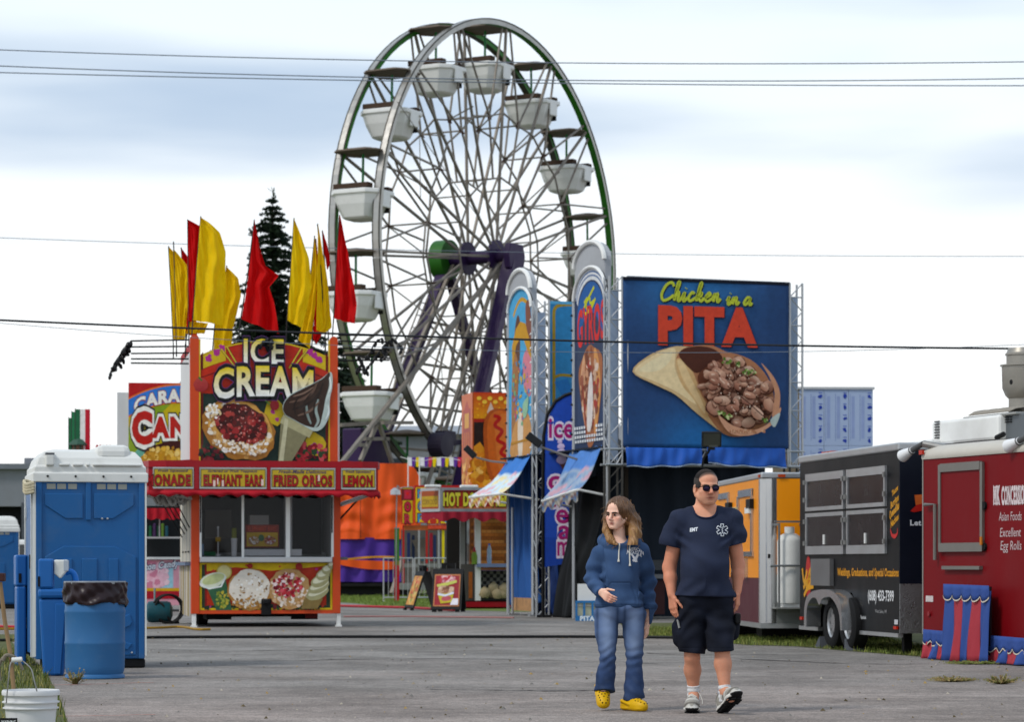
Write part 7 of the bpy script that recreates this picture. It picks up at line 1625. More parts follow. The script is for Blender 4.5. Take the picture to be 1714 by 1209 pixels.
# hatch
hx0,hx1,hz0,hz1 = q(1573,850)[0],q(1647,850)[0],q(1610,924)[1],q(1610,776)[1]; HF = mat('hatch_alloy','#8d8983',.4,.6,.1,5,dirt=.3)
h = B('hatch',REDT,tr,hx0 + .05,hx1 - .05,-.02,-.002,hz0 + .08,hz1 - .07); B('hatch_frame',HF,h,hx0,hx0 + .055,-.035,-.003,hz0 + .02,hz1); B('hatch_frame',HF,h,hx1 - .055,hx1,-.035,-.003,hz0 + .02,hz1); B('hatch_frame',HF,h,hx0 + .056,hx1 - .056,-.04,-.003,hz1 - .085,hz1 + .01); B('hatch_frame',HF,h,hx0 + .03,hx1 + .01,-.045,-.036,hz0,hz0 + .10)
MB().tube([(q(1553,845)[0],-.05,q(1560,845)[1]),(q(1570,845)[0],-.05,q(1570,845)[1]),(q(1570,940)[0],-.05,q(1570,938)[1])],.022,7).build('prop_arm',HF,tr)
for px,py in ((1577,917),(1648,916),(1648,847)): MB().lathe([(.045,-.06),(.045,-.0)],12,(q(px,py)[0],-.03,q(px,py)[1]),M=Matrix.Rotation(R(90),4,'X')).build('hinge_knob',BLACK,tr)
B('shelf_rail',HF,tr,q(1581,950)[0],q(1644,950)[0],-.05,-.002,q(1610,954)[1],q(1610,948)[1]); B('orange_tab',mat('orange_tab','#c27a2a',.5),tr,q(1645,908)[0],q(1648,908)[0],-.05,-.036,q(1646,913)[1],q(1646,899)[1])
B('decal',mat('white_decal','#cfc6c4',.5,0,.2,20),tr,q(1549,1003)[0],q(1561,1003)[0],-.006,-.001,q(1555,1008)[1],q(1555,998)[1]); MB().lathe([(.03,-.05),(.03,0)],12,(q(1555,1028)[0],-.02,q(1555,1028)[1]),M=Matrix.Rotation(R(90),4,'X')).build('valve',mat('valve_red','#8f2a30',.4),tr)
# lettering, condensed capitals with serif bars
a = Art(-.003)
def tr_txt(body,px0,px1,py0,py1,col,bold=0,shear=0,serif=False):
    c = (px0 + min(px1,1714)) / 2; X0,X1,Z0,Z1 = q(px0,900)[0],q(px1,900)[0],q(c,py1)[1],q(c,py0)[1]; a.text(body,X0,X1,Z0,Z1,col,bold,shear)
    if serif:
        n_ = len(body)
        for i,ch in enumerate(body):
            if ch in 'MKNI': xa_ = X0 + (X1 - X0) * (i + .1) / n_; [a.rect(xa_ - .012,xa_ + (X1 - X0) / n_ * .8,zz,zz + .012,col) for zz in (Z0,Z1 - .012)]
tr_txt('MK',1662,1673,815,844,'#dccfcf',.05,0,True); tr_txt('CONCESSIONS',1676,1722,815,844,'#dccfcf',.05,0,True)
a.build('name_lettering',tr); a = Art(-.003); tr_txt('Asian Foods',1671,1709,857,872,'#cdbcbc',.0,.12); tr_txt('Excellent',1673,1708,884,899,'#cdbcbc',.0,.12); tr_txt('Egg Rolls',1674,1709,906,926,'#cdbcbc',.0,.12)
a.build('menu_lettering',tr)
# striped skirt hung in front: stripes of cloth, scalloped blue heads
SKR = mat('skirt_red','#ad424c',.75,0,.1,4,bump=.3,bs=15); SKB = mat('skirt_blue','#3d5898',.75,0,.1,4,bump=.3,bs=15)
sk = thing('striped_skirt','red and blue striped cloth skirt with scalloped top, hung along the red trailer','skirt',frd.o,frd.a)
def skirt(px0,px1,top,bot,n,first,d,scal):
    X0,X1 = p(px0,1050,d)[0],p(px1,1050,d)[0]; 
    Zt0,Zt1,Zb0,Zb1 = p(px0,top[0],d)[1],p(px1,top[1],d)[1],p(px0,bot[0],d)[1],p(px1,bot[1],d)[1]; Zb0 = max(Zb0,.01); Zb1 = max(Zb1,.01)
    for i in range(n):
        def fn(u,v,i=i): g = (i + u) / n; zt_ = Zt0 + (Zt1 - Zt0) * g - .06; zb_ = Zb0 + (Zb1 - Zb0) * g; return (X0 + (X1 - X0) * g + .02 * math.sin(v * 3 + i) * v,d - .05 * v - .025 * math.sin(g * n * 4.1 + v * 2) * v - .012 * math.sin(g * 40 + v * 5) * v,zt_ + (zb_ - zt_) * v)
        MB().grid(fn,8,10).build('stripe',SKB if (i + first) % 2 else SKR,sk,smooth=True,solid=.004)
    def vf(u,v): g = u; zt_ = Zt0 + (Zt1 - Zt0) * g; return (X0 + (X1 - X0) * g,d - .03 - .012 * math.sin(g * 30) * v,zt_ - v * (.12 + .055 * abs(math.sin(g * scal * 3.14159))))
    MB().grid(vf,60,3).build('scalloped_head',SKB,sk,smooth=True,solid=.004); MB().grid(lambda u,v: tuple(np.array(vf(u,1)) + np.array((0,-.006,-.014 * v))),60,1).build('white_edging',mat('edging_cream','#d8d0c0',.8),sk)
skirt(1549,1585,(1054,1057),(1104,1107),3,0,-.06,3); skirt(1656,1760,(1064,1072),(1109,1126),6,0,-.08,7); skirt(1583,1659,(978,981),(1106,1112),5,1,-.16,5)
B('skirt_board',mat('skirt_backing','#2a2024',.8),sk,p(1585,1000,-.1)[0],p(1660,1000,-.1)[0],-.12,-.10,.05,p(1620,982,-.1)[1])
# roof gear: air conditioner, canvas cover, extractor box and flue
def top_(name,m,px0,px1,py0,py1,d0,d1,bev): xa_,xb_ = p(px0,py1,d0)[0],p(px1,py1,d0)[0]; c = (px0 + px1) / 2; o = MB().box(xa_,xb_,d0,d1,p(c,py1,d0)[1],p(c,py0,d0)[1]).build(name,m,tr,bevel=bev); return o
ac = top_('air_conditioner',WHITE,1559,1671,700,741,.9,1.6,.035)
xa_,xb_ = p(1559,740,.9)[0],p(1671,740,.9)[0]
for k in range(7): z_ = p(1565,735 - k * 4.6,.9)[1]; B('ac_louvre',mat('louvre_dark','#4c4c4a',.6),ac,xa_ + .10,xa_ + .22,.885,.899,z_,z_ + .014)
top_('extractor_box',mat('extractor_grey','#777c80',.45,.5,.1,3,dirt=.2),1672,1760,692,736,1.0,1.9,.01); top_('box_lid',mat('lid_grey','#a9a9a6',.5,.3),1612,1700,694,698,.95,1.95,.005)
for i in range(3):
    for j in range(3): z_ = p(1685,700 + 4 * j,.99)[1]; xx = p(1679 + 5 * i,700,.99)[0]; B('vent_slot',DARK,tr,xx,xx + .05,.985,.999,z_,z_ + .015)
m = MB(); xa_,xb_ = p(1621,690,1.0)[0],p(1690,690,1.0)[0]; zz0,zz1 = p(1650,693,1.0)[1],p(1650,683,1.0)[1]; m.grid(lambda u,v: (xa_ + u * (xb_ - xa_),1.0 + v * .9,zz0 + (zz1 - zz0) * (math.sin(v * 3.14) ** .4 if 0 < v < 1 else 0) * (1 + .15 * math.sin(u * 23 + v * 7))),40,12); m.build('canvas_cover',mat('canvas','#9c968c',.9,0,.15,6,bump=.4,bs=12),tr,smooth=True,solid=.01)
cx_ = p(1712,640,1.4)[0]; zz = lambda py: p(1712,py,1.4)[1]; rr = lambda w: w / F * 31
MB().lathe([(rr(24),zz(700)),(rr(24),zz(668)),(rr(30),zz(662)),(rr(35),zz(650)),(rr(36),zz(614)),(rr(39),zz(613)),(rr(39),zz(611)),(rr(28),zz(610)),(rr(28),zz(596)),(rr(30),zz(595)),(rr(30),zz(592)),(rr(28),zz(591)),(rr(25),zz(583)),(0,zz(581))],32,(cx_,1.4,0)).build('exhaust_flue',mat('flue_steel','#a8a49c',.4,.55,.12,3,dirt=.35,dirtcol=(.25,.21,.17)),tr,smooth=True)
for px,py in ((1702,640),(1708,668),(1708,678)): MB().lathe([(.03,-.01),(.03,.0)],8,(p(px,py,1.1)[0],1.02 if py < 660 else 1.2,p(px,py,1.1)[1]),M=Matrix.Rotation(R(90),4,'X')).build('rivet_hole',DARK,tr)
MB().tube([(p(1668,733,.3)[0],.3,p(1668,733,.3)[1]),(p(1680,727,.3)[0],.3,p(1680,727,.3)[1])],.03,7).build('roof_clip',DARK,tr)
def spot(px,py,hx,hy,d,label):
    a0 = p(px,py,d); a1 = p(hx,hy,d); O = frd.o + frd.u * a0[0] + frd.n * d + Vector((0,0,a0[1])); t = thing('spot_lamp',label,'lamp',O,frd.a,'spot lamps on the red trailer'); v = Vector((a1[0] - a0[0],-.05,a1[1] - a0[1])); n_ = v.normalized(); Q = n_.to_track_quat('Z','Y').to_matrix().to_4x4()
    MB().lathe([(.03,0),(.035,v.length * .5),(.05,v.length * .55)],14,M=Q).build('holder',mat('lamp_holder','#5c5c5c',.5),t,smooth=True); MB().lathe([(.04,v.length * .5),(.045,v.length * .6),(.07,v.length * .9),(.074,v.length),(.05,v.length * 1.03),(0,v.length * 1.03)],18,M=Q).build('bulb',mat('lamp_glass','#e8e8e8',.2),t,smooth=True)
spot(1545,743,1517,764,.0,'white spot lamp on the left roof corner of the red trailer, tilted down'); spot(1726,728,1694,748,-.0,'white spot lamp at the right edge of the red trailer roof')
MB().tube([(p(1545,743)[0],0,p(1545,743)[1]),(p(1556,746)[0],.2,p(1556,750)[1])],.04,8).build('lamp_bracket',STEEL,tr); B('marker_light',MATS['red_lens'],tr,p(1543,760)[0] + .02,p(1543,760)[0] + .1,-.05,-.021,zt + .06,zt + .11)
# ================================================================== people: one smooth implicit surface per body and per garment
class Sdf:
    def __init__(s,lo,hi,h):
        s.lo = np.array(lo,float); s.h = h; s.n = (np.ceil((np.array(hi) - s.lo) / h)).astype(int) + 1
        s.f = np.full(s.n,.08,np.float32); s.ax = [s.lo[i] + h * np.arange(s.n[i]) for i in range(3)]
    def _sl(s,lo,hi):
        a = np.clip(((np.array(lo) - s.lo) / s.h).astype(int) - 1,0,s.n); b = np.clip(((np.array(hi) - s.lo) / s.h).astype(int) + 2,0,s.n); return tuple(slice(x,y) for x,y in zip(a,b))
    def _grid(s,sl): return np.meshgrid(*[s.ax[i][sl[i]] for i in range(3)],indexing='ij')
    def comb(s,sl,d,k,cut=False):
        f = s.f[sl]
        if cut:
            d = -d; hh = np.clip(.5 - .5 * (d - f) / k * 1.0,0,1) if k else 0
            s.f[sl] = (np.maximum(f,d) + (k * .25 * np.maximum(1 - np.abs(f - d) / k,0) ** 2 if k else 0)); return
        s.f[sl] = np.minimum(f,d) - (k * .25 * np.maximum(1 - np.abs(f - d) / k,0) ** 2 if k else 0)
    def cap(s,a,b,r0,r1,k=.02,flat=None,pad=.07,cut=False):
        """tapered limb a-b; flat=(axis vector, factor) squeezes it along an axis"""
        a,b = np.array(a,float),np.array(b,float); r = max(r0,r1) + pad; sl = s._sl(np.minimum(a,b) - r,np.maximum(a,b) + r); X,Y,Z = s._grid(sl)
        d = b - a; L = max(d @ d,1e-9); t = np.clip(((X - a[0]) * d[0] + (Y - a[1]) * d[1] + (Z - a[2]) * d[2]) / L,0,1); qx,qy,qz = X - a[0] - t * d[0],Y - a[1] - t * d[1],Z - a[2] - t * d[2]
        if flat is not None:
            u = np.array(flat[0],float); u /= np.linalg.norm(u); w = qx * u[0] + qy * u[1] + qz * u[2]; g = 1 / flat[1] - 1; qx,qy,qz = qx + w * g * u[0],qy + w * g * u[1],qz + w * g * u[2]
        s.comb(sl,np.sqrt(qx * qx + qy * qy + qz * qz) - (r0 + (r1 - r0) * t),k,cut); return s
    def chain(s,pts,rs,k=.02,flat=None):
        for i in range(len(pts) - 1): s.cap(pts[i],pts[i + 1],rs[i],rs[i + 1],k,flat)
        return s
    def ell(s,c,r,k=.02,M=None,cut=False,pad=.06):
        c = np.array(c,float); r = np.array(r,float); R_ = np.max(r) + pad; sl = s._sl(c - R_,c + R_); X,Y,Z = s._grid(sl); p = np.stack([X - c[0],Y - c[1],Z - c[2]],-1)
        if M is not None: p = p @ np.array(M)          # columns of M: the ellipsoid's axes
        k0 = np.linalg.norm(p / r,axis=-1); k1 = np.linalg.norm(p / (r * r),axis=-1); s.comb(sl,np.where(k1 > 1e-6,k0 * (k0 - 1) / np.maximum(k1,1e-6),-np.min(r)),k,cut); return s
    def plane(s,p,n,lo=None,hi=None):
        """cut away what lies on the side n points to"""
        sl = s._sl(lo,hi) if lo is not None else tuple(slice(0,x) for x in s.n); X,Y,Z = s._grid(sl); n = np.array(n,float); n /= np.linalg.norm(n); s.f[sl] = np.maximum(s.f[sl],(X - p[0]) * n[0] + (Y - p[1]) * n[1] + (Z - p[2]) * n[2]); return s
    def ripple(s,fn,lo,hi):
        sl = s._sl(lo,hi); X,Y,Z = s._grid(sl); s.f[sl] += fn(X,Y,Z).astype(np.float32); return s
    def mesh(s):
        """surface nets"""
        f = s.f; ins = f < 0; cs = np.zeros(tuple(np.array(f.shape) - 1),np.int8)
        for dx in (0,1):
            for dy in (0,1):
                for dz in (0,1): cs += ins[dx:f.shape[0]-1+dx,dy:f.shape[1]-1+dy,dz:f.shape[2]-1+dz]
        cells = np.argwhere((cs > 0) & (cs < 8)); idx = np.full(cs.shape,-1,np.int64); idx[tuple(cells.T)] = np.arange(len(cells)); acc = np.zeros((len(cells),3)); cnt = np.zeros(len(cells)); cr = [(x,y,z) for x in (0,1) for y in (0,1) for z in (0,1)]
        for a in cr:
            for ax_ in range(3):
                if a[ax_]: continue
                b = list(a); b[ax_] = 1; va = f[tuple((cells + a).T)]; vb = f[tuple((cells + b).T)]; m = (va < 0) != (vb < 0); t = va[m] / (va[m] - vb[m]); p = np.array(a,float) + np.outer(t,np.array(b) - np.array(a)); acc[m] += p; cnt[m] += 1
        V = (cells + acc / np.maximum(cnt,1)[:,None]) * s.h + s.lo; Q = []
        for ax_ in range(3):
            o = [i for i in range(3) if i != ax_]; sa = [slice(None)] * 3; sb = [slice(None)] * 3; sa[ax_] = slice(0,-1); sb[ax_] = slice(1,None); fl = ins[tuple(sa)] != ins[tuple(sb)]; e = np.argwhere(fl); e = e[(e[:,o[0]] > 0) & (e[:,o[1]] > 0) & (e[:,o[0]] < cs.shape[o[0]]) & (e[:,o[1]] < cs.shape[o[1]])]
            if not len(e): continue
            flip = ins[tuple(e.T)]; q = []
            for da,db in ((-1,-1),(0,-1),(0,0),(-1,0)): g = e.copy(); g[:,o[0]] += da; g[:,o[1]] += db; q.append(idx[tuple(g.T)])
            q = np.stack(q,1); sgn = flip if ax_ != 1 else ~flip; q[~sgn] = q[~sgn][:,::-1]; Q.append(q)
        return V,np.concatenate(Q)
def sdf_obj(name,S,m,parent,colfn=None,smooth_it=2):
    V,Q = S.mesh(); me = bpy.data.meshes.new(name); me.from_pydata(V.tolist(),[],Q.tolist()); me.materials.append(m); me.polygons.foreach_set('use_smooth',[True] * len(me.polygons)); me.update()
    if colfn is not None:
        c = np.ones((len(V),4)); c[:,:3] = colfn(V); at = me.color_attributes.new('Col','FLOAT_COLOR','POINT'); at.data.foreach_set('color',c.ravel())
    o = bpy.data.objects.new(name,me); C.objects.link(o); o.parent = parent
    if smooth_it: md = o.modifiers.new('smooth','SMOOTH'); md.factor = .5; md.iterations = smooth_it
    return o
def blend(base,regions,V):
    """base colour with soft-edged coloured regions: (colour, weight function of V)"""
    c = np.tile(np.array(lin(base)),(len(V),1))
    for col,fn in regions: w = np.clip(fn(V),0,1)[:,None]; c = c * (1 - w) + np.array(lin(col)) * w
    return c
def skin_mat(name,rough=.5):
    m = mat(name,attr=True,rough=rough,var=.05,vs=25,bump=.12,bs=160); b = m.node_tree.nodes['Principled BSDF']; b.inputs['Subsurface Weight'].default_value = .12; b.inputs['Subsurface Radius'].default_value = (.012,.005,.003); b.inputs['Subsurface Scale'].default_value = 1.0; return m
def head_axes(yaw,pitch=0.0,roll=0.0):
    """columns: side (wearer's left), forward, up; the face looks along -y at yaw 0, towards +x for positive yaw"""
    M = Matrix.Rotation(R(yaw),3,'Z') @ Matrix.Rotation(R(pitch),3,'X') @ Matrix.Rotation(R(roll),3,'Y'); return np.array(M @ Matrix(((1,0,0),(0,-1,0),(0,0,1))))
def build_head(S,c,A,k,female):
    """c: centre of the skull at eye height; A: axes (side, forward, up); k: size, 1 = 0.225 m from chin to crown"""
    P = lambda s_,f_,u_: np.array(c) + A @ np.array((s_,f_,u_)) * k; E = lambda p,r,kk=.014,**q: S.ell(P(*p),np.array(r) * k,kk,A,**q); Cp = lambda a,b,r0,r1,kk=.012,**q: S.cap(P(*a),P(*b),r0 * k,r1 * k,kk,**q)
    jw = .053 if female else .066
    E((0,-.012,.030),(.074,.094,.084)); E((0,.02,.045),(.064,.066,.06)); E((0,.022,-.045),(jw,.062,.066),.02); E((0,.055,-.092),(.026 if female else .034,.026,.022),.022)
    for s_ in (-1,1):
        Cp((s_ * jw * .95,-.005,-.05),(s_ * .022,.06,-.096),.020,.018,.02); E((s_ * .042,.058,-.028),(.024,.022,.02),.02); E((s_ * .032,.058,-.058),(.026,.026,.032),.02)      # jaw, cheekbone
        Cp((s_ * .008,.084,.018),(s_ * .045,.068,.020),.011,.010,.012); E((s_ * .031,.090,.000),(.014,.010,.009),.010,cut=True); E((s_ * .031,.073,.000),(.0125,.0125,.0115),.004)   # brow, socket, eyeball
        E((s_ * .011,.094,-.036),(.009,.010,.008),.007); E((s_ * .078,-.008,-.014),(.011,.019,.034),.004); E((s_ * .086,.0,-.012),(.006,.010,.020),.003,cut=True)
    Cp((0,.084,.006),(0,.110,-.030),.009,.0125,.008); E((0,.103,-.036),(.010,.010,.008),.006)
    lz = -.062; lr = .0062 if female else .0072; Cp((-.017,.079,lz + .001),(.017,.079,lz + .001),lr,lr,.006); Cp((-.014,.078,lz - .010),(.014,.078,lz - .010),lr * 1.12,lr * 1.12,.006); Cp((-.022,.092,lz - .004),(.022,.092,lz - .004),.003,.003,.003,cut=True,pad=.03)
    Cp((-.012,.084,lz - .022),(.012,.084,lz - .022),.004,.004,.006,cut=True,pad=.03)
    return P
def headloc(c,A,k): return lambda V: ((V - np.array(c)) @ A) / k
def gauss(V,p,r): return np.exp(-np.sum(((V - np.array(p)) / np.array(r)) ** 2,-1))
def finger(S,root,dirs,lens,rad,k=.006):
    p = np.array(root,float); r = rad
    for d,l in zip(dirs,lens): d = np.array(d,float); d /= np.linalg.norm(d); q = p + d * l; S.cap(p,q,r,r * .88,k,pad=.03); p,r = q,r * .88
    return p
def hand(S,wrist,palm_dir,across,palm_n,size,curl,thumb_side,spread=.0,thumb_in=.3):
    """wrist: centre; palm_dir: wrist to knuckles; across: towards the index finger; palm_n: the way the palm faces"""
    w = np.array(wrist,float); d = np.array(palm_dir,float); d /= np.linalg.norm(d); a = np.array(across,float); a -= d * (a @ d); a /= np.linalg.norm(a); n = np.array(palm_n,float); n -= d * (n @ d); n -= a * (n @ a); n /= np.linalg.norm(n); z = size
    for t,o in ((.030,.032),(.010,.034),(-.010,.033),(-.028,.030)): S.cap(w + d * .012 * z + a * t * .55 * z,w + d * .088 * z + a * t * z,.0155 * z,.0125 * z,.012,pad=.04)
    for i,(t,L_) in enumerate(((.030,.074),(.010,.083),(-.010,.077),(-.029,.060))):
        root = w + d * .090 * z + a * t * z; c = curl[i]; ds = []
        for q in (.35,1.0,1.45): an = c * q; ds.append(d * math.cos(an) + n * math.sin(an) + a * spread * (1.5 - i))
        finger(S,root,ds,[L_ * .46 * z,L_ * .32 * z,L_ * .26 * z],(.0092 if i < 3 else .0080) * z)
    tr_ = w + d * .030 * z + a * .026 * z; t1 = d * .62 + a * .70 + n * thumb_in; t2 = d * .86 + a * .30 + n * (thumb_in + .25); S.cap(w + d * .015 * z + a * .012 * z,tr_ + a * .006 * z,.016 * z,.014 * z,.01,pad=.03); finger(S,tr_,[t1,t2,t2 + n * .15],[.036 * z,.032 * z,.026 * z],.0112 * z)
def fabric(name,**k):
    return mat(name,attr=True,rough=.9,var=.10,vs=9,bump=.35,bs=220,spec=.2,**k)

# ------------------------------------------------------------------ the woman
WX,WY,WS = 1040,20.2,F / 20.2
wo = thing('person','woman in a blue hoodie, jeans and yellow clogs, looking aside as she walks','person',(PX(WX,WY),WY,0))
G = lambda px,py,y=0.0: ((px - WX) / WS * (1 + y / WY),y,max(CAMH + (HY - py) / F * (WY + y),0.0))
SK1 = skin_mat('skin_fair')
hA = head_axes(-38,7,3); hc = np.array(G(1034,860,-.02)); hk = .98
S = Sdf((-.30,-.36,.0),(.30,.28,1.68),.0048)
Ph = build_head(S,hc,hA,hk,True)
nb = np.array(G(1037,908,.01)); S.cap(nb,hc + np.array((.008,.03,-.06)),.047,.044,.02)
shR,shL = np.array(G(1003,927,.0)),np.array(G(1074,922,.03)); elR,wrR = np.array(G(992,971,.02)),np.array(G(1004,991,-.19)); elL,wrL = np.array(G(1085,975,.09)),np.array(G(1084,1043,.05))
ch = np.array(G(1038,945,.01)); hip = np.array(G(1037,1018,.0)); S.cap(shR,shL,.045,.045,.05); S.ell(ch,(.145,.10,.18),.05); S.cap(ch,hip,.10,.10,.04,flat=((0,1,0),.75)); S.ell(hip + np.array((0,0,.05)),(.13,.085,.07),.03)
S.chain([shR,elR,wrR],[.045,.036,.026]); S.chain([shL,elL,wrL],[.045,.036,.026])
hipR,kneeR,ankR = np.array(G(1016,1030,0)),np.array(G(1018,1101,-.05)),np.array(G(1010,1166,.03)); hipL,kneeL,ankL = np.array(G(1060,1030,0)),np.array(G(1062,1098,-.04)),np.array(G(1061,1172,-.03))
S.chain([hipR,kneeR,ankR],[.062,.034,.030],.01); S.chain([hipL,kneeL,ankL],[.062,.034,.030],.01)
for a_,dx,dy in ((ankR,.005,-.14),(ankL,.06,-.12)): S.cap(a_,a_ + np.array((dx * .6,dy * .6,-.045)),.030,.024,.015)
hand(S,wrR,(.50,-.62,-.42),(.35,-.30,.85),(.80,.35,-.45),.92,(.75,.85,.95,1.05),1,thumb_in=.15)
hand(S,wrL + np.array((0,0,-.0)),(-.10,-.05,-1),(-.35,-.9,0),(-.9,.35,0),.92,(.8,.85,.9,.95),-1,thumb_in=.35)
hl = headloc(hc,hA,hk)
def wcol(V):
    L_ = hl(V); f_ = L_[:,1] > .03; reg = []
    for s_ in (-1,1):
        reg += [('#d98a78',lambda V,s_=s_: .55 * gauss(L_,(s_ * .042,.07,-.030),(.024,.03,.020)))]
        reg += [('#7a5240',lambda V,s_=s_: .45 * gauss(L_,(s_ * .031,.08,.004),(.014,.02,.006)))]
    reg += [('#c0625a',lambda V: .95 * gauss(L_,(0,.085,-.068),(.021,.02,.0085)) * f_),('#4a2620',lambda V: 1.0 * gauss(L_,(0,.09,-.066),(.019,.02,.0022)) * f_),('#d49080',lambda V: .5 * gauss(L_,(0,.11,-.034),(.012,.02,.012))),('#8a5444',lambda V: .7 * gauss(L_,(0,.098,-.046),(.009,.014,.004)))]  # nose shadow and lips painted into the skin colour
    reg += [('#d0806e',lambda V: .5 * gauss(V,wrR + np.array((.07,-.08,-.05)),(.05,.06,.05)))]
    return blend('#f3cdb8',reg,V)
sdf_obj('body',S,SK1,wo,wcol)
# eyes and brows
EYEW = mat('eye_white','#a8978c',.2,var=0); IRIS = mat('eye_iris','#2a211c',.25,var=0); BROW = mat('brow_brown','#2f1f17',.9)
def eyes(P,A,k,parent,gaze=0.0,brow=.0045,bm=BROW):
    for s_ in (-1,1):
        m = MB(); Mx = Matrix([list(r) for r in (A * .0100 * k)]).to_4x4(); m.lathe([(0,-1),(.5,-.87),(.87,-.5),(1,0),(.87,.5),(.5,.87),(0,1)],16,P(s_ * .031,.0768,-.001),M=Mx); e = m.build('eye',EYEW,parent,smooth=True)
        m = MB(); d = Vector(A @ np.array((gaze * .4,1,-.05))).normalized(); m.lathe([(.0078 * k,0),(.0062 * k,.0016 * k),(0,.002 * k)],14,Vector(P(s_ * .031,.0768,-.001)) + d * .0094 * k,M=d.to_track_quat('Z','Y').to_matrix().to_4x4()); m.build('iris',IRIS,e,smooth=True)
        m = MB(); m.tube(spline([Vector(P(*q)) for q in ((s_ * .012,.0945,.0125),(s_ * .026,.0925,.0165),(s_ * .040,.084,.0165),(s_ * .050,.073,.010))],4),[brow * k * f for f in (.7,.9,1,1,1,1,1,1,.9,.8,.6,.5,.3)],6); m.build('eyebrow',bm,parent,smooth=True)
eyes(Ph,hA,hk,wo,-.2,.0054)
# hoodie
HOOD = fabric('hoodie_fleece')
S = Sdf((-.34,-.34,.62),(.34,.30,1.42),.0048)
S.cap(shR + np.array((.015,0,-.012)),shL + np.array((-.015,0,-.012)),.058,.058,.05); S.ell(ch,(.146,.12,.20),.05); mid = np.array(G(1037,972,0)); S.ell(mid,(.142,.118,.14),.06); low = np.array(G(1037,1004,0)); S.ell(low,(.178,.128,.12),.05); hem = np.array(G(1036,1013,0)); S.cap(hem + np.array((-.06,0,0)),hem + np.array((.06,0,0)),.125,.125,.03,flat=((0,0,1),.45))
S.chain([shR,shR * .5 + elR * .5 + np.array((-.008,0,0)),elR,elR * .45 + wrR * .55,wrR + np.array((-.006,.03,.004))],[.060,.058,.057,.054,.044],.03); S.cap(wrR + np.array((-.008,.03,.0)),wrR + np.array((.004,-.005,-.006)),.040,.040,.008)
cuffL = np.array(G(1084,1033,.05)); S.chain([shL,shL * .5 + elL * .5 + np.array((.006,0,0)),elL,elL * .4 + cuffL * .6,cuffL + np.array((.004,0,.06))],[.060,.057,.056,.055,.050],.03); S.cap(cuffL + np.array((.012,0,.055)),cuffL + np.array((-.002,0,-.028)),.044,.040,.02); S.cap(np.array(G(1085,1018,.05)) + np.array((-.02,0,0)),np.array(G(1094,1016,.05)),.03,.026,.03)
# hood lying on the shoulders
for i in range(15):
    t0,t1 = i / 15,(i + 1) / 15; f_ = lambda t: nb + np.array((.118 * math.sin(6.2832 * t),-.005 + .092 * -math.cos(6.2832 * t) + .03,.000 + .055 * (.5 - .5 * math.cos(6.2832 * t)) - .020))
    S.cap(f_(t0),f_(t1),.036 + .012 * abs(math.sin(3.1416 * t0)),.036 + .012 * abs(math.sin(3.1416 * t1)),.02)
S.ell(nb + np.array((.0,.10,-.02)),(.13,.08,.10),.04); S.ell(nb + np.array((0,-.045,.035)),(.062,.07,.07),.012,cut=True); S.cap(nb + np.array((0,-.02,.15)),nb + np.array((0,-.02,.01)),.068,.056,.01,cut=True)
def wr1(X,Y,Z):
    arm = np.clip(1 - (np.abs(Z - elR[2]) / .14),0,1) * (X < -.12); arm2 = np.clip(1 - (np.abs(Z - elL[2] + .06) / .22),0,1) * (X > .13); hem_ = np.clip((.86 - Z) / .12,0,1) * (np.abs(X) < .2)
    w = .009 * np.sin(70 * (Z + .55 * X + .3 * Y) + 3 * np.sin(14 * X)) * arm + .009 * np.sin(62 * (Z - .45 * X) + 2.5 * np.sin(18 * Y)) * arm2 + .005 * np.sin(38 * (X + .5 * Z) + 2 * np.sin(9 * Z)) * np.clip(1 - np.abs(Z - 1.0) / .2,0,1) + .006 * np.sin(46 * X + 8 * Z) * hem_
    seam = .004 * np.exp(-((X - shR[0] - .035 - .1 * np.clip(1.2 - Z,0,1)) / .006) ** 2) * (Z > .98) * (X < -.05) + .004 * np.exp(-((Z - .795) / .005) ** 2) * (np.abs(X + .01) < .19)
    pocket = .005 * (np.exp(-((Z - (CAMH + (HY - 976) / F * WY)) / .004) ** 2) * (np.abs(X + .01) < .075) + np.exp(-((np.abs(X + .01) - (.078 + .35 * np.clip(.955 - Z,0,.12))) / .004) ** 2) * ((Z > .80) & (Z < .96))) * (Y < 0)
    return w + seam + pocket
S.ripple(wr1,(-.34,-.34,.62),(.34,.30,1.42)); S.plane(G(1036,1021.5),(0.02,0,-1),(-.30,-.3,.6),(.205,.3,.9)); 
for w_,d_ in ((wrR,np.array((.35,-.85,-.35))),(cuffL + np.array((0,0,-.05)),np.array((-.05,0,-1.0)))): d_ = d_ / np.linalg.norm(d_); S.plane(w_ + d_ * .008,d_,w_ - .055,w_ + .06)
def hoodcol(V):
    z = V[:,2]; n_ = np.sin(V[:,0] * 31 + V[:,2] * 17) * np.sin(V[:,2] * 23 - V[:,0] * 11)
    c = blend('#3a5378',[('#526d93',lambda V: .35 + .25 * n_),('#2f4565',lambda V: .6 * ((z < .80) & (z > .76)))],V); return c
sdf_obj('hoodie',S,HOOD,wo,hoodcol)
Sh = S                         # kept to lay prints on the cloth
def front_y(S_,x,z):
    """y of the first cloth surface met from the front at x,z"""
    i = int(np.clip(round((x - S_.lo[0]) / S_.h),0,S_.n[0] - 1)); k = int(np.clip(round((z - S_.lo[2]) / S_.h),0,S_.n[2] - 1)); col = S_.f[i,:,k]; j = np.argmax(col < 0)
    if not (col < 0).any(): return 0.0
    if j == 0: return S_.lo[1]
    t = col[j-1] / (col[j-1] - col[j]); return S_.lo[1] + (j - 1 + t) * S_.h
def drape_art(a,S_,name,parent,m,off=.0025):
    a.mb.v = [(x,front_y(S_,x,z) - off + y,z) for x,y,z in a.mb.v]; return a.mb.build(name,m,parent)
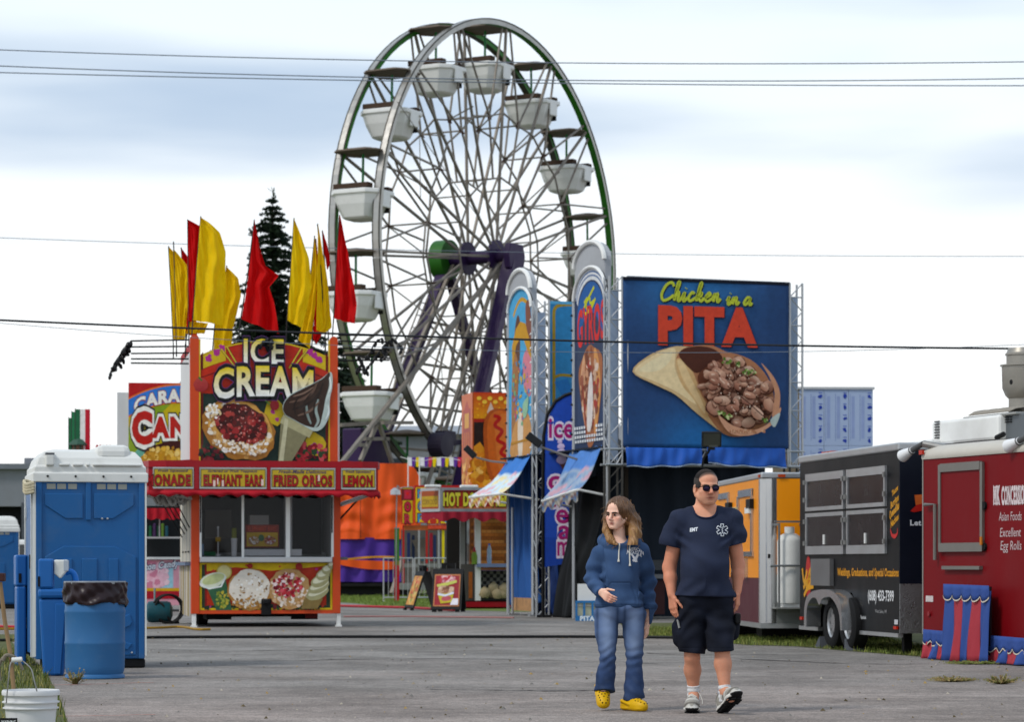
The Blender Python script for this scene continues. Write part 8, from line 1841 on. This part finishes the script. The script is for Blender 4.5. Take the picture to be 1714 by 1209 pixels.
def dense(pts,n=4):
    out = []
    for i in range(len(pts)):
        p,q = pts[i],pts[(i + 1) % len(pts)]
        for j in range(n): out.append((p[0] + (q[0] - p[0]) * j / n,p[1] + (q[1] - p[1]) * j / n))
    return out
WPR = mat('white_cloth_print','#dfe0e2',.8); CORD = mat('cord_cream','#dcdad2',.85,0,.05,30,bump=.4,bs=250)
for pl in ([(1032,903),(1036,911),(1035,925),(1034.5,941)],[(1054,907),(1053,917),(1053,932),(1053.5,948)]):
    P_ = [(G(u,v)[0],G(u,v)[2]) for u,v in pl]; P_ = spline(P_,5); path = [(x,front_y(Sh,x,z) - .006,z) for x,z in P_]; MB().tube(path,[.0052] * (len(path) - 2) + [.008,.009],8).build('drawstring',CORD,wo,smooth=True)
a = Art(0,0); g1 = lambda px,py: (G(px,py)[0],G(px,py)[2]); cx_ = g1(1063,930)
arcw = lambda x,z: (x,z + .012 - 7.5 * (x - cx_[0]) ** 2 + (x - cx_[0]) * -.10)
a.text('AMERICAN',cx_[0] - .068,cx_[0] + .062,g1(0,925)[1],g1(0,919.5)[1],'#e2e3e6',.03,warp=arcw); a.text('EAGLE',cx_[0] - .040,cx_[0] + .048,g1(0,931)[1],g1(0,926)[1],'#e2e3e6',.03,warp=arcw)
for pl in ([(1054,927),(1058,928),(1062,933),(1060,937),(1057,932)],[(1060,936),(1067,927),(1069,930),(1066,936),(1066,940),(1059,941),(1057,938)],[(1057,938),(1063,935),(1067,941),(1063,942)]): a.poly([g1(*q) for q in pl],'#e2e3e6')
drape_art(a,Sh,'chest_print',wo,PRINT)
# jeans
JEAN = fabric('denim')
S = Sdf((-.27,-.26,.05),(.27,.26,.92),.0048)
S.cap(np.array(G(1037,1020,0)) + np.array((-.055,0,0)),np.array(G(1037,1020,0)) + np.array((.055,0,0)),.125,.125,.05,flat=((0,0,1),.9)); kb = .012
S.chain([np.array(G(1015,1030,0)),np.array(G(1015,1060,-.02)),np.array(G(1017,1101,-.04)),np.array(G(1014,1130,-.01)),np.array(G(1012,1160,.03))],[.098,.083,.060,.068,.081],kb); S.chain([np.array(G(1060,1030,0)),np.array(G(1060,1060,-.015)),np.array(G(1062,1098,-.03)),np.array(G(1061,1130,-.02)),np.array(G(1061,1170,-.02))],[.096,.080,.061,.065,.079],kb)
def wrj(X,Y,Z):
    kn = np.exp(-((Z - .40) / .09) ** 2); th = np.clip((Z - .62) / .15,0,1); bt = np.clip((.28 - Z) / .15,0,1)
    return .0045 * np.sin(95 * Z + 22 * X * np.sign(X) + 2 * np.sin(30 * X)) * kn + .005 * np.sin(60 * Z - 40 * np.abs(X) + Y * 20) * th + .005 * np.sin(60 * (Z + .6 * np.abs(X)) + 2 * np.sin(25 * Y)) * bt + .003 * np.sin(40 * X + 22 * Z)
S.ripple(wrj,(-.27,-.26,.05),(.27,.26,.92))
S.plane(G(1012,1158.5,.03),(-.05,-.25,-1),(-.27,-.26,0),(-.002,.26,.3)); S.plane(G(1061,1171,-.02),(.12,.1,-1),(.002,-.26,0),(.27,.26,.3))
def jcol(V):
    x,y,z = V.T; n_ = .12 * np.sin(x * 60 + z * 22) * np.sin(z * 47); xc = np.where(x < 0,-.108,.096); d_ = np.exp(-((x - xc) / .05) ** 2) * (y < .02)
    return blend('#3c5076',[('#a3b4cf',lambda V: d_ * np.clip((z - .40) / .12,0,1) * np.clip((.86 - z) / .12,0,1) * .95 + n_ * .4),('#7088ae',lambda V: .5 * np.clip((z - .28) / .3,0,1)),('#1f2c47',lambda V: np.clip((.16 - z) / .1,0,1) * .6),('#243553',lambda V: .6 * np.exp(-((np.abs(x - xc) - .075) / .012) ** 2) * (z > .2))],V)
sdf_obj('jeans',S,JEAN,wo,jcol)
# clogs
CLOG = mat('clog_yellow','#d9b106',.45,0,.04,10); HOLE = mat('clog_hole','#3a2d05',.8)
def clog(c,yaw,pitch,lab):
    M = np.array(Matrix.Rotation(R(yaw),3,'Z') @ Matrix.Rotation(R(pitch),3,'X')); T = lambda s_,f_,u_: np.array(c) + M @ np.array((s_,-f_,u_)); S = Sdf(np.array(c) - .24,np.array(c) + .26,.004); A = M @ np.diag((1,-1,1))
    S.ell(T(0,.075,.035),(.052,.085,.052),.02,A); S.ell(T(0,.02,.05),(.046,.07,.050),.03,A); S.ell(T(0,-.07,.04),(.040,.058,.045),.03,A); S.cap(T(0,-.085,.018),T(0,.10,.018),.038,.048,.012,flat=(M @ np.array((0,0,1.)),.42)); S.ell(T(0,-.02,.11),(.036,.075,.055),.012,A,cut=True)
    p = T(0,0,-.0); S.plane(p,M @ np.array((0,0,-1.))); S.cap(T(-.046,.015,.05),T(-.04,-.075,.07),.012,.011,.01); S.cap(T(.046,.015,.05),T(.04,-.075,.07),.012,.011,.01); S.cap(T(-.04,-.075,.07),T(.04,-.075,.07),.013,.013,.01)
    o = sdf_obj('clog',S,CLOG,wo); 
    V,_ = S.mesh()
    k = 0
    for row,(f_,ss) in enumerate(((.05,(-.026,0,.026)),(.075,(-.036,-.012,.012,.036)),(.10,(-.030,0,.030)),(.125,(-.026,.026)),(.148,(-.014,.014)))):
        for s_ in ss:
            q = (V - np.array(c)) @ M; i = np.argmin((q[:,0] - s_) ** 2 + (q[:,1] + f_) ** 2 - .02 * q[:,2] * 0 + np.where(q[:,2] < .03,.01,0)); p_ = Vector(V[i]); n_ = Vector(M @ np.array((s_ * 6,-.35 - row * .25,1))).normalized()
            MB().lathe([(.0062,0),(.0058,.0012),(0,.0015)],8,p_ + n_ * .0005,M=n_.to_track_quat('Z','Y').to_matrix().to_4x4()).build('vent_hole',HOLE,o)
    return o
clog((G(1008,1190,-.02)[0],.05,.085),4,30,''); cl = clog((G(1058,1190)[0],-.06,.002),38,0,'')
# hair: a cap over the skull with long locks, strands cut into it, and loose strands
HAIR = mat('hair_light_brown',attr=True,rough=.42,var=.22,vs=14,stretch=(9,9,.8),spec=.5,bump=.5,bs=14)
S = Sdf(hc - .24,hc + np.array((.26,.24,.17)),.0042); H = lambda s_,f_,u_: hc + hA @ np.array((s_,f_,u_)) * hk; HE = lambda p,r,kk=.02,**q: S.ell(H(*p),np.array(r) * hk,kk,hA,**q)
HE((0,-.018,.040),(.090,.108,.092)); HE((0,-.05,-.01),(.085,.085,.10),.03); HE((-.006,.06,.0),(.056,.05,.052),.012,cut=True); HE((0,.075,-.02),(.052,.06,.11),.012,cut=True); HE((-.022,.088,.032),(.042,.05,.034),.014,cut=True)
w3 = lambda px,py,y: np.array(G(px,py,y))
S.chain([H(.078,.0,.03),w3(1058,870,-.03),w3(1061,890,-.05),w3(1058,910,-.09),w3(1052,918,-.115)],[.028,.034,.036,.031,.016],.025,flat=None)
S.chain([H(.06,-.06,.03),w3(1066,872,.05),w3(1068,895,.03),w3(1063,908,-.03)],[.036,.028,.026,.014],.03)
S.chain([H(-.074,.012,.03),w3(1014,868,.0),w3(1014,888,-.02),w3(1021,904,-.075),w3(1030,912,-.11)],[.018,.018,.022,.026,.014],.02); S.chain([H(-.07,-.03,.0),w3(1018,885,.05),w3(1022,902,.03)],[.03,.032,.02],.02)
S.chain([H(.0,-.10,.0),w3(1050,890,.1),w3(1050,905,.09)],[.06,.055,.03],.03)
def strands(X,Y,Z):
    th = np.arctan2(Y - hc[1],X - hc[0]); return .0032 * np.sin(th * 34 + 9 * np.sin((Z - hc[2]) * 9) + 2 * np.sin(th * 9)) + .002 * np.sin(th * 77 + 12 * np.sin(Z * 13)) * np.clip((hc[2] + .05 - Z) / .1,.2,1)
S.ripple(strands,hc - .24,hc + np.array((.26,.24,.17)))
def haircol(V):
    z = V[:,2] - hc[2]; th = np.arctan2(V[:,1] - hc[1],V[:,0] - hc[0]); st = .5 + .5 * np.sin(th * 41 + 5 * np.sin(z * 8)); return blend('#6b4c33',[('#a5794a',lambda V: np.clip((.02 - z) / .14,0,1) * .9),('#4c3524',lambda V: .35 * st),('#c09a66',lambda V: np.clip((-.06 - z) / .1,0,.55) * st),('#8d6a48',lambda V: .5 * np.exp(-((z - .07) / .02) ** 2) * st)],V)
hr = sdf_obj('hair',S,HAIR,wo,haircol,1)
HV,_ = S.mesh(); m = MB()
for i in range(150):
    p = HV[rng.integers(len(HV))]; z = p[2] - hc[2]
    if z > .09: continue
    o = (p - np.array((hc[0],hc[1] + .02,p[2]))); o /= max(np.linalg.norm(o),1e-6); L_ = rng.uniform(.025,.055); q1 = p + o * .004 + np.array((0,0,-L_ * .5)) + rng.normal(0,.006,3); q2_ = q1 + o * rng.uniform(-.01,.022) + np.array((rng.normal(0,.014),0,-L_ * .5)); g = rng.uniform(.7,1.3); cc = np.array(lin('#a07a52')) * g
    m.tube([p + np.array((0,0,.02)),p,q1,q2_],[.0012,.0016,.0013,.0006],4,0,tuple(cc))
m.build('hair_strands',HAIR,wo)['kind'] = 'stuff'

# ------------------------------------------------------------------ the man
MX_,MY_ = 1178,19.9; MS = F / MY_
mn = thing('person','man in navy shirt, dark shorts and sunglasses walking beside the woman','person',(PX(MX_,MY_),MY_,0))
G = lambda px,py,y=0.0: ((px - MX_) / MS * (1 + y / MY_),y,max(CAMH + (HY - py) / F * (MY_ + y),0.0)); g3 = lambda px,py,y=0.0: np.array(G(px,py,y))
SK2 = skin_mat('skin_tan')
hA = head_axes(14,3,-1); hc = g3(1182,816,-.03); hk = 1.12
S = Sdf((-.46,-.34,.0),(.46,.30,1.86),.005)
Ph = build_head(S,hc,hA,hk,False)
E = lambda p,r,kk=.02,**q: S.ell(hc + hA @ np.array(p) * hk,np.array(r) * hk,kk,hA,**q); E((0,.018,-.06),(.064,.058,.05),.02)
nb = g3(1180,862,.02); S.cap(nb + np.array((0,.03,0)),hc + np.array((0,.055,-.06)),.078,.070,.02); S.cap(g3(1160,860,.02),g3(1200,860,.02),.05,.05,.04)
shR,shL = g3(1138,873,.0),g3(1224,870,.02); elR,wrR = g3(1121,950,.04),g3(1124,996,-.03); elL,wrL = g3(1236,946,.06),g3(1234,990,.0)
S.cap(shR,shL,.07,.07,.06); S.ell(g3(1180,905,0),(.175,.115,.17),.05); S.ell(g3(1180,950,-.04),(.165,.135,.17),.05); S.ell(g3(1180,995,0),(.16,.11,.09),.04)
S.chain([shR,elR,elR * .6 + wrR * .4,wrR],[.062,.050,.047,.032],.02); S.chain([shL,elL,elL * .6 + wrL * .4,wrL],[.062,.050,.047,.032],.02)
hand(S,wrR,(.10,-.10,-1),(.55,-.8,-.1),(.8,.5,0),1.10,(.35,.42,.5,.55),1,thumb_in=.12); hand(S,wrL,(.02,-.05,-1),(-.25,-.95,0),(-.95,.25,0),1.10,(.75,.85,.9,.95),-1,thumb_in=.4)
hR,kR,aR = g3(1156,1030,0),g3(1159,1100,.03),g3(1163,1160,.12); hL,kL,aL = g3(1204,1030,0),g3(1207,1085,-.10),g3(1211,1158,-.14)
S.cap(hR,kR,.080,.056,.01); S.cap(hL,kL,.080,.056,.01)
for k_,a_,dx in ((kR,aR,.0),(kL,aL,.0)): mid = k_ * .62 + a_ * .38 + np.array((0,.022,0)); S.cap(k_,mid,.056,.060,.02); S.cap(mid,a_,.060,.036,.03); S.cap(a_,a_ + np.array((0,0,-.04)),.038,.04,.02)
S.cap(aR,aR + np.array((-.01,-.15,-.10)),.04,.035,.02); S.cap(aL,aL + np.array((.03,-.17,-.04)),.04,.035,.02); hl2 = headloc(hc,hA,hk)
def mcol(V):
    L_ = hl2(V); f_ = (L_[:,1] > .0); z = V[:,2]
    hair_w = 1 / (1 + np.exp(-(np.minimum(L_[:,2] - .066 + .9 * np.clip(.05 - L_[:,1],-.03,.09) * 1.0,9) / .005))); side = ((np.abs(L_[:,0]) > .056) & (L_[:,2] > -.004) & (L_[:,1] < .03)) | ((L_[:,1] < -.03) & (L_[:,2] > -.05))
    hw = np.maximum(hair_w * (L_[:,2] > .03),side * 1.0) * (z > 1.4) * (np.abs(L_[:,0]) < .0765)
    reg = [('#c9705c',lambda V: .5 * gauss(L_,(0,.10,-.03),(.06,.05,.022)) * f_),('#a87860',lambda V: .35 * gauss(L_,(0,.07,-.085),(.05,.05,.03)) * f_),('#a87860',lambda V: .25 * gauss(L_,(0,.09,-.053),(.028,.03,.006))),('#a8544c',lambda V: .85 * gauss(L_,(0,.085,-.068),(.022,.02,.008)) * f_),('#4a211c',lambda V: .95 * gauss(L_,(0,.09,-.066),(.025,.02,.0032)) * f_),('#70402f',lambda V: .7 * gauss(L_,(0,.098,-.046),(.012,.014,.004))),('#d68a70',lambda V: .4 * gauss(L_,(0,.085,.05),(.05,.03,.02))),('#37302c',lambda V: hw * .93),('#6a625c',lambda V: .35 * side * (L_[:,1] < .02) * (z > 1.4)),('#c87a5c',lambda V: .45 * ((z > .55) & (z < 1.25)) * np.ones(len(V))),('#c08468',lambda V: .5 * (z < .5) * np.ones(len(V)))]  # shade under nose and on chin is painted into the skin colour
    return blend('#e2ae92',reg,V)
sdf_obj('body',S,SK2,mn,mcol)
eyes(Ph,hA,hk,mn,0,.0040,mat('brow_dark','#2c2420',.9))
# cropped hair as a thin cap
HAIR2 = mat('hair_cropped',attr=True,rough=.8,var=.3,vs=60,bump=.9,bs=240)
S = Sdf(hc - .16,hc + .18,.004); HE = lambda p,r,kk=.01,**q: S.ell(hc + hA @ np.array(p) * hk,np.array(r) * hk,kk,hA,**q)
HE((0,-.013,.032),(.0775,.098,.0885)); HE((0,.09,.006),(.060,.088,.058),.006,cut=True); HE((0,.05,-.06),(.09,.095,.062),.006,cut=True); S.plane(hc + hA @ np.array((0,-.05,-.05)) * hk,hA @ np.array((0,.25,-1.)))
for s_ in (-1,1): HE((s_ * .078,-.004,-.018),(.016,.026,.036),.004,cut=True)
def hc2(V): L_ = hl2(V); return blend('#2a221e',[('#57514d',lambda V: np.clip((np.abs(L_[:,0]) - .045) / .03,0,.8) * (L_[:,2] < .06)),('#5a4a40',lambda V: .35 * np.clip((L_[:,2] - .09) / .03,0,1))],V)
sdf_obj('hair',S,HAIR2,mn,hc2,1)
# sunglasses
SGF = mat('glasses_frame','#17161a',.25); SGL = mat('glasses_lens','#2a1c3c',.08)
t_ = MB(); P = lambda s_,f_,u_: hc + hA @ np.array((s_,f_,u_)) * hk
sg = None
for s_ in (-1,1):
    ring = [Vector(P(s_ * .032 + .0235 * math.cos(a_),.104 - .25 * abs(s_ * .032 + .0235 * math.cos(a_)) ** 1.2 * 1.2,-.003 + .0205 * math.sin(a_) * (1 if math.sin(a_) < 0 else .85))) for a_ in np.linspace(0,2 * math.pi,25)]
    t_.tube(ring,[.0026 * (1.9 if 3 < i < 10 else 1) for i in range(25)],6)
    t_.tube([Vector(P(s_ * .054,.098,.006)),Vector(P(s_ * .072,.06,.006)),Vector(P(s_ * .078,.0,.004)),Vector(P(s_ * .074,-.02,-.006))],[.003,.0028,.0025,.002],6)
t_.tube([Vector(P(-.010,.106,.004)),Vector(P(0,.110,.007)),Vector(P(.010,.106,.004))],.0028,6)
sg = t_.build('sunglasses',SGF,mn,smooth=True)
for s_ in (-1,1):
    ring = [tuple(P(s_ * .032 + .0225 * math.cos(a_),.1035 - .25 * abs(s_ * .032 + .0225 * math.cos(a_)) ** 1.2 * 1.2,-.003 + .0195 * math.sin(a_) * (1 if math.sin(a_) < 0 else .85))) for a_ in np.linspace(0,2 * math.pi,24,endpoint=False)]
    m = MB(); m.add(ring + [tuple(P(s_ * .032,.1075 - .25 * .032 ** 1.2 * 1.2,-.003))],[(i,(i + 1) % 24,24) for i in range(24)]); m.build('lens',SGL,sg,smooth=True,solid=.0016)
# T-shirt
TEE = fabric('tee_jersey')
S = Sdf((-.46,-.34,.80),(.46,.30,1.60),.005)
S.cap(shR + np.array((.02,0,-.012)),shL + np.array((-.02,0,-.012)),.086,.086,.06); S.cap(g3(1158,862,.02),g3(1202,861,.02),.062,.062,.05); S.ell(g3(1180,905,0),(.203,.150,.20),.06); S.ell(g3(1180,950,-.055),(.196,.178,.20),.06); S.ell(g3(1180,990,-.02),(.205,.175,.15),.05); S.cap(g3(1158,999,-.01),g3(1202,999,-.01),.135,.135,.04,flat=((0,0,1),.5))
sR,sL = g3(1118,918,.03),g3(1234,912,.04); S.chain([shR,shR * .4 + sR * .6,sR + np.array((.008,0,-.02))],[.088,.086,.083],.03); S.chain([shL,shL * .4 + sL * .6,sL + np.array((-.006,0,-.02))],[.088,.084,.080],.03)
def wrt(X,Y,Z):
    tor = np.abs(X) < .2; pit = np.exp(-((np.abs(X) - .17) / .05) ** 2 - ((Z - 1.27) / .07) ** 2); low = np.clip((1.02 - Z) / .15,0,1)
    return .010 * np.sin(75 * (Z - .75 * np.abs(X)) + 1) * pit + .007 * np.sin(36 * (Z + .35 * X) + 2.4 * np.sin(11 * X + 1)) * np.clip(1 - np.abs(Z - 1.14) / .16,0,1) * (Y < .05) * tor + .008 * np.sin(42 * (X + .5 * Z * np.sign(X)) + 2 * np.sin(17 * Z)) * low * tor + .003 * np.exp(-((Z - .858) / .004) ** 2) + .004 * np.sin(52 * (Z + .3 * X)) * (np.abs(X) > .21)
S.ripple(wrt,(-.46,-.34,.80),(.46,.30,1.60))
S.plane(g3(1120,915,0),(-.22,0,-1),(-.46,-.3,1.0),(-.185,.3,1.28)); S.plane(g3(1234,912,0),(.25,0,-1),(.192,-.3,1.0),(.46,.3,1.30))
S.plane(g3(1180,999,0),(-.03,0,-1),(-.23,-.34,.8),(.23,.3,1.0)); S.cap(nb + np.array((0,-.055,.16)),nb + np.array((0,-.035,.022)),.085,.079,.01,cut=True); S.ell(nb + np.array((0,-.06,.03)),(.075,.10,.055),.01,cut=True)
sdf_obj('t_shirt',S,TEE,mn,lambda V: blend('#262d42',[('#373f56',lambda V: .45 + .3 * np.sin(V[:,0] * 19 + V[:,2] * 13) * np.sin(V[:,2] * 17)),('#1f2538',lambda V: .5 * (V[:,2] < .87))],V))
m = MB(); ring = [];
for i in range(33):
    a_ = math.pi * (1 + i / 32); x = nb[0] + .083 * math.cos(a_); z = nb[2] + .030 + .052 * math.sin(a_); ring.append((x,front_y(S,x,z - .012) - .001,z - .006))
m.tube(ring,.007,6); m.build('collar',mat('collar_navy','#1f2a45',.85,bump=.3,bs=200),mn,smooth=True)
g1 = lambda px,py: (G(px,py)[0],G(px,py)[2]); a = Art(0,0); a.text('EMT',g1(1153,0)[0],g1(1166,0)[0],g1(0,890)[1],g1(0,884.5)[1],'#dfe3e8',.06,.1,warp=lambda x,z: (x,z + (x - g1(1160,0)[0]) * .12))
cx_,cz_ = g1(1207,888); star = []
for k in range(6):
    an = R(90 + 60 * k); u = np.array((math.cos(an),math.sin(an))); v = np.array((-u[1],u[0])); star += [tuple(u * .018 - v * .0105),tuple(u * .042 - v * .0105),tuple(u * .042 + v * .0105)] if False else [tuple(u * .044 + v * -.0105),tuple(u * .044 + v * .0105),tuple(u * .0182 + v * .0105)]
star = [(cx_ + p[0],cz_ + p[1]) for p in star]; a.stroke(dense(star,3),.0055,'#e4e7ea',True); a.stroke([(cx_ + .001,cz_ - .026),(cx_,cz_ - .0),(cx_ + .001,cz_ + .026)],.004,'#e4e7ea'); a.stroke([(cx_ - .008,cz_ + .018),(cx_ + .008,cz_ + .010),(cx_ - .007,cz_ + .001),(cx_ + .006,cz_ - .008),(cx_ - .004,cz_ - .016)],.0035,'#e4e7ea')
drape_art(a,S,'chest_print',mn,PRINT,.003)
# shorts
SHO = fabric('shorts_ripstop'); S = Sdf((-.30,-.30,.40),(.30,.28,1.02),.005)
S.cap(g3(1160,1005,-.01),g3(1200,1005,-.01),.128,.128,.04,flat=((0,0,1),.9)); S.chain([g3(1158,1025,-.005),g3(1158,1060,.0),g3(1161,1104,.025)],[.118,.106,.094],.015); S.chain([g3(1202,1025,-.005),g3(1204,1055,-.05),g3(1205,1098,-.10)],[.116,.102,.090],.015)
S.ripple(lambda X,Y,Z: .009 * np.sin(40 * (X * np.sign(X) + .4 * Z) + 2 * np.sin(16 * Z)) * np.clip((.80 - Z) / .25,.2,1) + .009 * np.sin(50 * (Z + .6 * np.abs(X)) + 2 * np.sin(21 * X)) * np.clip(1 - np.abs(Z - .68) / .16,0,1) + .003 * np.exp(-((Z - .48) / .004) ** 2),(-.30,-.30,.40),(.30,.28,1.02))
S.plane(g3(1161,1094,0),(-.10,0,-1),(-.30,-.3,.3),(.018,.28,.75)); S.plane(g3(1204,1087,0),(.03,.10,-1),(.020,-.3,.3),(.30,.28,.75))
S.cap(g3(1137,1050,.03),g3(1139,1072,.03),.055,.055,.02); S.cap(g3(1228,1042,.02),g3(1226,1062,.0),.05,.05,.02)
sdf_obj('shorts',S,SHO,mn,lambda V: blend('#12151f',[('#1f2433',lambda V: .5 + .3 * np.sin(V[:,0] * 23 + V[:,2] * 19))],V))
ph = MB(); p_ = g3(1232,1034,-.02); ph.box(p_[0] - .012,p_[0] + .03,p_[1] - .05,p_[1] + .05,p_[2] - .05,p_[2] + .03); ph.build('hip_pouch',mat('pouch_black','#141416',.5),mn,bevel=.012)
MB().tube([tuple(g3(1133,1038,-.06)),tuple(g3(1136,1052,-.07))],.009,8).build('pocket_clip',STEEL,mn)
# socks and running shoes
SOCK = mat('sock_white','#dcdcdc',.9,0,.05,20,bump=.6,bs=150)
def sock(k_,a_,top): S = Sdf(a_ - .13,a_ + .14,.004); d_ = (k_ - a_) / np.linalg.norm(k_ - a_); S.cap(a_ - np.array((0,0,.05)),a_ + d_ * top,.047,.046,.01); S.plane(a_ + d_ * top,d_); S.ripple(lambda X,Y,Z: .0022 * np.sin(Z * 190),a_ - .13,a_ + .14); sdf_obj('sock',S,SOCK,mn,None,1)
sock(kR,aR,.06); sock(kL,aL,.045)
SHOE = mat('shoe_mesh',attr=True,rough=.7,var=.12,vs=30,bump=.4,bs=180); LACE = mat('lace_white','#d9d7d0',.8)
def shoe(heel,yaw,pitch):
    """heel: ground contact under the heel"""
    M = np.array(Matrix.Rotation(R(yaw),3,'Z') @ Matrix.Rotation(R(pitch),3,'X')); c = np.array(heel,float); T = lambda s_,f_,u_: c + M @ np.array((s_,-f_,u_)); A = M @ np.diag((1,-1,1)); S = Sdf(np.minimum(T(-.1,-.08,-.06),np.minimum(T(.1,.30,.2),np.minimum(T(-.1,.3,0),T(.1,-.08,.2)))) - .06,np.maximum(T(.1,.30,.2),np.maximum(T(-.1,-.08,0),np.maximum(T(-.1,.3,.2),T(.1,-.08,.2)))) + .06,.0045)
    S.cap(T(0,.0,.016),T(0,.10,.016),.040,.041,.01,flat=(M @ np.array((0,0,1.)),.45)); S.cap(T(0,.10,.016),T(0,.205,.020),.041,.050,.012,flat=(M @ np.array((0,0,1.)),.42)); S.cap(T(0,.205,.020),T(.004,.245,.026),.050,.036,.012,flat=(M @ np.array((0,0,1.)),.42))
    S.ell(T(0,.01,.055),(.036,.050,.050),.02,A); S.ell(T(0,.19,.045),(.047,.075,.036),.02,A); S.cap(T(0,.03,.085),T(0,.15,.058),.034,.036,.03); S.cap(T(0,.035,.10),T(0,.055,.135),.026,.030,.015,flat=(M @ np.array((0,1.,0)),.5)); S.ell(T(0,.0,.14),(.030,.045,.05),.01,A,cut=True); S.plane(T(0,0,.0),M @ np.array((0,0,-1.)),T(0,.1,0) - .3,T(0,.1,0) + .3)
    def col(V):
        q = (V - c) @ M; s_,f_,u_ = q[:,0],-q[:,1],q[:,2]; return blend('#a7a39b',[('#d8d6d0',lambda V: ((np.sin(f_ * 70 + np.abs(s_) * 60) > .2) & (u_ > .03)) * .7),('#6f6a63',lambda V: ((np.sin(f_ * 48 - u_ * 70) > .75) & (u_ > .03)) * .8),('#e4e2dc',lambda V: ((u_ > .012) & (u_ < .030)) * .9),('#17181a',lambda V: ((u_ < .011) | ((u_ < .03) & (f_ > .24))) * 1.0),('#3b5a94',lambda V: ((u_ > .105) & (f_ > .02)) * .95)],V)
    o = sdf_obj('shoe',S,SHOE,mn,col,1); m = MB(); V,_ = S.mesh(); q = (V - c) @ M; top = lambda s_,f_: T(s_,f_,q[np.argmin((q[:,0] - s_) ** 2 + (q[:,1] + f_) ** 2 + np.where(q[:,2] < .05,.02,0)),2] + .002)
    for i in range(5): f_ = .075 + i * .021; P_ = [Vector(top(s_,f_ + (.012 if s_ * (-1) ** i > 0 else 0))) for s_ in (-.024,-.012,0,.012,.024)]; m.tube(P_,.0034,5)
    m.tube(spline([Vector(top(0,.075)),Vector(T(.03,.07,.12)),Vector(T(.055,.09,.08)),Vector(T(.062,.11,.045))],5),.0025,5); m.build('lace',LACE,o,smooth=True)
    tr_ = MB()
    for i in range(9):
        for s_ in (-1,1): f_ = .0 + i * .028; w = .034 + (.012 if f_ > .12 else 0) - (.016 if f_ > .22 else 0); b_ = [T(s_ * .004,f_,.0005),T(s_ * w,f_ - .004,.0005),T(s_ * w,f_ + .015,.0005),T(s_ * .004,f_ + .018,.0005)]; e_ = M @ np.array((0,0,-.006)); tr_.add([Vector(x) for x in b_] + [Vector(x + e_) for x in b_],[(0,1,2,3),(7,6,5,4),(0,4,5,1),(1,5,6,2),(2,6,7,3),(3,7,4,0)])
    tr_.build('tread',mat('sole_black','#161718',.8),o); o.scale = (1.2,) * 3; o.location = Vector(c) * -.2; return o
shoe((aR[0] - .0,aR[1] + .045,.007),-6,-0); shoe((aL[0] - .012,aL[1] + .03,.010),18,-24)
